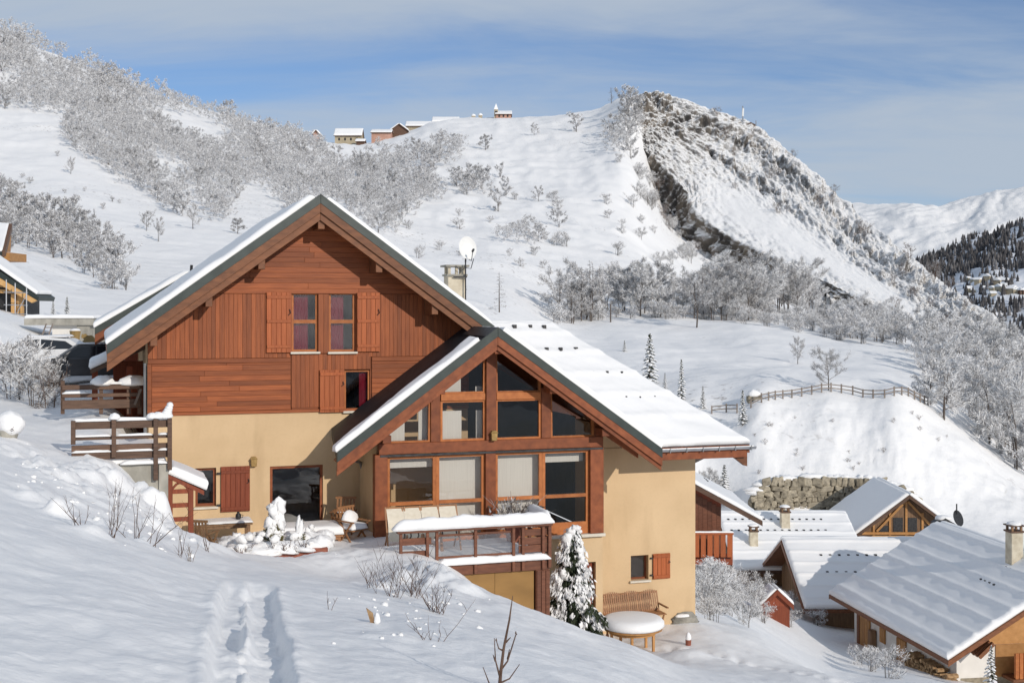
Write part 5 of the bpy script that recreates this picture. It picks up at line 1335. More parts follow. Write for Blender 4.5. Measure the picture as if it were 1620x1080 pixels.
# ---- satellite dish on a mast strapped to the chimney
sq = H(739, 470, 2.62)
sat = local_thing('satellite_dish', 'white round satellite dish on a mast beside the chimney', 'satellite dish', sq.x, 2.62, sq.z)
top = HZ(412, 739, 2.62) - sq.z
MB().tube([(-0.05, 0, -0.2), (-0.05, 0, top)], 0.022, 8).build('mast', M['iron'], sat)
dc = H(739, 393, 2.5); off = Vector((dc.x - sq.x, -0.10, dc.z - sq.z))
dm = MB(); n = 28; rings = 7
ax = Vector((0.12, -0.97, 0.22)).normalized(); e1 = ax.cross(Vector((0, 0, 1))).normalized(); e2 = e1.cross(ax)
dm.v.append(tuple(off - ax * 0.0))
for k in range(1, rings + 1):
    r = k / rings
    for j in range(n):
        a = 2 * math.pi * j / n; dm.v.append(tuple(off + e1 * (math.cos(a) * r * 0.29) + e2 * (math.sin(a) * r * 0.36) + ax * (0.07 * r * r)))
for j in range(n): dm.f.append((0, 1 + j, 1 + (j + 1) % n))
for k in range(rings - 1):
    for j in range(n):
        a = 1 + k * n + j; b = 1 + k * n + (j + 1) % n; dm.f.append((a, a + n, b + n, b))
dm.build('dish', M['dish'], sat, smooth=True, fix=False)
MB().tube([off - e2 * 0.36 + ax * 0.07, off - e2 * 0.45 + ax * 0.25, off - e2 * 0.2 + ax * 0.42], 0.012, 5).build('feed_arm', M['iron'], sat)
MB().beam(off - e2 * 0.2 + ax * 0.38, off - e2 * 0.16 + ax * 0.5, 0.05, 0.05).build('receiver', M['iron'], sat)
MB().tube([(-0.05, 0, top - 0.05), tuple(off - ax * 0.05)], 0.025, 6).build('bracket', M['iron'], sat)
MB().beam((-0.42, 0.05, top * 0.55), (-0.0, 0.0, top * 0.55), 0.03, 0.04).build('strap', M['iron'], sat)
MB().tube([(-0.36, 0, top * 0.85), (-0.2, 0, top * 0.72), (-0.05, 0, top * 0.8), (0.12, 0, top * 0.78), (0.2, -0.02, top * 1.05)], 0.014, 5).build('cable_arm', M['iron'], sat)

# ---- upper deck on its concrete wall at the left
DD = -4.3
cz0 = HZ(733, 225, DD)
conc = local_thing('retaining_wall', 'stained grey concrete wall holding up the deck beside the chalet', 'wall', 0, 0)
cU1 = HU(266, DD)
MB().box(HU(178, DD), HU(251, DD) - 0.004, DD, DD + 0.3, -0.8, cz0).build('wall', M['concrete'], conc)
MB().box(HU(251, DD), cU1, DD - 0.06, DD + 0.3, -0.8, cz0 - 0.02).build('pier', M['concrete'], conc, bevel=0.01)
MB().box(cU1 - 0.3, cU1 - 0.004, DD + 0.31, -0.1, -0.8, cz0 - 0.03).build('side', M['concrete'], conc)
dk = local_thing('deck_railing', 'weathered plank railing with snow lines above the concrete wall', 'railing', 0, 0)
dt = HZ(664, 190, DD)
for px, b in ((116, 702), (180, 722), (246, 758), (268, 742)):
    MB().box(HU(px, DD) - 0.05, HU(px, DD) + 0.05, DD - 0.17, DD - 0.065, HZ(b, px, DD), dt + 0.02).build('post', M['weathered'], dk, bevel=0.006)
rows = ((665, 677), (689, 694), (702, 713), (713.6, 725))
for i, (a, b) in enumerate(rows):
    z1, z0 = HZ(a, 190, DD), HZ(b, 190, DD)
    MB().box(HU(113, DD), HU(271, DD), DD - 0.06, DD - 0.02, z0, z1).build('rail', M['weathered'], dk, bevel=0.005)
    if i != 2:
        for j, (s, e) in enumerate(((113, 178), (182, 244), (249, 270))):
            snow_cap('snow_line', (HU(s, DD), DD - 0.05, z1 + 0.002), (HU(e, DD), DD - 0.05, z1 + 0.002), 0.11, 0.05 if i else 0.07, dk, 90 + i * 5 + j)
snow_cap('snow_line', (HU(190, DD), DD - 0.06, cz0 + 0.002), (cU1, DD - 0.06, cz0 + 0.002), 0.2, 0.10, dk, 97)
for i, (px, r) in enumerate(((181, .13), (250, .15), (262, .16), (240, .12))): snow_lump('snow', (HU(px, DD), DD - 0.10, dt + 0.05), r, .13, .11, dk, 110 + i)
for i in range(4): snow_lump('snow', (HU(264 + i * 1.5, DD), DD - 0.1, dt + 0.14 + i * 0.06), .11 - .012 * i, .11, .07, dk, 120 + i, squash=False)
deck = local_thing('deck', 'snow-covered deck between the road and the chalet wall', 'deck', 0, 0)
MB().box(HU(150, DD), cU1 - 0.31, DD + 0.31, -0.15, cz0 - 0.22, cz0 - 0.02).build('floor', M['weathered'], deck)
snow_slab('snow', [(HU(150, DD), DD + 0.02, cz0 - 0.015), (cU1 - 0.05, DD + 0.02, cz0 - 0.015), (cU1 - 0.05, -0.2, cz0 - 0.015), (HU(150, DD), -0.2, cz0 - 0.015)], 0.2, M['snow'], deck, 24, 24, seed=14)
# slanting stair stringer rising behind the railing
MB().extrude([H(238, 668, -2.5), H(263, 655, -2.5), H(265, 645, -2.5), H(240, 655, -2.5)], (0, 0.3, 0)).build('stair_board', M['shutter_dark'], deck)

# ---- lean-to canopy over the basement stair
cd0, cd1 = -4.0, -2.4
can = local_thing('stair_canopy', 'small lean-to canopy with snow on red-brown posts beside the concrete wall', 'canopy', 0, 0)
a0, a1 = H(266, 750, cd0), H(323, 776, cd0)
qd = [(a0.x, cd0, a0.z), (a1.x, cd0, a1.z), (a1.x, cd1, a1.z), (a0.x, cd1, a0.z)]
roof_slab('roof', qd, 0.10, M['shutter_dark'], can)
snow_slab('snow', [(a0.x - 0.02, cd0 - 0.03, a0.z), (a1.x + 0.04, cd0 - 0.03, a1.z), (a1.x + 0.04, cd1, a1.z), (a0.x - 0.02, cd1, a0.z)], 0.24, M['snow'], can, 26, 22, r=0.1, noise=0.03, seed=15)
for px, t_ in ((269, 757), (302, 772)):
    MB().box(HU(px, cd0) - 0.06, HU(px, cd0) + 0.06, cd0 + 0.02, cd0 + 0.14, -1.2, HZ(t_, px, cd0)).build('post', M['shutter_dark'], can, bevel=0.006)
for a in (774, 796, 818):
    MB().box(HU(270, cd0), HU(301, cd0), cd0 + 0.05, cd0 + 0.09, HZ(a + 7, 285, cd0), HZ(a, 285, cd0)).build('rail', M['shutter_dark'], can, bevel=0.004)
br = MB()
for i in range(6):
    f = i / 6; g = (i + 1) / 6
    A = lambda t: H(270 + 30 * t, 777 - 14 * math.sin(math.pi * t) + 0, cd0 + 0.06)
    br.beam(A(f), A(g), 0.05, 0.06, (0, 1, 0))
br.build('arched_brace', M['shutter_dark'], can)

# ---- yard below the wing: bench, round table, marker, boulder
bd = -1.55
ben = local_thing('slatted_bench', 'curved slatted wooden bench against the ochre wing wall', 'bench', HU(1002, bd), bd, gh(HU(1002, bd), bd))
hw = (HU(1048, bd) - HU(958, bd)) / 2; bz0 = gh(HU(1002, bd), bd); zs = HZ(968, 1002, bd) - bz0; zt_ = HZ(938, 1002, bd) - bz0
for i in range(27):
    x = -hw + 2 * hw * (i + 0.5) / 27; g = (i / 27 * 3) % 1
    MB().beam((x, 0.12, zs), (x, 0.30, zt_ - 0.05 + 0.06 * math.sin(math.pi * g)), 0.04, 0.015, (0, 1, 0)).build('back_slat', M['teak'], ben)
for k in range(3):
    x0 = -hw + 2 * hw * k / 3; MB().box(x0 + 0.01, x0 + 2 * hw / 3 - 0.01, 0.28, 0.32, zt_ - 0.09, zt_ - 0.045).build('top_rail', M['teak'], ben)
    MB().box(x0 + 0.01, x0 + 2 * hw / 3 - 0.01, 0.13, 0.16, zs - 0.03, zs + 0.03).build('lower_rail', M['teak'], ben)
for i in range(6): MB().box(-hw, hw, -0.35 + i * 0.08, -0.29 + i * 0.08, zs - 0.05, zs - 0.025).build('seat_slat', M['teak'], ben)
for x in (-hw + 0.06, -hw / 3, hw / 3, hw - 0.06):
    MB().beam((x, -0.32, -0.3), (x, 0.2, zs), 0.035, 0.04).build('leg', M['teak'], ben); MB().beam((x, 0.2, -0.3), (x, -0.32, zs), 0.035, 0.04).build('leg', M['teak'], ben)
MB().box(hw - 0.03, hw + 0.03, -0.42, 0.26, zs + 0.14, zs + 0.17).build('arm_rest', M['teak'], ben)
ttd = -3.6
tu, tg = HU(1001, ttd), None
tg = HZ(1024, 1000, ttd)
tab = local_thing('round_table', 'round wooden garden table under a thick cake of snow near the bench', 'table', tu, ttd, tg)
rt = (HU(1045, ttd) - HU(957, ttd)) / 2; th = HZ(993, 1000, ttd) - tg
MB().lathe([(rt - 0.05, 0), (rt - 0.02, 0.01), (rt - 0.02, 0.05), (rt - 0.05, 0.06)], (0, 0, th - 0.02), 40).build('table_top', M['honey_wood'], tab)
for j in range(5):
    a = 0.5 + j * 2 * math.pi / 5; x, y = math.cos(a) * rt * 0.72, math.sin(a) * rt * 0.72
    MB().box(x - 0.03, x + 0.03, y - 0.03, y + 0.03, -0.3, th - 0.021).build('leg', M['honey_wood'], tab)
MB().lathe([(rt * 0.78, 0), (rt * 0.78, 0.09)], (0, 0, th - 0.11), 24).build('apron', M['honey_wood'], tab)
MB().lathe([(rt - 0.02, 0.0), (rt + 0.035, 0.05), (rt + 0.03, 0.15), (rt - 0.05, 0.235), (rt - 0.18, 0.265), (0.2, 0.285), (0.02, 0.29)], (0, 0, th + 0.042), 44).build('snow', M['snow'], tab, smooth=True)
g = ground_px(1089, 1021, 28)
mk = thing('garden_light', 'little red garden light capped with snow in the yard', 'garden light', g - Vector((0, 0, 0.05)))
MB().lathe([(0.07, 0), (0.08, 0.2), (0.06, 0.21)], n=10).build('body', M['terracotta'], mk)
snow_lump('snow', (0, 0, 0.24), 0.075, 0.075, 0.16, mk, 5, squash=False, amp=0.1)
bo = local_thing('boulder', 'grey boulder half buried at the foot of the wing wall', 'boulder', HU(1083, WD), WD - 0.02, HZ(982, 1080, WD))
snow_lump('rock', (0, 0, 0), 0.42, 0.14, 0.24, bo, 12, M['boulder'], squash=False, amp=0.45, freq=1.6, n=26)
snow_lump('snow', (-0.1, -0.05, 0.16), 0.22, 0.1, 0.07, bo, 13)
# ------------------------------------------------------------------ village below on the right
def gable_house(name, label, cx, cy, rz, hw, hl, ez, rz_, gz_, over=0.7, over_end=0.7, wall='old_wood', gablem='old_wood', snow_t=0.3, roofm='weathered', group=None, rows=0, rowshadow=0.0, cat='chalet', trough=False):
    """chalet with its ridge along local y; hw/hl half sizes of the roof, ez/rz_ heights of eave and ridge"""
    o = thing(name, label, cat, (cx, cy, gz_), rz, group)
    e, r = ez - gz_, rz_ - gz_; wx, wy = hw - over, hl - over_end; sl = (r - e) / hw
    wt = e + sl * over - 0.24
    wl = MB(); wl.box(-wx, -wx + 0.25, -wy, wy, -1.5, wt).box(wx - 0.25, wx, -wy, wy, -1.5, wt)
    wl.box(-wx + 0.251, wx - 0.251, -wy, -wy + 0.25, -1.5, wt).box(-wx + 0.251, wx - 0.251, wy - 0.25, wy, -1.5, wt)
    w = wl.build('wall', M[wall], o)
    for s in (-1, 1):
        y = s * wy - (0.0 if s < 0 else 0.2)
        MB().extrude([(-wx, y, wt + 0.002), (wx, y, wt + 0.002), (0, y, r - 0.24)], (0, 0.2, 0)).build('gable_wall', M[gablem], w)
    rf = None
    for s in (-1, 1):
        q = [(s * hw, -hl, e), (s * 0.002, -hl, r), (s * 0.002, hl, r), (s * hw, hl, e)]
        p = roof_slab('roof' if rf is None else 'roof_slope', q, 0.2, M[roofm], o if rf is None else rf)
        rf = rf or p
        def ex(S, T, n=rows):
            z = np.zeros_like(S)
            for k in range(n):
                g = (k + 0.6) / n; z += 0.10 * np.exp(-((T - g) / 0.014) ** 2) * (0.85 + 0.3 * fbm(S * 2 * hl * 1.5, T * 9, 2, 7))
            return z
        snow_slab('snow', [(s * (hw - 0.03), -hl + 0.03, e + 0.0), (s * (hw - 0.03), hl - 0.03, e), (s * 0.0, hl - 0.03, r), (s * 0.0, -hl + 0.03, r)], snow_t, M['snow'], rf, 44, 110 if rows else 36, r=0.25, noise=0.05, seed=int(abs(cx * 7) + s + 2), extra=ex if rows else None)
        for yy in (-hl - 0.03, hl - 0.01):
            MB().extrude([(s * 0.004, yy, r - 0.02), (s * hw, yy, e - 0.02), (s * hw, yy, e - 0.26), (s * 0.004, yy, r - 0.26)], (0, 0.04, 0)).build('barge_board', M[roofm], rf)
    return o, rf, dict(wx=wx, wy=wy, e=e, r=r, sl=sl, wt=wt, hw=hw, hl=hl, w=w)
def small_chimney(rf, x, y, z, hh=1.3, w=0.5, snow=True):
    c = MB().box(x - w / 2, x + w / 2, y - w / 2, y + w / 2, z - 0.7, z + hh).build('chimney', M['chimney'], rf, bevel=0.02)
    MB().box(x - w * 0.6, x + w * 0.6, y - w * 0.6, y + w * 0.6, z + hh, z + hh + 0.08).build('chimney_collar', M['weathered'], c)
    for sx in (-1, 1):
        for sy in (-1, 1): MB().box(x + sx * w * 0.38 - 0.05, x + sx * w * 0.38 + 0.05, y + sy * w * 0.38 - 0.05, y + sy * w * 0.38 + 0.05, z + hh + 0.08, z + hh + 0.30).build('chimney_pillar', M['old_wood'], c)
    MB().box(x - w * 0.62, x + w * 0.62, y - w * 0.62, y + w * 0.62, z + hh + 0.30, z + hh + 0.36).build('chimney_cap', M['weathered'], c)
    if snow: snow_lump('snow', (x, y, z + hh + 0.37), w * 0.6, w * 0.6, 0.16, c, int(z * 10))
    return c
def guards(rf, side, hw, e, r, gs, ys, st):
    for g in gs:
        for y in ys:
            x = side * hw * (1 - g); z = e + (r - e) * g + st
            MB().box(x - 0.09, x + 0.09, y - 0.07, y + 0.07, z - 0.1, z + 0.06).build('snow_guard', M['iron'], rf)

# big chalet at the bottom right
gA = -18.2
cA, rA, dA = gable_house('chalet', 'white-walled chalet with a wide shaded snow roof at the lower right corner', 25.0, 64.4, math.radians(8.7), 6.5, 6.7, -15.75, -12.0, gA, over=1.0, over_end=1.1, wall='white_plaster', gablem='honey_wood', snow_t=0.28, roofm='barge', rows=7)
x = -dA['wx'] - 0.012
def side_panel(nm, y0, y1, z0, z1, mat, parent, t=0.06, dx=0.0, n=4):
    o = MB().box(x - t - dx, x - 0.001 - dx, y0, y1, z0, z1).build(nm, M[mat], parent, bevel=0.01)
    w = (y1 - y0) / n
    for i in range(n): MB().box(x - t - dx - 0.025, x - t - dx - 0.001, y0 + i * w + 0.015, y0 + (i + 1) * w - 0.015, z0 + 0.03, z1 - 0.03).build('plank', M[mat], o)
    return o
side_panel('door', 3.5, 4.7, -0.2, 2.1, 'honey_wood', cA); side_panel('door_frame', 4.75, 5.05, -0.2, 2.3, 'barge', cA, 0.08, n=1)
side_panel('shutter', 1.7, 2.3, 0.95, 1.75, 'honey_wood', cA, n=3); side_panel('shutter', -0.65, 0.35, 0.15, 1.7, 'honey_wood', cA)
MB().box(x - 0.35, x - 0.001, 2.75, 3.15, 0.5, 1.4).build('sled', M['old_wood'], cA, bevel=0.05)
MB().box(-dA['wx'] - 0.12, -dA['wx'] - 0.001, -5.5, 5.6, dA['wt'] - 0.3, dA['wt'] - 0.06).build('wall_plate', M['barge'], cA)
# log pile along the wall
log_o = thing('log_pile', 'big stack of split logs under the eave of the lower right chalet', 'log pile', cA.matrix_basis @ Vector((x - 0.05, -3.8, 0)), math.radians(8.7))
lm = [MB().lathe([(r, 0), (r * 0.97, 0.55)], n=6).mesh('log', M['log_end']) for r in (0.075, 0.09, 0.105)]
rr = random.Random(5); cnt = 0
for k in range(11):
    for j in range(26):
        y = -2.1 + j * 0.165 + (k % 2) * 0.08; z = k * 0.15 + 0.0
        if k > 8 and rr.random() < 0.4: continue
        lo = link(rr.choice(lm), 'log', log_o, (-0.0 + rr.uniform(-0.05, 0.03), y, z)); lo.rotation_euler = (0, -math.pi / 2, rr.uniform(-.05, .05)); cnt += 1
        if cnt > 290: break
small_chimney(rA, -0.9, -2.6, dA['r'] - 0.9 * dA['sl'], 1.7, 0.6)
guards(rA, -1, 6.5, dA['e'], dA['r'], (0.62, 0.79), (-3.6, -3.2, -2.8, -2.4), 0.28)
MB().box(-0.5, -0.12, 1.2, 6.2, dA['r'] + 0.03, dA['r'] + 0.06).build('ridge_tile', M['iron'], rA)
# gable towards us: boards, balcony front, stone base, window, dark door
wy = -dA['wy']
gfA = MB().box(-3.6, 5.4, wy - 0.05, wy - 0.001, 1.3, dA['wt'] - 0.001).build('boarding', M['honey_wood'], cA)
MB().box(-3.2, 4.8, wy - 1.0, wy - 0.93, 1.5, 2.6).build('balcony', M['frame'], cA)
for i in range(40): MB().box(-3.2 + i * 0.2 + 0.02, -3.2 + (i + 1) * 0.2 - 0.02, wy - 1.03, wy - 1.001, 1.45, 2.62).build('baluster', M['frame'], gfA)
MB().box(-3.3, 4.9, wy - 1.05, wy - 0.06, 1.3, 1.44).build('balcony_floor', M['barge'], cA)
MB().box(-5.3, 5.4, wy - 0.03, wy - 0.001, -1.0, 1.29).build('stone_base', M['stone'], cA)
MB().box(-1.9, -1.0, wy - 0.07, wy - 0.031, -0.6, 1.2).build('door', M['weathered'], cA)
for k in range(3): MB().beam((-4.9 + k * 0.0, wy - 0.9 + k * 0.3, dA['wt'] - 0.3), (-4.2, wy - 0.9 + k * 0.3, dA['wt'] + 0.3), 0.15, 0.18).build('bracket', M['barge'], rA)

# chalet behind it with the wide white slope and two chimneys
cB, rB, dB = gable_house('chalet', 'chalet roof with two slim chimneys and melted snow panels beside the stone wall', 19.2, 90.0, -math.pi / 2, 6.6, 4.6, -17.2, -14.5, -18.6, wall='old_wood', snow_t=0.28, rows=6)
def on_slope(px, py, cen, fn):
    return None
small_chimney(rB, 4.1, -2.8 + 0.0, dB['r'] - 4.1 * dB['sl'], 1.15, 0.55); small_chimney(rB, 2.0, -0.2, dB['r'] - 2.0 * dB['sl'], 1.25, 0.6)
guards(rB, 1, 6.6, dB['e'], dB['r'], (0.62, 0.82), [-4 + k * 0.5 for k in range(14)], 0.28)
# chalet with the brown gable turned to the left
cC, rC, dC = gable_house('chalet', 'brown timber chalet with dark gable end facing the big house, snow rows on its roof', 21.6, 78.0, -math.pi / 2, 6.2, 5.0, -17.0, -14.2, -18.6, over=0.9, over_end=1.2, wall='old_wood', gablem='old_wood', roofm='barge', snow_t=0.28, rows=6)
gy = -dC['wy'] - 0.03
for i in range(20):
    xx = -dC['wx'] + (i + 0.5) * 2 * dC['wx'] / 20; top = dC['wt'] + (dC['wx'] - abs(xx)) * dC['sl'] - 0.25
    MB().box(xx - 0.24, xx + 0.24, gy, gy + 0.028, -0.6, top).build('plank', M['old_wood'], dC['w'])
small_chimney(rC, 1.5, 4.0, dC['r'] - 1.5 * dC['sl'], 1.1, 0.55)
guards(rC, 1, 6.2, dC['e'], dC['r'], (0.45, 0.7), [-3 + k * 0.55 for k in range(12)], 0.28)
# chalet with a balcony in its gable
cD, rD, dD = gable_house('chalet', 'timber chalet with a gable balcony in front of the stone wall', 29.3, 97.5, math.radians(-1), 4.3, 4.6, -16.8, -13.6, -19.3, over=0.6, over_end=0.9, wall='old_wood', gablem='old_wood', roofm='weathered', snow_t=0.28)
wy = -dD['wy'] - 0.02
for i in range(4):
    a = -2.0 + i * 1.05
    wd = MB().box(a, a + 0.7, wy - 0.03, wy, 2.7, 3.9 if i in (1, 2) else 3.3).build('window', M['iron'], cD)
for a in (-2.4, -1.2, 0, 1.2, 2.3): MB().box(a - 0.08, a + 0.08, wy - 0.08, wy, 0.2, dD['wt'] + (dD['wx'] - abs(a)) * dD['sl'] - 0.3).build('post', M['honey_wood'], cD)
MB().beam((-3.3, wy - 0.1, dD['wt'] + 0.05), (3.3, wy - 0.1, dD['wt'] + 0.05), 0.15, 0.18).build('tie_beam', M['honey_wood'], cD)
for s in (-1, 1): MB().beam((s * 0.1, wy - 0.1, dD['r'] - 0.6), (s * 2.2, wy - 0.1, dD['wt'] + 0.2), 0.12, 0.16).build('brace', M['honey_wood'], cD)
bal = MB().box(-2.7, 2.9, wy - 0.8, wy - 0.001, 1.75, 1.86).build('balcony', M['honey_wood'], cD)
for i in range(28): MB().box(-2.7 + i * 0.2, -2.58 + i * 0.2, wy - 0.82, wy - 0.78, 1.86, 2.6).build('baluster', M['honey_wood'], bal)
MB().box(-2.75, 2.95, wy - 0.86, wy - 0.75, 2.6, 2.7).build('hand_rail', M['pale_wood'], bal)
for i in range(5): MB().box(-2.2 + i * 0.95, -1.5 + i * 0.95, wy - 0.03, wy, 0.2, 1.4).build('window', M['iron' if i % 2 else 'white_plaster'], cD)
# low roof to its left with a small snow roof porch
cP, rP, dP = gable_house('garden_shed', 'small dark shed with a snow-capped pitched roof left of the balcony chalet', 24.9, 95.5, 0.1, 1.3, 1.5, -17.4, -16.4, -19.3, over=0.2, over_end=0.2, wall='weathered', gablem='weathered', cat='shed')
# satellite dish on the far roof ridge
sd = thing('satellite_dish', 'dark grey satellite dish behind the ridge of the lower right chalet roof', 'satellite dish', P(1513, 820, 76))
MB().tube([(0, 0, -0.6), (0, 0, 0.4)], 0.04, 6).build('mast', M['iron'], sd)
MB().lathe([(0.03, 0), (0.3, 0.03), (0.48, 0.12), (0.5, 0.14)], n=20).build('dish', M['iron'], sd).rotation_euler = (math.radians(70), 0, math.radians(40))
kids(sd)[-1].location = (0, -0.05, 0.5)
sc_p = thing('chimney_stack', 'squat roofed chimney behind the ridge of the lower right chalet', 'chimney', P(1492, 832, 75.6))
MB().box(-0.5, 0.5, -0.4, 0.4, -0.8, 0.2).build('shaft', M['old_wood'], sc_p); MB().extrude([(-0.6, -0.5, 0.2), (0.6, -0.5, 0.2), (0, -0.5, 0.55)], (0, 1.0, 0)).build('hood', M['iron'], sc_p)
snow_lump('snow', (0, 0, 0.45), 0.5, 0.45, 0.22, sc_p, 3)

# house just behind the wing wall, with a balcony
cE, rE, dE = gable_house('chalet', 'brown chalet with a slatted balcony half hidden behind the ochre wing wall', 9.3, 70.0, 0.0, 3.7, 4.4, -10.95, -8.95, -16.2, over=2.0, over_end=0.9, wall='shutter_dark', gablem='shutter_dark', roofm='weathered', snow_t=0.22)
wy = -dE['wy']
for i in range(14):
    xx = -dE['wx'] + (i + 0.5) * 2 * dE['wx'] / 14; top = dE['wt'] + (dE['wx'] - abs(xx)) * dE['sl'] - 0.3
    MB().box(xx - 0.115, xx + 0.115, wy - 0.03, wy - 0.002, -0.5, top).build('plank', M['deckwood'], dE['w'])
bb = -12.8 + 16.2
ball = MB().box(-1.0, 2.05, wy - 1.5, wy - 0.04, bb - 0.3, bb).build('balcony', M['shutter_dark'], cE)
for i in range(9): MB().box(-0.95 + i * 0.34, -0.70 + i * 0.34, wy - 1.52, wy - 1.47, bb + 0.1, bb + 1.25).build('baluster', M['shutter'], ball)
MB().box(-1.0, 2.08, wy - 1.56, wy - 1.42, bb + 1.25, bb + 1.36).build('hand_rail', M['shutter'], ball)
MB().box(1.95, 2.05, wy - 1.5, wy - 1.4, bb, bb + 1.3).build('post', M['shutter'], ball)
snow_cap('snow_cap', (-1.0, wy - 1.49, bb + 1.362), (2.1, wy - 1.49, bb + 1.362), 0.16, 0.08, ball, 3)
guards(rE, 1, 3.7, dE['e'], dE['r'], (0.55,), (1.2, 1.8, 2.4), 0.2)
for k in range(3): MB().tube([(-0.8 + k * 1.2, wy - 1.2, bb - 0.3), (0.1 + k * 0.6, wy - 0.1, bb - 1.6)], 0.07, 5).build('strut', M['weathered'], cE)

# toy-sized hut
g = ground_px(1224, 978, 46); s_ = g.y / 2000
cH, rH, dH = gable_house('garden_hut', 'tiny red-brown hut with a steep snowy roof among the shrubs', g.x, g.y, 0.05, 26 * s_, 22 * s_, g.z + 26 * s_, g.z + 50 * s_, g.z - 0.05, over=5 * s_, over_end=5 * s_, wall='shutter_dark', gablem='shutter_dark', roofm='shutter_dark', snow_t=0.16, cat='hut')

# ---- stone retaining wall, stone by stone
sw = thing('stone_retaining_wall', 'curved wall of big tan stones below the snow embankment', 'stone wall', (0, 0, 0))
def wall_xy(px):
    f = (px - 1190) / 250.0; Y = 103.6 + 2.2 * math.sin(math.pi * min(max(f, 0), 1)) * 0.6 - 0.8 * abs(f - 0.4)
    return (px - CX) / F * Y, Y
def wall_top(px): return np.interp(px, [1185, 1200, 1225, 1300, 1380, 1420, 1450], [800, 768, 758, 753, 757, 768, 785])
bk = MB(); pxs = list(range(1188, 1452, 6))
for a, b in zip(pxs[:-1], pxs[1:]):
    (xa, ya), (xb, yb) = wall_xy(a), wall_xy(b)
    za, zb = P(a, wall_top(a), ya).z - 0.12, P(b, wall_top(b), yb).z - 0.12
    bk.extrude([(xa, ya + 0.14, -20), (xb, yb + 0.14, -20), (xb, yb + 0.14, zb), (xa, ya + 0.14, za)], (0, 1.2, 0))
bk.build('backing', M['mortar'], sw)
stone_meshes = []
for k in range(10):
    rr = random.Random(300 + k); bm = bmesh.new(); bmesh.ops.create_cube(bm, size=1.0)
    for v in bm.verts: v.co += Vector((rr.uniform(-.2, .2), rr.uniform(-.12, .12), rr.uniform(-.2, .2)))
    bmesh.ops.bevel(bm, geom=bm.edges[:], offset=0.10, segments=1, affect='EDGES')
    m = bpy.data.meshes.new('stone'); bm.to_mesh(m); bm.free(); m.materials.append(M['stone']); stone_meshes.append(m)
rr = random.Random(8); ns = 0; row = 0; pyb = 822.0
while pyb > 750:
    hpx = rr.uniform(7.5, 12.5); px = 1188 + rr.uniform(0, 8)
    while px < 1448:
        wpx = rr.uniform(7, 15) * (1.5 if rr.random() < 0.2 else 1)
        pc = px + wpx / 2; top = wall_top(pc)
        if pyb - hpx * 0.4 > top and ns < 300 and not (1395 < pc < 1440 and pyb > 800):
            x_, y_ = wall_xy(pc); y_ -= rr.uniform(0, 0.10)
            o = link(rr.choice(stone_meshes), 'stone', sw, P(pc, pyb - hpx / 2, y_)); k = y_ / F
            o.scale = (wpx * k * 1.0, rr.uniform(0.5, 0.75), hpx * k * rr.uniform(0.95, 1.25)); o.rotation_euler = (rr.uniform(-.1, .1), rr.uniform(-.4, .4), rr.uniform(-.15, .15)); ns += 1
        px += wpx
    pyb -= hpx * 0.94

Q = MB()
for i in range(60):
    px = rr.uniform(1190, 1448); x_, y_ = wall_xy(px); q = P(px, wall_top(px) - 1, y_)
    join(Q, snow_lump('', (q.x, y_ + 0.35, q.z - 0.15), rr.uniform(.4, 1.0), .5, rr.uniform(.15, .38), None, i, amp=0.6, n=10, build=False))
Q.build('snow', M['snow'], sw, smooth=True)['kind'] = 'stuff'
# ---- fences on the embankment
def fence(name, label, pts, hh, rails=(0.45, 0.85), spacing=0.9):
    o = thing(name, label, 'fence', (0, 0, 0))
    g = [ground_px(p, q, 90) for p, q in pts]; g = [v for v in g if v]
    line = crom([tuple(v) for v in g], 120); L = np.cumsum([0] + [float(np.linalg.norm(line[i + 1][:2] - line[i][:2])) for i in range(119)])
    n = int(L[-1] / spacing); P_ = []
    for k in range(n + 1):
        d = L[-1] * k / n; x, y = np.interp(d, L, line[:, 0]), np.interp(d, L, line[:, 1]); z = gz1(x, y); P_.append(Vector((x, y, z)))
        MB().box(-0.06, 0.06, -0.06, 0.06, -0.3, hh * R.uniform(0.95, 1.08)).build('post', M['grey_wood'], o, loc=(x, y, z))
    for a, b in zip(P_[:-1], P_[1:]):
        for r in rails: MB().beam(a + Vector((0, 0, hh * r)), b + Vector((0, 0, hh * r)), 0.05, 0.10).build('rail', M['grey_wood'], o)
    return o
fence('wooden_fence', 'long brown post-and-rail fence curving along the top of the embankment', [(1188, 642), (1205, 634), (1240, 626), (1290, 620), (1340, 619), (1400, 627), (1450, 635), (1468, 641)], 0.85, spacing=1.05)
fence('wooden_fence', 'short dark fence behind the roof beside the lone spruce', [(1126, 652), (1145, 651), (1166, 652)], 0.8, spacing=1.0)
g = ground_px(1192, 628, 100)
bx = thing('stone_pillar', 'little stone pillar capped with snow at the left end of the fence', 'pillar', g)
MB().box(-0.6, 0.6, -0.5, 0.5, -0.4, 0.35).build('base', M['stone'], bx, bevel=0.05); snow_lump('snow', (0, 0, 0.35), 0.68, 0.6, 0.55, bx, 3)
g = ground_px(966, 512, 100)
po = thing('utility_pole', 'bare wooden pole at the edge of the field by the trees', 'pole', g)
MB().tube([(0, 0, -0.5), (0, 0, 3.2)], [0.14, 0.11], 8).build('shaft', M['bark'], po)
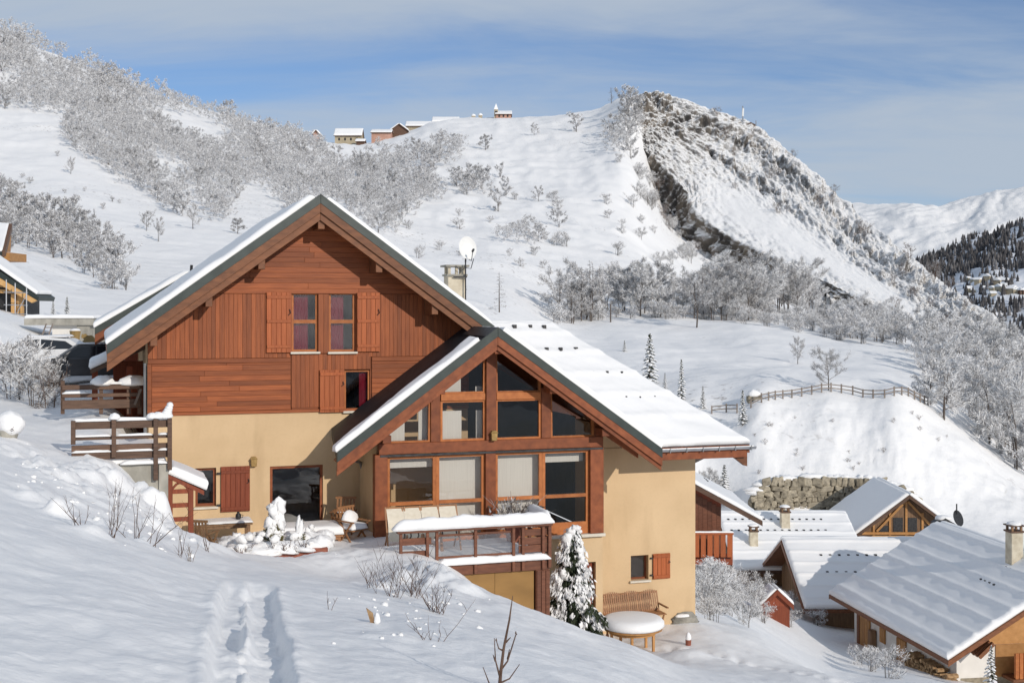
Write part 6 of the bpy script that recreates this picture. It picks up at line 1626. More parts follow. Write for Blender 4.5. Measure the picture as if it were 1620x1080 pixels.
# ------------------------------------------------------------------ trees
def sliver(mb, p, d, L, w, rr):
    """one thin rimed twig: a narrow pointed blade"""
    d = d.normalized(); s = d.cross(Vector((rr.uniform(-1, 1), rr.uniform(-1, 1), rr.uniform(-1, 1))))
    if s.length < 1e-4: s = d.orthogonal()
    s.normalize(); e = p + d * L; m = p + d * (L * 0.45) + s * (L * rr.uniform(-0.12, 0.12))
    i = len(mb.v); mb.v += [tuple(p - s * w * 0.5), tuple(m + s * w), tuple(e), tuple(m - s * w)]; mb.f.append((i, i + 1, i + 2, i + 3))

def broadleaf(seed, h=8.0, spread=0.36, nl=9, nb=5, nt=5, nsl=6, stems=1, base=0.16, tw=0.045, tl=0.75, lean=0.0):
    """bare, rimed broadleaf tree: (trunk-and-limb mesh, twig mesh)"""
    rr = random.Random(seed); T = MB(); K = MB()
    def rnd(a=1.0): return Vector((rr.gauss(0, a), rr.gauss(0, a), rr.gauss(0, a)))
    for st in range(stems):
        a0 = rr.uniform(0, 6.28); b0 = Vector((math.cos(a0), math.sin(a0), 0)) * (0.25 if stems > 1 else 0)
        hh = h * rr.uniform(0.8, 1.0); p = b0.copy(); pts = [p - Vector((0, 0, 0.5))]; n = 6
        dirv = (Vector((b0.x * 0.35 + lean, b0.y * 0.35, 1))).normalized()
        for k in range(n):
            p = p + dirv * (hh * 0.86 / n); dirv = (dirv + rnd(0.08)).normalized(); pts.append(p.copy())
        r0 = h * 0.016 / math.sqrt(stems)
        T.tube(pts, [r0 * (1 - 0.9 * k / n) + 0.006 for k in range(n + 1)], 6, cap=False)
        nlimb = max(4, nl // stems)
        for i in range(nlimb):
            f = base + (1 - base) * (i + rr.random()) / nlimb; k = min(int(f * n), n - 1); q = pts[k].lerp(pts[k + 1], f * n - k)
            a = i * 2.399 + rr.uniform(-0.5, 0.5); out = spread * h * (1 - 0.55 * f ** 2.0) * rr.uniform(0.65, 1.15) * (0.75 + 0.25 * min(1, f * 3))
            rise = rr.uniform(0.35, 0.95) * out; e = q + Vector((math.cos(a) * out, math.sin(a) * out, rise))
            mid = q.lerp(e, 0.5) + Vector((0, 0, -0.08 * out)) + rnd(0.04 * out)
            T.tube([q, mid, e], [r0 * 0.42 * (1.1 - f), r0 * 0.26 * (1.1 - f) + 0.006, 0.008], 4, cap=False)
            for j in range(nb):
                g = rr.uniform(0.25, 1.0); s = q.lerp(mid, g * 2) if g < 0.5 else mid.lerp(e, g * 2 - 1)
                d2 = ((e - q).normalized() + rnd(0.55) + Vector((0, 0, 0.35))).normalized(); L2 = out * rr.uniform(0.3, 0.55)
                t2 = s + d2 * L2; T.tube([s, t2], [0.016, 0.006], 3, cap=False)
                for m in range(nt):
                    u = s.lerp(t2, rr.uniform(0.15, 1.0))
                    for z in range(nsl):
                        sliver(K, u + rnd(0.10), d2 * 0.8 + rnd(0.7) + Vector((0, 0, 0.15)), tl * rr.uniform(0.4, 1.0), tw * rr.uniform(0.6, 1.3), rr)
    return T, K

def larch(seed, h=11.0, spread=0.2, n=46, nsl=13, tw=0.045, droop=0.15):
    rr = random.Random(seed); T = MB(); K = MB()
    T.tube([(0, 0, -0.5), (0.05, 0, h * 0.4), (0, 0.04, h)], [h * 0.014, h * 0.010, 0.015], 6, cap=False)
    for i in range(n):
        f = 0.08 + 0.9 * (i + rr.random()) / n; a = rr.uniform(0, 6.28); L = spread * h * (1 - f) ** 0.75 * rr.uniform(0.7, 1.15) + 0.15
        q = Vector((0, 0, h * f)); e = q + Vector((math.cos(a) * L, math.sin(a) * L, L * rr.uniform(-0.1, 0.28) - droop * L))
        T.tube([q, e], [0.022, 0.006], 3, cap=False)
        for z in range(nsl):
            s = q.lerp(e, rr.uniform(0.15, 1.0)); d = (e - q).normalized() + Vector((rr.gauss(0, .6), rr.gauss(0, .6), rr.gauss(0.1, .5)))
            sliver(K, s, d, rr.uniform(0.25, 0.7) * (0.5 + 0.5 * (1 - f)), tw * rr.uniform(0.6, 1.3), rr)
    return T, K

def spruce(seed, h=6.0, spread=0.2, n=70, nn=15, snow=0.5, droop=0.35, start=0.04, size=1.0):
    """snowy spruce: trunk, needle sprays, pads of snow on the boughs"""
    rr = random.Random(seed); T = MB(); K = MB(); S = MB()
    T.tube([(0, 0, -0.4), (0, 0, h * 0.97)], [h * 0.018, 0.01], 6, cap=False)
    for i in range(n):
        f = start + (0.99 - start) * (i + rr.random() * 0.8) / n; a = i * 2.399 + rr.uniform(-0.3, 0.3); L = spread * h * (1 - f) ** 0.85 * rr.uniform(0.72, 1.15) + 0.05 * size
        q = Vector((0, 0, h * f)); ax = Vector((math.cos(a), math.sin(a), 0)); sd = Vector((-math.sin(a), math.cos(a), 0))
        prev = q
        for m in range(nn):
            g = (m + 0.5) / nn; c = q + ax * (L * g) + Vector((0, 0, 0.10 * L * g - droop * L * g * g)); w = 0.35 * L * (1 - g * 0.75) * rr.uniform(0.6, 1.2)
            for s in (-1, 1):
                d = ax * rr.uniform(0.4, 1.0) + sd * s * rr.uniform(0.5, 1.1) + Vector((0, 0, -rr.uniform(0.1, 0.8)))
                sliver(K, c, d, max(w, 0.09 * size), 0.05 * size * rr.uniform(0.7, 1.3), rr)
            sliver(K, c, Vector((rr.gauss(0, .3), rr.gauss(0, .3), -1)), 0.14 * size * rr.uniform(0.5, 1.2), 0.04 * size, rr)
        if rr.random() < snow * 1.2:
            k = 4; w0 = 0.26 * L * rr.uniform(0.6, 1.1) + 0.03 * size; g0 = rr.uniform(0.15, 0.4); ring = []
            i0 = len(S.v); t = 0.10 * size * rr.uniform(0.6, 1.3)
            for m in range(k + 1):
                g = g0 + (1.02 - g0) * m / k; c = q + ax * (L * g) + Vector((0, 0, 0.10 * L * g - droop * L * g * g + 0.015)); w = w0 * math.sin(math.pi * (0.15 + 0.8 * m / k)) * rr.uniform(0.7, 1.2)
                S.v += [tuple(c - sd * w + Vector((0, 0, -0.02))), tuple(c - sd * w * 0.5 + Vector((0, 0, t * 0.85))), tuple(c + sd * w * 0.5 + Vector((0, 0, t * rr.uniform(.7, 1)))), tuple(c + sd * w + Vector((0, 0, -0.02)))]
            for m in range(k):
                for j in range(3):
                    b = i0 + m * 4 + j; S.f.append((b, b + 4, b + 5, b + 1))
                b = i0 + m * 4; S.f.append((b, b + 3, b + 7, b + 4))
            S.f.append((i0, i0 + 1, i0 + 2, i0 + 3)); b = i0 + k * 4; S.f.append((b + 3, b + 2, b + 1, b))
    return T, K, S

BROAD = []
for k in range(7):
    T, K = broadleaf(500 + k, 8.0, spread=[.42, .38, .48, .36, .44, .40, .46][k], nl=[11, 12, 10, 13, 12, 12, 14][k], nb=6, nt=5, nsl=6, stems=[1, 1, 2, 1, 3, 2, 3][k], base=0.06, tw=0.055, tl=0.8)
    BROAD.append((T.mesh('trunk', M['bark']), K.mesh('crown', M['frost'])))
FINE = []   # for single trees nearer by: finer, darker twigs
for k in range(4):
    T, K = broadleaf(540 + k, 8.0, spread=[.46, .40, .40, .44][k], nl=14, nb=8, nt=6, nsl=7, stems=[1, 1, 2, 3][k], tw=0.022, tl=0.6)
    FINE.append((T.mesh('trunk', M['bark']), K.mesh('crown', M['frost_dark'])))
RIME = []   # heavily rimed, nearer
for k in range(4):
    T, K = broadleaf(560 + k, 8.0, spread=[.40, .36, .42, .36][k], nl=15, nb=8, nt=6, nsl=7, stems=[2, 1, 3, 2][k], tw=0.034, tl=0.6, base=0.06)
    RIME.append((T.mesh('trunk', M['bark']), K.mesh('crown', M['rime'])))
LARCH = []
for k in range(4):
    T, K = larch(580 + k, 11.0, [.17, .2, .15, .22][k]); LARCH.append((T.mesh('trunk', M['bark']), K.mesh('crown', M['larch' if k < 2 else 'frost_dark'])))
SPRUCE = []
for k in range(3):
    T, K, S = spruce(600 + k, 6.0, [.20, .17, .22][k], snow=0.75); SPRUCE.append((T.mesh('trunk', M['bark']), K.mesh('crown', M['needles']), S.mesh('snow', M['snow_clump'])))
BUSH = []
for k in range(5):
    T, K = broadleaf(620 + k, 2.2, spread=0.55, nl=10, nb=5, nt=4, nsl=5, stems=5, tw=0.016, tl=0.30, base=0.05)
    BUSH.append((T.mesh('stems', M['bark']), K.mesh('twigs', M['rime'])))
DBUSH = []
for k in range(3):
    T, K = broadleaf(640 + k, 2.2, spread=0.55, nl=10, nb=4, nt=3, nsl=4, stems=5, tw=0.010, tl=0.28, base=0.05)
    DBUSH.append((T.mesh('stems', M['twig_dark']), K.mesh('twigs', M['larch'])))

def plant(kind, name, label, cat, loc, h, base_h, group=None, rot=None, sx=1.0):
    o = thing(name, label, cat, loc, R.uniform(0, 6.28) if rot is None else rot, group)
    s = h / base_h; o.scale = (s * sx, s * sx, s)
    for m in kind: link(m, m.name.split('.')[0], o)
    return o
def tree_px(kind, name, label, px, py, hpx, base_h, group=None, cat='tree', sx=1.0, ymin=40, sink=0.0):
    g = ground_px(px, py, ymin)
    if g is None: return None
    return plant(kind, name, label, cat, g - Vector((0, 0, sink)), hpx * g.y / F, base_h, group, sx=sx)

def inside(p, poly):
    x, y = p; c = False; n = len(poly)
    for i in range(n):
        (x1, y1), (x2, y2) = poly[i], poly[(i + 1) % n]
        if (y1 > y) != (y2 > y) and x < (x2 - x1) * (y - y1) / (y2 - y1) + x1: c = not c
    return c
def scatter(poly, holes, dx, dy, seed):
    rr = random.Random(seed); xs = [p[0] for p in poly]; ys = [p[1] for p in poly]; out = []
    y = min(ys)
    while y <= max(ys):
        x = min(xs) + rr.uniform(0, dx)
        while x <= max(xs):
            p = (x + rr.uniform(-.45, .45) * dx, y + rr.uniform(-.5, .5) * dy)
            if inside(p, poly) and not any(inside(p, h) for h in holes): out.append(p)
            x += dx
        y += dy
    return out

ZONES = [
 # polygon of tree feet, clearings, spacing x / y, tree height px, label, group
 ([(-60, 45), (40, 62), (130, 95), (210, 132), (300, 172), (400, 205), (470, 218), (532, 238), (545, 300), (530, 345), (500, 352), (455, 345), (430, 320), (400, 300), (372, 320), (362, 362), (330, 350), (312, 320), (290, 292), (282, 345), (262, 335), (225, 302), (190, 292), (140, 262), (104, 240), (100, 206), (130, 186), (60, 182), (-60, 172)],
  [[(250, 182), (330, 192), (372, 232), (352, 238), (300, 222), (252, 205)], [(55, 92), (130, 98), (132, 118), (60, 108)], [(-60, 120), (30, 128), (28, 150), (-60, 150)], [(236, 262), (282, 272), (300, 296), (262, 300)], [(508, 215), (590, 215), (590, 262), (520, 256)]],
  10.5, 8, (24, 36), 'frosted bare tree in the dense wood on the upper left hillside', 'frosted wood on the left hillside'),
 ([(566, 258), (605, 248), (640, 246), (690, 236), (722, 226), (742, 250), (704, 266), (668, 262), (692, 292), (702, 318), (660, 332), (628, 372), (585, 380), (548, 345), (535, 300), (545, 262)], [[(640, 262), (690, 268), (672, 285), (640, 280)]],
  11, 8.5, (24, 36), 'frosted bare tree in the wood below the hilltop houses', 'frosted wood below the hilltop houses'),
 ([(-30, 372), (30, 352), (75, 352), (130, 362), (170, 392), (205, 440), (212, 470), (176, 468), (150, 448), (118, 428), (70, 402), (-30, 402)], [], 17, 15, (40, 62), 'frosted bare tree in the copse above the half-built house', 'frosted copse above the building site'),
 ([(-30, 300), (36, 310), (34, 336), (-30, 340)], [], 16, 12, (36, 46), 'frosted tree at the left edge above the copse', 'frosted trees at the left edge'),
 ([(716, 292), (752, 286), (778, 292), (772, 306), (740, 310), (716, 304)], [], 13, 8, (30, 42), 'frosted tree in the round clump below the hilltop wood', 'round clump on the open slope'),
 ([(790, 378), (850, 372), (862, 388), (800, 396)], [], 13, 9, (26, 36), 'frosted bush in the low thicket on the open slope', 'low thicket on the open slope'),
 ([(985, 165), (1020, 170), (1012, 240), (1006, 262), (972, 252), (950, 240), (962, 215), (990, 200)], [], 14, 12, (28, 44), 'grey frosted tree in the gully beside the rock spur', 'gully trees beside the rock'),
 ([(980, 268), (1030, 282), (1050, 320), (1010, 310)], [], 18, 14, (22, 30), 'small frosted shrub under the cliff', 'shrubs under the cliff'),
 ([(868, 512), (905, 512), (958, 504), (1010, 500), (1092, 504), (1128, 512), (1190, 508), (1232, 500), (1290, 500), (1322, 498), (1326, 486), (1240, 474), (1150, 482), (1060, 486), (960, 488), (880, 498)], [[(966, 500), (1010, 494), (1005, 510), (962, 512)]], 15, 9, (58, 96), 'tall rimed tree in the row at the back of the field', 'rimed trees behind the field'),
 ([(1296, 516), (1350, 512), (1420, 528), (1440, 546), (1380, 548), (1330, 535)], [], 16, 9, (44, 62), 'rimed thicket tree right of the field path', 'rimed thicket right of the field'),
 ([(1452, 556), (1500, 560), (1560, 566), (1640, 590), (1640, 790), (1604, 748), (1566, 700), (1528, 662), (1496, 640), (1470, 600)], [], 23, 17, (62, 104), 'heavily rimed tree on the wooded slope at the right edge', 'rimed wood at the right edge'),
]
big, small = [], []
for zi, (poly, holes_, dx, dy, hr, lab, grp) in enumerate(ZONES):
    rr = random.Random(700 + zi)
    for (px, py) in scatter(poly, holes_, dx, dy, 800 + zi):
        big.append((rr.uniform(*hr), px, py, zi, lab, grp))
big.sort(key=lambda t: -t[0])
# nearest and largest 290 one by one, the rest of the far wood as one mass
single, mass = big[:290], big[290:]
for hpx, px, py, zi, lab, grp in single:
    g = ground_px(px, py, 90 if zi > 7 else 60)
    if g is None: continue
    if zi == 8: kind, bh, nm = (R.choice(LARCH), 11.0, 'larch_tree') if (R.random() < 0.35 and px < 1120) else (R.choice(RIME if R.random() < .8 else FINE), 8.0, 'frosted_tree')
    elif zi in (9, 10): kind, bh, nm = R.choice(RIME), 8.0, 'frosted_tree'
    else: kind, bh, nm = R.choice(BROAD), 8.0, 'frosted_tree'
    xs_ = [p[0] for p in ZONES[zi][0]]; fx = (px - min(xs_)) / (max(xs_) - min(xs_)); ys_ = [p[1] for p in ZONES[zi][0]]; fy = (py - min(ys_)) / (max(ys_) - min(ys_))
    lab = ('taller ' if hpx > sum(ZONES[zi][4]) / 2 else 'shorter ') + lab.replace('tall ', '').replace('heavily ', '').replace('bare ', '') + (', left end' if fx < .33 else ', middle' if fx < .67 else ', right end')
    if zi in (0, 1, 2, 10): lab += ', lower part' if fy > .5 else ', upper part'
    if nm == 'larch_tree': lab = lab.replace('rimed tree', 'rimed larch')
    plant(kind, nm, lab, 'tree', g - Vector((0, 0, 0.2)), hpx * g.y / F, bh, grp)
if mass:
    verts, faces = [], []; nv = 0
    arr = []
    for T, K in BROAD[:5]:
        a = []
        for m in (K,):
            co = np.empty(len(m.vertices) * 3); m.vertices.foreach_get('co', co); vi = np.empty(len(m.loops), dtype=np.int64); m.loops.foreach_get('vertex_index', vi)
            a.append((co.reshape(-1, 3), vi.reshape(-1, 4)))
        arr.append(a[0])
    for hpx, px, py, zi, lab, grp in mass:
        g = ground_px(px, py, 60)
        if g is None: continue
        co, f = R.choice(arr); s = hpx * g.y / F / 8.0; t = R.uniform(0, 6.28); c_, s_2 = math.cos(t), math.sin(t)
        sub = f[np.random.RandomState(int(px * 7 + py) % 9999).rand(len(f)) < 0.6]
        q = co * s; q = np.stack([q[:, 0] * c_ - q[:, 1] * s_2, q[:, 0] * s_2 + q[:, 1] * c_, q[:, 2]], 1) + np.array(g)
        verts.append(q); faces.append(sub + nv); nv += len(q)
    V = np.concatenate(verts); Fc = np.concatenate(faces)
    m = bpy.data.meshes.new('frosted_wood'); m.vertices.add(len(V)); m.vertices.foreach_set('co', V.astype(np.float32).ravel())
    m.loops.add(Fc.size); m.loops.foreach_set('vertex_index', Fc.ravel().astype(np.int32)); m.polygons.add(len(Fc)); m.polygons.foreach_set('loop_start', np.arange(0, Fc.size, 4, dtype=np.int32))
    m.materials.append(M['frost']); m.update()
    o = link(m, 'frosted_wood'); o['kind'] = 'stuff'; o['label'] = 'far frosted wood covering the upper left hillside'; o['category'] = 'wood'
print('trees', len(big), 'single', len(single), 'mass', len(mass))

# undergrowth that fills the feet of the field trees and the right-hand wood
rr = random.Random(404)
for (px, py) in scatter([(868, 508), (958, 500), (1092, 500), (1190, 504), (1330, 512), (1440, 548), (1330, 540), (1190, 514), (1092, 508), (960, 508), (880, 514)], [], 17, 7, 5):
    tree_px(rr.choice(BUSH), 'frosted_bush', 'low frosted undergrowth at the feet of the field trees' + (', left of the pole' if px < 966 else ', behind the tall spruce' if px < 1090 else ', in front of the rock spur' if px < 1240 else ', at the right end'), px, py, rr.uniform(16, 32), 2.2, 'undergrowth behind the field', 'bush', ymin=120)
# trees and bushes that stand alone
SOLO = [
 (FINE[0], 'frosted_tree', 'wide bare tree standing alone just behind the fence', 1311, 613, 70, 8.0, 1.0),
 (FINE[1], 'frosted_tree', 'slim bare tree alone in the snowy field left of the wide one', 1262, 573, 48, 8.0, 0.8),
 (RIME[1], 'frosted_tree', 'tall rimed tree at the right end of the fence', 1472, 640, 92, 8.0, 0.85),
 (RIME[0], 'frosted_tree', 'broad rimed tree overhanging the right fence corner', 1492, 664, 118, 8.0, 1.0),
 (RIME[2], 'frosted_tree', 'big rimed tree with a dark trunk at the lower right wood edge', 1608, 742, 170, 8.0, 0.8),
 (RIME[3], 'frosted_tree', 'tall rimed tree on the slope between the right fence corner and picture edge', 1566, 700, 140, 8.0, 0.8),
 (FINE[2], 'frosted_tree', 'dark-trunked bare tree at the front of the field trees', 1099, 522, 98, 8.0, 1.05),
 (LARCH[3], 'larch_tree', 'small frosted larch rising behind the ridge of the wing roof', 790, 498, 64, 11.0, 1.2),
 (FINE[3], 'frosted_tree', 'many-stemmed bare tree left of the wooden pole', 905, 512, 70, 8.0, 0.9),
 (FINE[2], 'frosted_tree', 'bare tree beside the pile of boards at the field edge', 934, 510, 92, 8.0, 0.9),
 (BROAD[3], 'frosted_tree', 'round frosted tree alone below the chapel', 768, 238, 30, 8.0, 1.0),
 (BROAD[1], 'frosted_tree', 'frosted tree on the skyline slope right of the chapel', 912, 208, 34, 8.0, 1.1),
 (BROAD[4], 'frosted_tree', 'upright frosted tree on the open slope below the round clump', 788, 332, 40, 8.0, 1.0),
 (BROAD[0], 'frosted_tree', 'frosted tree halfway down the open slope right of the dish', 852, 318, 26, 8.0, 1.0),
 (BROAD[2], 'frosted_tree', 'lower of two frosted bushes on the open slope by the cliff', 885, 362, 32, 8.0, 1.1),
 (BROAD[5], 'frosted_tree', 'frosted shrub cluster tree below the round clump, nearer the ridge', 800, 305, 30, 8.0, 1.0),
 (BROAD[6], 'frosted_tree', 'wind-bent frosted tree beneath the gully', 792, 282, 26, 8.0, 0.8),
 (FINE[1], 'frosted_tree', 'thin lone tree on the left open snow slope', 112, 278, 30, 8.0, 0.8),
 (FINE[0], 'frosted_tree', 'small double tree on the open snow above the chalet eave', 232, 368, 34, 8.0, 0.9),
 (FINE[3], 'frosted_tree', 'small bare tree right of the double tree above the eave', 250, 382, 40, 8.0, 0.7),
 (FINE[2], 'frosted_tree', 'thin tree at the foot of the hedge row above the left roof', 306, 366, 44, 8.0, 0.7),
 (BROAD[1], 'frosted_tree', 'frosted tree in the hedge row running down to the roof', 288, 342, 44, 8.0, 0.9),
 (BROAD[3], 'frosted_tree', 'rounded frosted bush just above the left roof slope', 376, 372, 30, 8.0, 1.2),
 (BROAD[0], 'frosted_tree', 'frosted tree left of the round tree in front of the chapel slope', 845, 215, 20, 8.0, 1.0),
]
for kind, nm, lab, px, py, hp, bh, sx in SOLO: tree_px(kind, nm, lab, px, py, hp, bh, sx=sx, ymin=60)
# skyline conifers
for i, (px, py, hp, lab) in enumerate(((967, 163, 26, 'tallest dark conifer of the group on the summit'), (985, 156, 20, 'right conifer of the pair on the summit'), (904, 178, 18, 'lone pointed conifer on the skyline'), (893, 180, 12, 'short conifer left of the lone pointed one on the skyline'))):
    tree_px(LARCH[0 if i else 1], 'conifer', lab, px, py, hp, 11.0, sx=1.5, ymin=300)
tree_px(BROAD[4], 'frosted_tree', 'hazy bare tree at the very top of the summit', 1011, 152, 26, 8.0, sx=0.8, ymin=300)
rr = random.Random(19)
for i in range(34):
    py = rr.uniform(250, 420); px = np.interp(py, [250, 300, 350, 420], [1000, 1030, 1060, 1085]) + rr.gauss(-6, 14)
    tree_px(rr.choice(BUSH + DBUSH), 'frosted_bush', 'grey scrub bush along the foot of the cliff', px, py, rr.uniform(12, 26), 2.2, 'scrub along the foot of the cliff', 'bush', ymin=240)
# spruces around the field
for i, (px, py, hp, lab, sx) in enumerate(((1028, 606, 82, 'tallest snowy spruce rising behind the wing roof', 1.1), (1078, 628, 66, 'slim snowy spruce right of the tallest one', .8), (1112, 640, 36, 'small snowy spruce near the roof edge', .9), (1052, 612, 26, 'smallest spruce between the two tall ones', 1.0), (1175, 668, 56, 'snowy spruce at the left end of the fence', 1.0), (988, 560, 18, 'tiny snowy spruce tip peeping over the roof', 1.2), (1146, 790, 62, 'snow-laden spruce below the wing eave', 1.2))):
    tree_px(SPRUCE[i % 3], 'spruce_tree', lab, px, py, hp, 6.0, sx=sx, ymin=88)
for (px, py, hp, lab) in ((106, 500, 34, 'right one of two small spruces above the concrete platform'), (84, 498, 26, 'left one of two small spruces above the concrete platform')):
    tree_px(SPRUCE[1], 'spruce_tree', lab, px, py, hp, 6.0, sx=1.2, ymin=52)
tree_px(RIME[1], 'frosted_tree', 'bare tree beside the spruce under the wing eave', 1124, 800, 78, 8.0, sx=0.8, ymin=88)
# scattered bushes on the open slopes
rr = random.Random(31)
for i in range(46):
    px, py = rr.uniform(640, 1060), rr.uniform(300, 480)
    if px + (py - 300) * 0.2 > 1090: continue
    tree_px(rr.choice(BUSH), 'frosted_bush', 'low frosted bush scattered on the open slope behind the chalet', px, py, rr.uniform(9, 22), 2.2, 'bushes scattered on the open slope', 'bush', ymin=150)
for i in range(16):
    px, py = rr.uniform(0, 330), rr.uniform(220, 330)
    tree_px(rr.choice(BUSH), 'frosted_bush', 'tiny frosted bush on the open snow of the left slope', px, py, rr.uniform(6, 11), 2.2, 'tiny bushes on the left slope', 'bush', ymin=150)
for i in range(26):
    px, py = rr.uniform(1150, 1500), rr.uniform(650, 745)
    tree_px(rr.choice(DBUSH), 'dry_tuft', 'dry grass tuft poking through the embankment snow', px, py, rr.uniform(4, 9), 2.2, 'dry tufts on the embankment', 'tuft', ymin=95)
# shrubs between the wing wall and the village
for i in range(26):
    px = rr.uniform(1104, 1215); py = rr.uniform(928, 988) + max(0, (px - 1150)) * 0.1
    tree_px(rr.choice(BUSH), 'frosted_bush', 'white frosted shrub on the bank below the wing wall' + (', close to the corner' if px < 1135 else ', near the tiny hut' if px > 1180 else ', below the balcony'), px, py, rr.uniform(26, 50) * (1.15 if px < 1135 else 0.9), 2.2, 'frosted shrubs below the wing wall', 'bush', ymin=40)
for i in range(9):
    px = rr.uniform(1235, 1345); py = rr.uniform(950, 1010)
    tree_px(rr.choice(BUSH), 'frosted_bush', 'small frosted shrub beside the village path', px, py, rr.uniform(16, 34), 2.2, 'frosted shrubs by the village path', 'bush', ymin=46)
for px, py, hp in ((1380, 1062, 40), (1405, 1072, 46), (1360, 1050, 30)):
    tree_px(rr.choice(BUSH), 'frosted_bush', 'frosted hedge shrub in front of the lower right chalet', px, py, hp, 2.2, 'hedge in front of the lower right chalet', 'bush', ymin=42)
tree_px(SPRUCE[2], 'spruce_tree', 'snow-crusted young spruce in the bottom right corner', 1568, 1092, 74, 6.0, sx=0.9, ymin=44)
# ------------------------------------------------------------------ left side: road, neighbours, cars
g = ground_px(20, 508, 50)
# roof of the neighbouring chalet rising behind the eave of the big one
nd_, nL = 10.5, None
nb_ = local_thing('chalet', 'neighbouring chalet whose snowy roof shows behind the left eave of the big chalet', 'chalet', 0, 0)
A, B_ = H(303, 432, nd_), H(150, 520, nd_)
sln = (A.z - B_.z) / (A.x - B_.x)
rn = roof_slab('roof', [(B_.x, nd_, B_.z), (A.x, nd_, A.z), (A.x, nd_ + 8, A.z), (B_.x, nd_ + 8, B_.z)], 0.3, M['soffit'], nb_)
roof_slab('roof_slope', [(A.x + 0.003, nd_, A.z), (2 * A.x - B_.x, nd_, B_.z), (2 * A.x - B_.x, nd_ + 8, B_.z), (A.x + 0.003, nd_ + 8, A.z)], 0.3, M['soffit'], rn)
rake(rn, (A.x, A.z), (B_.x, B_.z), nd_ - 0.05, 0.05, -0.2, 0.049, M['green_metal'], 'verge_flashing')
rake(rn, (A.x, A.z), (B_.x, B_.z), nd_ - 0.04, -0.19, -0.55, 0.039, M['beam'], 'barge_board')
snow_slab('snow', [(B_.x, nd_ + 0.02, B_.z), (A.x - 0.05, nd_ + 0.02, A.z - 0.03), (A.x - 0.05, nd_ + 8, A.z - 0.03), (B_.x, nd_ + 8, B_.z)], 0.22, M['snow'], rn, 40, 24, seed=31)
MB().box(B_.x + 1.0, 2 * A.x - B_.x - 1.0, nd_ + 1.0, nd_ + 7.5, -2.0, B_.z + 0.5).build('wall', M['shutter_dark'], nb_)
MB().tube([(A.x - 0.02, nd_ - 0.02, A.z - 0.1), (A.x, nd_ - 0.02, A.z + 0.28)], 0.05, 6).build('finial', M['iron'], rn)

# lean-to and dark plank fence in the shade beside the big chalet
ln = local_thing('lean_to', 'small dark lean-to roof with a rounded snow load beside the chalet wall', 'lean-to', 0, 0)
ld = 3.0
q0, q1 = H(143, 585, ld), H(192, 560, ld)
roof_slab('roof', [(q0.x, ld, q0.z), (q1.x + 1.2, ld, q1.z + 0.5), (q1.x + 1.2, ld + 2.2, q1.z + 0.5), (q0.x, ld + 2.2, q0.z)], 0.12, M['weathered'], ln)
snow_slab('snow', [(q0.x, ld, q0.z), (q1.x + 1.0, ld, q1.z + 0.42), (q1.x + 1.0, ld + 2.2, q1.z + 0.42), (q0.x, ld + 2.2, q0.z)], 0.25, M['snow'], ln, 24, 20, seed=33)
for px in (150, 205): MB().box(HU(px, ld) - 0.08, HU(px, ld) + 0.08, ld + 0.3, ld + 0.46, 1.0, H(px, 580, ld).z).build('post', M['shutter_dark'], ln)
MB().box(HU(180, ld), HU(232, ld), ld + 1.9, ld + 2.0, 0.5, H(200, 575, ld).z).build('back_wall', M['shutter_dark'], ln)
fd = 1.2
df = local_thing('plank_fence', 'dark low plank fence in the shade left of the chalet', 'fence', 0, 0)
for i, (a, b) in enumerate(((608, 616), (622, 628), (632, 646))):
    MB().box(HU(98, fd), HU(222, fd), fd, fd + 0.05, HZ(b, 160, fd), HZ(a, 160, fd)).build('rail', M['weathered'], df, bevel=0.01)
    if i < 2: snow_cap('snow_line', (HU(98 if i else 150, fd), fd + 0.02, HZ(a, 160, fd) + 0.004), (HU(140 if i else 220, fd), fd + 0.02, HZ(a, 160, fd) + 0.004), 0.14, 0.07, df, 140 + i)
for px in (99, 160, 204, 221): MB().box(HU(px, fd) - 0.05, HU(px, fd) + 0.05, fd + 0.06, fd + 0.16, HZ(655, px, fd), HZ(602, px, fd)).build('post', M['weathered'], df)
for i, (px, w) in enumerate(((163, .3), (213, .45))): snow_lump('snow', (HU(px, fd), fd + 0.1, HZ(606, px, fd)), w, .25, .22, df, 150 + i)
MB().beam(H(213, 640, fd - 0.1), H(223, 615, fd - 0.1), 0.05, 0.06).build('prop', M['grey_wood'], df)

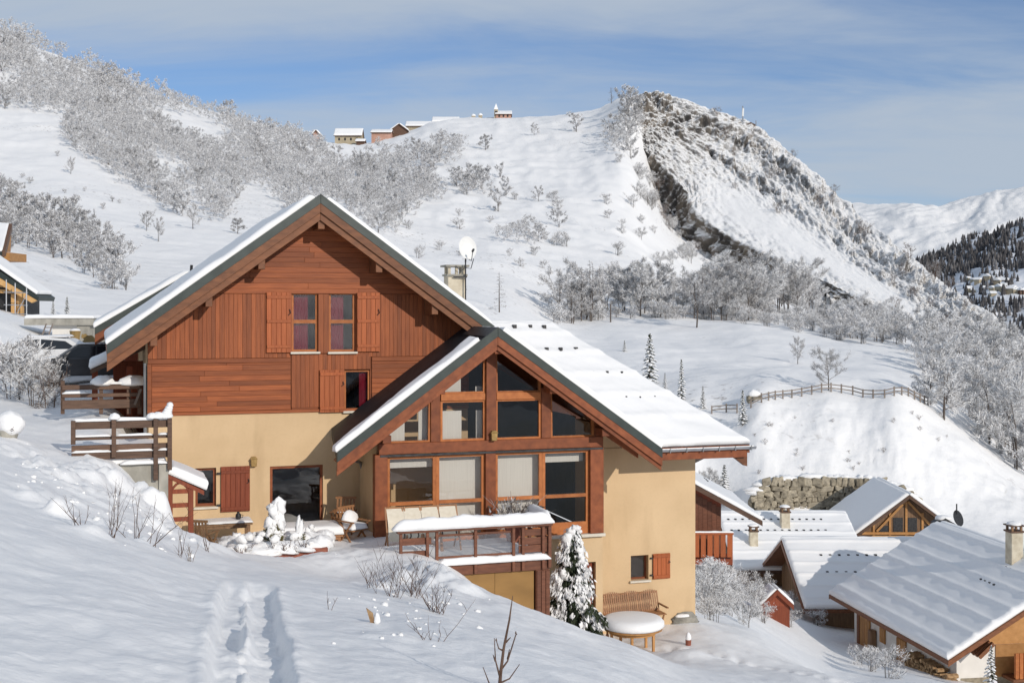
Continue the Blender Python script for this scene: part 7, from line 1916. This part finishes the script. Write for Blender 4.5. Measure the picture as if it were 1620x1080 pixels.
# parked cars
def wheel(o, x, y, r, w):
    wh = MB().lathe([(r * 0.9, -w / 2), (r, -w / 4), (r, w / 4), (r * 0.9, w / 2)], n=20).build('wheel', M['rubber'], o); wh.location = (x, y, r); wh.rotation_euler = (math.pi / 2, 0, 0)
    MB().lathe([(r * 0.6, -w / 2 - 0.01), (r * 0.6, w / 2 + 0.01)], n=14).build('rim', M['zinc'], wh)
def car(label, px, py, rz, paint, snow, ymin=36, L=4.2, W=1.75, Hh=1.45):
    g = ground_px(px, py, ymin); o = thing('parked_car', label, 'car', g, rz, 'cars parked beside the road')
    prof = [(-L / 2, 0.35), (-L / 2 + 0.05, 0.75), (-L * 0.30, 0.92), (-L * 0.14, Hh - 0.06), (L * 0.05, Hh), (L * 0.28, Hh - 0.08), (L * 0.42, 1.0), (L / 2, 0.9), (L / 2, 0.4), (L / 2 - 0.2, 0.28), (-L / 2 + 0.2, 0.28)]
    b = MB(); n = len(prof); sl = []
    for s, k in ((-1, 0.82), (-1, 1.0), (1, 1.0), (1, 0.82)):
        pass
    secs = [(-W / 2, 0.0), (W / 2, 0.0)]
    for y, _ in secs:
        for (x, z) in prof: b.v.append((x, y * (1 - 0.16 * max(0, (z - 0.9)) / 0.55), z))
    b.f.append(tuple(range(n))); b.f.append(tuple(range(2 * n - 1, n - 1, -1)))
    for i in range(n): b.f.append((i, n + i, n + (i + 1) % n, (i + 1) % n))
    b.build('body', M[paint], o, bevel=0.05)
    for s in (-1, 1):
        y0_, y1_ = s * (W / 2 + 0.002), s * (W / 2 - 0.105)
        for a in ([(-L * 0.25, 0.97), (-L * 0.125, Hh - 0.14), (L * 0.02, Hh - 0.09), (L * 0.02, 0.97)], [(L * 0.035, 0.97), (L * 0.035, Hh - 0.09), (L * 0.25, Hh - 0.16), (L * 0.36, 0.99)]):
            pts = [(x, s * (W / 2 * (1 - 0.16 * max(0, (z - 0.9)) / 0.55) + 0.012), z) for x, z in a]; MB().poly(pts).build('side_window', M['car_glass'], o, fix=False)
        for x in (-L * 0.31, L * 0.31): wheel(o, x, s * (W / 2 - 0.12), 0.31, 0.2)
        MB().box(-L / 2 - 0.01, -L / 2 + 0.12, s * W * 0.32 - 0.18, s * W * 0.32 + 0.18, 0.60, 0.74).build('headlight', M['dish'], o, bevel=0.02)
        MB().box(-L * 0.24, -L * 0.20, s * W / 2 - 0.02 if s > 0 else s * W / 2 - 0.16, s * W / 2 + 0.16 if s > 0 else s * W / 2 + 0.02, 0.95, 1.08).build('mirror', M[paint], o)
    MB().poly([(-L * 0.29, -W * 0.40, 0.95), (-L * 0.29, W * 0.40, 0.95), (-L * 0.145, W * 0.36, Hh - 0.08), (-L * 0.145, -W * 0.36, Hh - 0.08)]).build('windscreen', M['car_glass'], o, fix=False)
    if snow:
        snow_slab('snow', [(-L * 0.13, -W * 0.4, Hh - 0.03), (L * 0.26, -W * 0.4, Hh - 0.03), (L * 0.26, W * 0.4, Hh - 0.03), (-L * 0.13, W * 0.4, Hh - 0.03)], snow, M['snow'], o, 20, 14, seed=3)
        snow_slab('snow', [(-L * 0.49, -W * 0.42, 0.80), (-L * 0.30, -W * 0.42, 0.93), (-L * 0.30, W * 0.42, 0.93), (-L * 0.49, W * 0.42, 0.80)], snow, M['snow'], o, 14, 14, seed=4)
    return o
car('dark grey car parked in the shade left of the chalet roof', 146, 603, math.radians(20), 'car_dark', 0.07)
car('small white car half hidden behind the frosted shrub', 66, 592, math.radians(8), 'car_white', 0.10, ymin=40)

# concrete platform with a ladder, bear panel
cp = thing('concrete_platform', 'pale concrete platform wall under a snow slab beyond the cars', 'platform', (0, 0, 0))
Yp = 62
a, b = P(38, 504, Yp), P(148, 500, Yp)
MB().box(a.x, b.x, Yp, Yp + 4, a.z - 0.32, a.z).build('slab', M['concrete'], cp)
MB().box(P(78, 0, Yp).x, P(128, 0, Yp).x, Yp + 0.4, Yp + 3.5, P(0, 580, Yp).z, a.z - 0.33).build('wall', M['white_plaster'], cp)
MB().box(P(120, 0, Yp).x, P(140, 0, Yp).x, Yp + 0.15, Yp + 3.6, P(0, 580, Yp).z, a.z - 0.33).build('pier', M['concrete'], cp)
MB().box(P(93, 0, Yp).x, P(104, 0, Yp).x, Yp + 0.36, Yp + 0.399, P(0, 562, Yp).z, P(0, 530, Yp).z).build('doorway', M['iron'], cp)
snow_slab('snow', [(a.x, Yp, a.z), (b.x, Yp, a.z), (b.x, Yp + 4, a.z), (a.x, Yp + 4, a.z)], 0.2, M['snow'], cp, 30, 16, seed=41)
ld_ = thing('ladder', 'short wooden ladder leaning against the concrete platform', 'ladder', P(70, 548, Yp - 0.6))
for s in (-1, 1): MB().beam((s * 0.16 - 0.15, -0.2, -0.2), (s * 0.16 + 0.15, 0.3, 1.1), 0.05, 0.05).build('side_rail', M['grey_wood'], ld_)
for k in range(5): MB().beam((-0.30 + 0.06 * k - 0.01, -0.12 + 0.09 * k, 0.0 + 0.23 * k), (0.05 + 0.06 * k + 0.01, -0.12 + 0.09 * k, 0.0 + 0.23 * k), 0.04, 0.04).build('rung', M['grey_wood'], ld_)
# bear silhouette board on a post
bp_ = P(139, 549, 52); bear = thing('bear_panel', 'gold-brown bear-shaped wooden panel beside the road', 'sign', bp_)
k = 52 / F
outl = [(-10, 0), (-9, 9), (-6, 12), (-11, 16), (-9, 20), (-4, 20), (0, 18), (5, 19), (9, 15), (11, 10), (10, 3), (12, 0), (8, 0), (6, 4), (2, 7), (-1, 7), (-4, 4), (-5, 0)]
MB().extrude([(x * k, 0, y * k) for x, y in outl], (0, 0.12, 0)).build('panel', M['gold'], bear)
MB().box(-0.05, 0.05, 0.13, 0.2, -0.9, 0.35).build('post', M['weathered'], bear)
for x, y in ((-9, 19.5), (-5, 20)): MB().lathe([(1.3 * k, 0), (1.3 * k, 0.11)], n=8).build('ear', M['gold'], bear, loc=(x * k, 0.12, y * k)).rotation_euler = (math.pi / 2, 0, 0)
tp = thing('flower_tub', 'small brown tub beside the bear panel', 'tub', P(119, 542, 53))
MB().lathe([(0.16, 0), (0.24, 0.5), (0.2, 0.5)], n=10).build('tub', M['gold'], tp); snow_lump('snow', (0, 0, 0.5), 0.22, 0.22, 0.1, tp, 3)

# half-built timber house at the left edge
Yh = 74
hb = thing('timber_house', 'half-built house of pale timber with scaffolding at the left edge', 'house', (0, 0, 0))
e0_, e1_ = P(-40, 388, Yh), P(62, 470, Yh)
def hpx(px, py, Y=Yh): return P(px, py, Y)
rh = MB().extrude([P(-60, 385, Yh), P(0, 430, Yh), P(62, 470, Yh), P(60, 476, Yh), P(-2, 438, Yh), P(-60, 396, Yh)], (0, 2.6, 0)).build('roof', M['green_metal'], hb)
MB().extrude([P(-60, 397, Yh - .05), P(-2, 439, Yh - .05), P(58, 475, Yh - .05), P(50, 479, Yh - .05), P(-4, 448, Yh - .05), P(-60, 406, Yh - .05)], (0, 0.3, 0)).build('barge_board', M['pale_wood'], rh)
snow_slab('snow', [P(56, 466, Yh) + Vector((0, 0.1, 0)), P(56, 466, Yh) + Vector((0, 2.6, 0)), P(-60, 385, Yh) + Vector((0, 2.6, 0)), P(-60, 385, Yh) + Vector((0, 0.1, 0))], 0.22, M['snow'], rh, 20, 30, seed=43)
for px in (12, 22): MB().box(P(px, 0, Yh).x, P(px + 8, 0, Yh).x, Yh + 0.5, Yh + 0.8, P(0, 505, Yh).z, P(0, 446 + px * 0.5, Yh).z).build('post', M['pale_wood'], hb)
MB().box(P(-40, 0, Yh).x, P(12, 0, Yh).x, Yh + 1.2, Yh + 5, P(0, 505, Yh).z, P(0, 452, Yh).z).build('wall', M['iron'], hb)
for py in (449, 458): MB().beam(P(-40, py, Yh + 0.6), P(26, py + 4, Yh + 0.6), 0.2, 0.22).build('beam', M['pale_wood'], hb)
for d2 in (0.6, 1.6, 2.6): MB().beam(P(20, 453, Yh + d2), P(54, 474, Yh + d2), 0.16, 0.2).build('rafter', M['pale_wood'], hb)
sf = thing('scaffold', 'thin grey scaffold tubes in front of the half-built timber house', 'scaffold', (0, 0, 0))
for px in (10, 24, 42): MB().tube([P(px, 508, Yh - 0.8), P(px, 438 + px * 0.4, Yh - 0.8)], 0.035, 5).build('upright', M['zinc'], sf)
for py in (462, 482, 496): MB().tube([P(6, py, Yh - 0.8), P(44, py + 1, Yh - 0.8)], 0.03, 5).build('ledger', M['zinc'], sf)
MB().tube([P(24, 500, Yh - 0.8), P(42, 466, Yh - 0.8)], 0.025, 5).build('diagonal', M['zinc'], sf)
# house corner further up
Yu = 100
hu = thing('timber_house', 'corner of an orange timber house above the half-built one, at the left edge', 'house', (0, 0, 0))
qu = [P(-50, 400, Yu - 0.5), P(5, 398, Yu - 0.5), P(16, 356, Yu + 4), P(-50, 352, Yu + 4)]
ru = roof_slab('roof', qu, 0.3, M['green_metal'], hu)
MB().beam(P(6, 401, Yu - 0.55), P(17, 358, Yu + 3.95), 0.25, 0.5).build('verge_board', M['weathered'], ru)
MB().box(P(-50, 0, Yu).x, P(12, 0, Yu).x, Yu + 0.4, Yu + 3.9, P(0, 412, Yu).z, P(0, 399, Yu).z).build('wall', M['honey_wood'], hu)
MB().extrude([P(-2, 399, Yu + 0.2), P(11, 399, Yu + 3.5), P(12, 372, Yu + 3.5)], (0.3, 0, 0)).build('gable_wall', M['honey_wood'], hu)
snow_slab('snow', qu, 0.25, M['snow'], ru, 24, 20, seed=44)

# frosted shrubs along the road, snow-capped tub at the picture edge
rr = random.Random(91)
for i, (px, py, hp, nm) in enumerate(((20, 632, 92, 'tall frosted shrub at the left edge of the road'), (52, 640, 70, 'frosted shrub in front of the white car'), (80, 642, 62, 'frosted shrub left of the dark plank fence'), (-8, 625, 100, 'frosted shrub cut by the left picture edge'), (40, 622, 84, 'frosted shrub behind the roadside shrubs'))):
    tree_px(BUSH[i % 5] if i != 2 else DBUSH[0], 'frosted_bush', nm, px, py, hp, 2.2, 'frosted shrubs along the road', 'bush', ymin=33)
g = ground_px(12, 694, 27)
tb = thing('plant_tub', 'planter tub with a ball of snow at the left picture edge', 'planter', g)
MB().lathe([(0.18, -0.1), (0.26, 0.16), (0.22, 0.16)], n=14).build('tub', M['concrete'], tb)
snow_lump('snow', (0.05, 0, 0.30), 0.33, 0.3, 0.28, tb, 7, squash=False)
leaf_cloud(MB(), (0.16, -0.22, 0.2), 0.1, 0.08, 0.1, 60, 0.03, random.Random(2), 0.2).build('foliage', M['twig_dark'], tb, fix=False)

# ---- tall weeping conifer in front of the bay base
cd_ = -3.35
cg = local_thing('weeping_conifer', 'tall drooping conifer plastered with snow against the bay base', 'conifer', HU(902, cd_), cd_, HZ(992, 902, cd_))
hcon = HZ(838, 902, cd_) - HZ(992, 902, cd_)
rr = random.Random(17); T = MB(); K = MB()
T.tube([(0, 0, -0.6), (0.02, 0, hcon * 0.5), (-0.05, 0, hcon * 0.9), (0.14, 0, hcon)], [0.07, 0.05, 0.03, 0.015], 7)
T.build('trunk', M['bark'], cg)
def con_r(f): return np.interp(f, [0, 0.12, 0.3, 0.55, 0.8, 1.0], [0.54, 0.56, 0.50, 0.42, 0.28, 0.11])
for i in range(420):
    f = rr.random() ** 0.9; a = rr.uniform(0, 6.28); L = con_r(f) * rr.uniform(0.6, 1.1) * (0.72 + 0.6 * float(vnoise(a * 1.3 + 3, f * 6, 8))); q = Vector((0.06 * f, 0, hcon * f)); ax = Vector((math.cos(a), math.sin(a), 0))
    for m in range(18):
        t = rr.random(); c = q + ax * (L * t) + Vector((0, 0, 0.12 * L * t - 0.45 * L * t * t))
        sliver(K, c, ax * rr.uniform(0, .5) + Vector((rr.gauss(0, .35), rr.gauss(0, .35), -rr.uniform(.5, 1.2))), rr.uniform(0.12, 0.26), 0.022, rr)
for (x0, zt0, L, h0) in ((0.75, 0.55, 0.5, 0.0), (0.45, 0.25, 0.5, 0)):
    for i in range(46):
        a = rr.uniform(-1.2, 1.2); ax = Vector((math.cos(a), math.sin(a) - 0.2, 0))
        for m in range(14):
            t = rr.random(); c = Vector((x0 * 0.4, -0.1, zt0)) + ax * (L * t * 1.2) + Vector((0, 0, 0.15 * t - 0.5 * t * t)); sliver(K, c, Vector((rr.gauss(0.2, .35), rr.gauss(0, .35), -1)), rr.uniform(0.12, 0.26), 0.022, rr)
K.build('foliage', M['needles'], cg, fix=False)
Q = MB()
for i in range(60):
    f = rr.random() ** 0.85; a = rr.uniform(-2.9, 0.4) if rr.random() < 0.85 else rr.uniform(0, 6.28); rad = con_r(f) * rr.uniform(0.7, 1.02)
    s_ = rr.uniform(0.035, 0.10) * (1.15 - 0.3 * f)
    join(Q, snow_lump('', (0.06 * f + math.cos(a) * rad, math.sin(a) * rad, hcon * f - 0.12 * rad), s_ * rr.uniform(0.8, 1.5), s_, s_ * rr.uniform(0.6, 1.9), None, 900 + i, squash=False, n=10, amp=1.0, freq=2.4, build=False))
for i in range(40):
    a = rr.uniform(-1.3, 0.6); t = rr.uniform(0.35, 1.1); s_ = rr.uniform(0.04, 0.10)
    join(Q, snow_lump('', (0.3 + math.cos(a) * 0.62 * t, -0.12 + math.sin(a) * 0.4 * t, 0.45 + 0.1 * t - 0.42 * t * t), s_ * 1.2, s_, s_ * 0.9, None, 1050 + i, squash=False, n=10, amp=1.0, freq=2.4, build=False))
for i, (x, z, r1, r2) in enumerate(((-0.1, hcon * .86, .13, .2), (-0.08, hcon * .93, .15, .16), (0.0, hcon * .99, .14, .11), (0.12, hcon * 1.02, .13, .09), (0.24, hcon * .985, .07, .06), (0.16, hcon * .88, .10, .22))):
    join(Q, snow_lump('', (x, -0.05, z), r1, .13, r2, None, 1100 + i, squash=False, amp=0.8, freq=2.2, n=14, build=False))
for i in range(620):
    f = rr.random() ** 0.85; a = rr.uniform(-3.3, 0.6) if rr.random() < 0.8 else rr.uniform(0, 6.28); L = con_r(f) * rr.uniform(0.8, 1.06) * (0.74 + 0.6 * float(vnoise(a * 1.3 + 3, f * 6, 8))); ax = Vector((math.cos(a), math.sin(a), 0)); c0 = Vector((0.06 * f, 0, hcon * f - 0.05)) + ax * L
    if vnoise(a * 2.2 + 9, f * 9.0, 5) < 0.52: continue
    for m in range(5): sliver(Q, c0 + Vector((rr.gauss(0, .05), rr.gauss(0, .05), rr.gauss(0, .05))), ax * 0.35 + Vector((rr.gauss(0, .3), rr.gauss(0, .3), -1)), rr.uniform(0.08, 0.2), rr.uniform(0.018, 0.04), rr)
for i in range(160):
    a = rr.uniform(-1.3, 0.6); t = rr.uniform(0.3, 1.1); c0 = Vector((0.3 + math.cos(a) * 0.62 * t, -0.14 + math.sin(a) * 0.42 * t, 0.5 + 0.1 * t - 0.42 * t * t))
    for m in range(4): sliver(Q, c0, Vector((rr.gauss(0.2, .4), rr.gauss(-.1, .3), -.8)), rr.uniform(0.08, 0.2), rr.uniform(0.018, 0.04), rr)
Q.build('snow', M['snow_clump'], cg, smooth=True)['kind'] = 'stuff'

# ---- foreground: dry stems, twiggy bushes, snow chunks
def tuft(name, label, px, py, n, r, h, seed, rad=0.008, mat='twig_dark', group=None, ymin=9, side=2, cat='plant', up=True, sidelen=0.4):
    g = ground_px(px, py, ymin)
    if g is None: return
    o = thing(name, label, cat, g, 0, group); mb = MB(); spray(mb, (0, 0, -0.08), n, r, h, random.Random(seed), rad, side=side, sidelen=sidelen)
    mb.build('stems', M[mat], o, fix=False); return o
tuft('dry_weeds', 'clump of dry weeds on the bank below the deck railing', 174, 857, 9, 0.25, 0.95, 1, 0.004, side=5, sidelen=0.25)
tuft('dry_weeds', 'thin dry stalks just right of the weed clump on the bank', 213, 855, 5, 0.35, 0.9, 2, 0.006)
tuft('dry_weeds', 'bent dry stalks in front of the concrete wall', 240, 868, 6, 0.9, 0.7, 3, 0.007)
tuft('dry_weeds', 'two upright dry stalks near the canopy posts', 285, 873, 4, 0.12, 0.85, 4, 0.006, side=1)
tuft('dry_weeds', 'dry stalks left of the planter bed', 330, 876, 5, 0.22, 0.6, 5, 0.006)
tuft('dry_weeds', 'short pale stalks in the drift before the planter', 300, 890, 8, 0.2, 0.42, 6, 0.006, mat='grey_wood')
tuft('dry_weeds', 'tiny stalks on the lower left slope by the bank', 128, 846, 5, 0.4, 0.5, 7, 0.006)
tuft('bare_bush', 'bare twiggy bush in the drift left of the terrace corner', 618, 945, 14, 0.7, 0.95, 8, 0.005, side=5)
tuft('bare_bush', 'bare red-brown bush sticking out of the snow below the terrace railing', 655, 948, 18, 0.6, 0.9, 9, 0.005, side=5)
tuft('bare_bush', 'low twigs at the right end of the snowed-in bushes', 690, 965, 14, 0.5, 0.55, 10, 0.006, side=4)
tuft('bare_bush', 'sparse twigs between the two bare bushes', 590, 930, 8, 0.5, 0.6, 11, 0.006, side=3)
tuft('dry_weeds', 'few thin stalks on the slope below the bushes', 690, 1015, 5, 0.4, 0.45, 12, 0.005)
tuft('dry_weeds', 'single dry stalk beside the broken board', 520, 960, 2, 0.1, 0.35, 13, 0.006)
g = ground_px(790, 1092, 8)
sp = thing('bare_sapling', 'dark bare sapling with alternating twigs at the bottom edge', 'sapling', g)
S = MB(); k = g.y / F
def sx_(x, y): return Vector(((x - 790) * k, 0, (1092 - y) * k))
S.tube([sx_(788, 1110), sx_(792, 1060), sx_(797, 1020), sx_(806, 975), sx_(811, 938)], [0.017, 0.014, 0.011, 0.008, 0.003], 6)
for pts in ([(793, 1055), (803, 1042), (816, 1000), (818, 997)], [(791, 1065), (784, 1040), (782, 1004)], [(797, 1026), (789, 1020), (785, 1010)], [(800, 1012), (808, 1004)], [(790, 1075), (806, 1068), (822, 1048)], [(789, 1084), (774, 1078), (764, 1052)], [(803, 1040), (806, 1020)], [(784, 1040), (780, 1030)]):
    q = [sx_(*p) + Vector((0, R.uniform(-.05, .05), 0)) for p in pts]; S.tube(q, [0.009 - 0.006 * i / (len(q) - 1) for i in range(len(q))], 5)
S.build('stem', M['twig_dark'], sp)
for i, (px, py) in enumerate(((816, 999), (785, 1010), (806, 975))): MB().lathe([(0.001, 0), (0.008, 0.012), (0.001, 0.03)], sx_(px, py), 6).build('bud', M['twig_dark'], sp)
g = ground_px(590, 983, 12)
bd_ = thing('broken_board', 'splinter of brown board sticking out of the snow slope', 'board', g)
bd_.scale = (0.55, 0.55, 0.6)
MB().extrude([(-0.02, 0, -0.1), (0.05, 0, -0.1), (0.0, 0, 0.18), (-0.14, 0, 0.28)], (0, 0.03, 0)).build('plank', M['log_end'], bd_); snow_lump('snow', (0.08, 0.02, 0.03), 0.07, 0.07, 0.16, bd_, 3)
# loose clods of snow rolled down the bank
rr = random.Random(55); C = MB()
def clod(px, py, r):
    g = ground_px(px, py, 8)
    if g is None: return
    n = 7; ph = rr.random() * 40; i0 = len(C.v)
    for i in range(5):
        th = math.pi * i / 4
        for j in range(n):
            a = 2 * math.pi * j / n; q = r * rr.uniform(0.7, 1.25)
            C.v.append((g.x + math.sin(th) * math.cos(a) * q, g.y + math.sin(th) * math.sin(a) * q, g.z + math.cos(th) * q * 0.7))
    for i in range(4):
        for j in range(n): C.f.append((i0 + i * n + j, i0 + i * n + (j + 1) % n, i0 + (i + 1) * n + (j + 1) % n, i0 + (i + 1) * n + j))
for i in range(90):
    t = rr.random(); px = 20 + 300 * t + rr.gauss(0, 20); py = 735 + 125 * t + rr.gauss(4, 20); clod(px, py, rr.choice((.02, .03, .04, .06)) * rr.uniform(.6, 1.2))
for i in range(60): clod(rr.gauss(670, 60), rr.gauss(960, 26), rr.choice((.02, .03, .05)) * rr.uniform(.6, 1.2))
o = C.build('snow_clods', M['snow_clump'], None, smooth=True); o['kind'] = 'stuff'; o['label'] = 'loose clods of snow strewn over the bank and slope'; o['category'] = 'snow'
# ------------------------------------------------------------------ hilltop hamlet, mast, far valley
def far_house(name, label, px0, px1, pye, pyr, pyb, Y, wall, snow=0.6, depth=9.0, wins=0, axis='x', cat='house'):
    """small far house: wall front px0-px1, rows of ridge / eave / base"""
    k = Y / F; x0, x1 = P(px0, 0, Y).x, P(px1, 0, Y).x; ze, zr, zb = P(0, pye, Y).z, P(0, pyr, Y).z, P(0, pyb, Y).z
    o = thing(name, label, cat, ((x0 + x1) / 2, Y, zb)); w = (x1 - x0) / 2; e, r = ze - zb, zr - zb
    wl = MB().box(-w + 0.5, w - 0.5, 0, depth, -6, e).build('wall', M[wall], o)
    if axis == 'x':
        q = [(-w, -0.9, e - 0.3), (w, -0.9, e - 0.3), (w, depth / 2, r), (-w, depth / 2, r)]; q2 = [(-w, depth + 0.9, e - 0.3), (w, depth + 0.9, e - 0.3), (w, depth / 2 + .01, r), (-w, depth / 2 + .01, r)]
        MB().extrude([(-w + .5, 0, e), (-w + .5, depth, e), (-w + .5, depth / 2, r - .3)], (.3, 0, 0)).extrude([(w - .8, 0, e), (w - .8, depth, e), (w - .8, depth / 2, r - .3)], (.3, 0, 0)).build('gable_wall', M[wall], wl)
    else:
        q = [(-w, -0.9, e - 0.2), (-w, depth, e - 0.2), (0, depth, r), (0, -0.9, r)]; q2 = [(w, -0.9, e - 0.2), (w, depth, e - 0.2), (0.01, depth, r), (0.01, -0.9, r)]
        MB().extrude([(-w + .5, 0, e), (w - .5, 0, e), (0, 0, r - .4)], (0, .3, 0)).build('gable_wall', M[wall], wl)
    rf = roof_slab('roof', q, 0.3, M['weathered'], o); roof_slab('roof_slope', q2, 0.3, M['weathered'], rf)
    for qq in (q, q2): snow_slab('snow', qq, snow, M['snow'], rf, 10, 8, r=0.5, noise=0.1, seed=int(px0))
    for i in range(wins):
        x = -w + 1.2 + (2 * w - 2.4) * (i + .5) / wins; MB().box(x - .45, x + .45, -.06, -.004, e * 0.40, e * 0.40 + 1.3).build('window', M['iron'], wl)
    return o, rf, w, e, r
far_house('farmhouse', 'long buff farmhouse with a snow roof on the skyline above the big chalet', 528, 573, 214, 202, 228, 618, 'buff_wall', wins=4)
far_house('barn', 'dark-gabled barn with a snowy roof right of the buff farmhouse', 617, 646, 206, 196, 214, 640, 'weathered', axis='y')
far_house('farmhouse', 'long low snow-roofed house with chimneys on the hilltop', 683, 726, 192, 184, 200, 676, 'buff_wall')
far_house('farmhouse', 'snow-roofed house between the dark barn and the long low house', 641, 682, 199, 191, 206, 664, 'buff_wall')
far_house('cottage', 'small roof hardly showing above the frosted trees on the hilltop', 586, 620, 209, 204, 216, 632, 'pink_wall')
far_house('shed', 'tiny dark shed beside the buff farmhouse', 562, 578, 223, 220, 229, 612, 'weathered', cat='shed', depth=4)
far_house('farmhouse', 'pinkish house end peeping from the wood left of the buff farmhouse', 494, 506, 212, 206, 222, 622, 'pink_wall', axis='y')
o, rf, w, e, r = far_house('chapel', 'pinkish chapel with a small spire alone on the skyline', 783, 810, 180, 174, 189, 684, 'pink_wall', wins=3, cat='chapel', snow=0.4)
k = 684 / F
tw = MB().box(-w - 0.4, -w + 1.6, 0.5, 2.5, -2, 16 * k).build('tower', M['buff_wall'], o)
MB().box(-w - 0.1, -w + 1.3, 0.46, 0.499, 10 * k, 13.5 * k).build('bell_opening', M['iron'], tw)
sp_ = MB(); c = Vector((-w + 0.6, 1.5, 26 * k)); b = [(-w - 0.6, 0.3, 16 * k), (-w + 1.8, 0.3, 16 * k), (-w + 1.8, 2.7, 16 * k), (-w - 0.6, 2.7, 16 * k)]
for i in range(4): sp_.poly([b[i], b[(i + 1) % 4], tuple(c)])
sp_.poly(b[::-1]); sp_.build('spire', M['snow'], tw)
for px, py, lab in ((749, 190, 'small snow-capped pillar on the skyline left of the chapel'), (760, 189, 'short marker stone on the skyline just left of the chapel')):
    q = P(px, py, 690); o = thing('marker', lab, 'marker', q); MB().box(-1, 1, -1, 1, -3, 2.2).build('body', M['buff_wall'], o); snow_lump('snow', (0, 0, 2.2), 1.3, 1.3, 1.1, o, 3)
q = P(1175, 197, 632); o = thing('antenna_mast', 'thin antenna mast on the shoulder of the rock spur', 'mast', q)
MB().tube([(0, 0, -6), (0, 0, 29 * 632 / F)], 0.32, 6).build('pole', M['zinc'], o); MB().tube([(0, 0, 4), (0.2, 0, 8)], 0.5, 6).build('aerial', M['dish'], o)
q = P(1187, 203, 630); o = thing('hut', 'dark hut beside the antenna mast on the rock spur', 'hut', q)
MB().box(-2.2, 2.2, -1, 2, -5, 1.6).build('wall', M['weathered'], o); MB().extrude([(-2.5, -1.2, 1.6), (2.5, -1.2, 1.6), (0, -1.2, 2.9)], (0, 3.5, 0)).build('roof', M['weathered'], o)
q = P(1196, 205, 630); o = thing('antenna_mast', 'short mast right of the hut on the rock spur', 'mast', q); MB().tube([(0, 0, -6), (0, 0, 4.4)], 0.25, 6).build('pole', M['zinc'], o)

# bushes and dwarf pines on the spur
def nearest_spur(px, py):
    D = Vm.reshape(-1, 3); sx = CX + F * D[:, 0] / D[:, 1]; sy = HY - F * D[:, 2] / D[:, 1]
    c = (sx - px) ** 2 + (sy - py) ** 2; i = np.argsort(c)[:6]; i = i[np.argmin(D[i, 1])]
    return Vector(D[i])
rr = random.Random(77)
for i in range(40):
    t = rr.random(); px = 1130 + 400 * t + rr.gauss(0, 22); py = 215 + 290 * t + rr.gauss(0, 30)
    plant(rr.choice(DBUSH), 'spur_bush', 'dark scrubby bush on the ledges of the rock spur', 'bush', nearest_spur(px, py) - Vector((0, 0, 0.4)), rr.uniform(3, 5.5), 2.2, 'scrub on the rock spur')
for i in range(26):
    px = rr.uniform(1090, 1500); py = np.interp(px, [1090, 1230, 1420, 1500], [400, 432, 500, 550]) + rr.uniform(0, 12)
    g = ground_px(px, py + 8, 200)
    if g: plant(rr.choice(LARCH[:2] + FINE[:2]), 'frosted_tree', 'bare tree at the foot of the rock spur', 'tree', g - Vector((0, 0, 0.3)), rr.uniform(26, 48) * g.y / F, 9.0, 'trees at the foot of the rock spur', sx=0.9)

# dark wood on the shaded valley side and the village below it
def on_patch(V, s, t):
    nt, ns = V.shape[:2]; return V[int(t * (nt - 1)), int(s * (ns - 1))]
W_ = MB(); rr = random.Random(66); VVf = VV.reshape(-1, 3); vx = CX + F * VVf[:, 0] / VVf[:, 1]; vy = HY - F * VVf[:, 2] / VVf[:, 1]
ok = np.nonzero((vx > 1400) & (vx < 1900))[0]
def forest_den(px, py):
    edge = np.interp(px, [1430, 1480, 1540, 1620, 1700, 1900], [432, 420, 402, 372, 345, 290])
    if py < edge + 26: return 1.0
    if py > 478 and py < 600: return 0.9
    return 0.10 + 0.55 * (px > 1560) * (py < 425)
nt_ = 0
while nt_ < 3200:
    i = int(rr.choice(ok)); px, py = vx[i], vy[i]
    if rr.random() > forest_den(px, py): continue
    x, y, z = VVf[i]; x += rr.uniform(-9, 9); y += rr.uniform(-12, 12); h = rr.uniform(8, 14) * (1.0 if py < 470 else 0.8); r = h * rr.uniform(.2, .32); n = 6; i0 = len(W_.v)
    W_.v.append((x, y, z + h))
    for zz, q in ((0.45, .75), (0.45, .45), (0.0, 1.0)):
        for j in range(n):
            a = 6.283 * j / n + rr.random() * .3; W_.v.append((x + math.cos(a) * r * q, y + math.sin(a) * r * q, z + h * zz - 1))
    for j in range(n):
        W_.f.append((i0, i0 + 1 + j, i0 + 1 + (j + 1) % n))
        for b in (1, 7): W_.f.append((i0 + b + j, i0 + b + 6 + j, i0 + b + 6 + (j + 1) % n, i0 + b + (j + 1) % n))
    nt_ += 1
o = W_.build('dark_forest', M['forest'], None, fix=False); o['kind'] = 'stuff'; o['label'] = 'dark conifer forest on the shaded valley side'; o['category'] = 'forest'
hm = []
rr = random.Random(12)
wall_m = MB().box(-5, 5, -4, 4, -6, 4).mesh('wall', M['buff_wall']); wall_m2 = MB().box(-5, 5, -4, 4, -6, 4).mesh('wall', M['weathered'])
roof_m = MB().extrude([(-6, -5, 3.6), (6, -5, 3.6), (0, -5, 7.4)], (0, 10, 0)).mesh('roof', M['snow'])
lab_n = 0
for i in range(26):
    px = rr.uniform(1528, 1618); py = np.interp(px, [1528, 1560, 1618], [452, 456, 466]) + rr.uniform(-14, 12)
    c = (vx - px) ** 2 + (vy - py) ** 2; j = int(np.argmin(c)); x, y, z = VVf[j]
    x = (px - CX) / F * y
    o = thing('village_house', 'tiny snow-roofed house in the distant shaded village at the right edge', 'house', (x, y, z + 1), rr.uniform(0, 3.14), 'distant village houses')
    link(rr.choice((wall_m, wall_m2)), 'wall', o); link(roof_m, 'roof', o); o.scale = (rr.uniform(.55, .9),) * 3
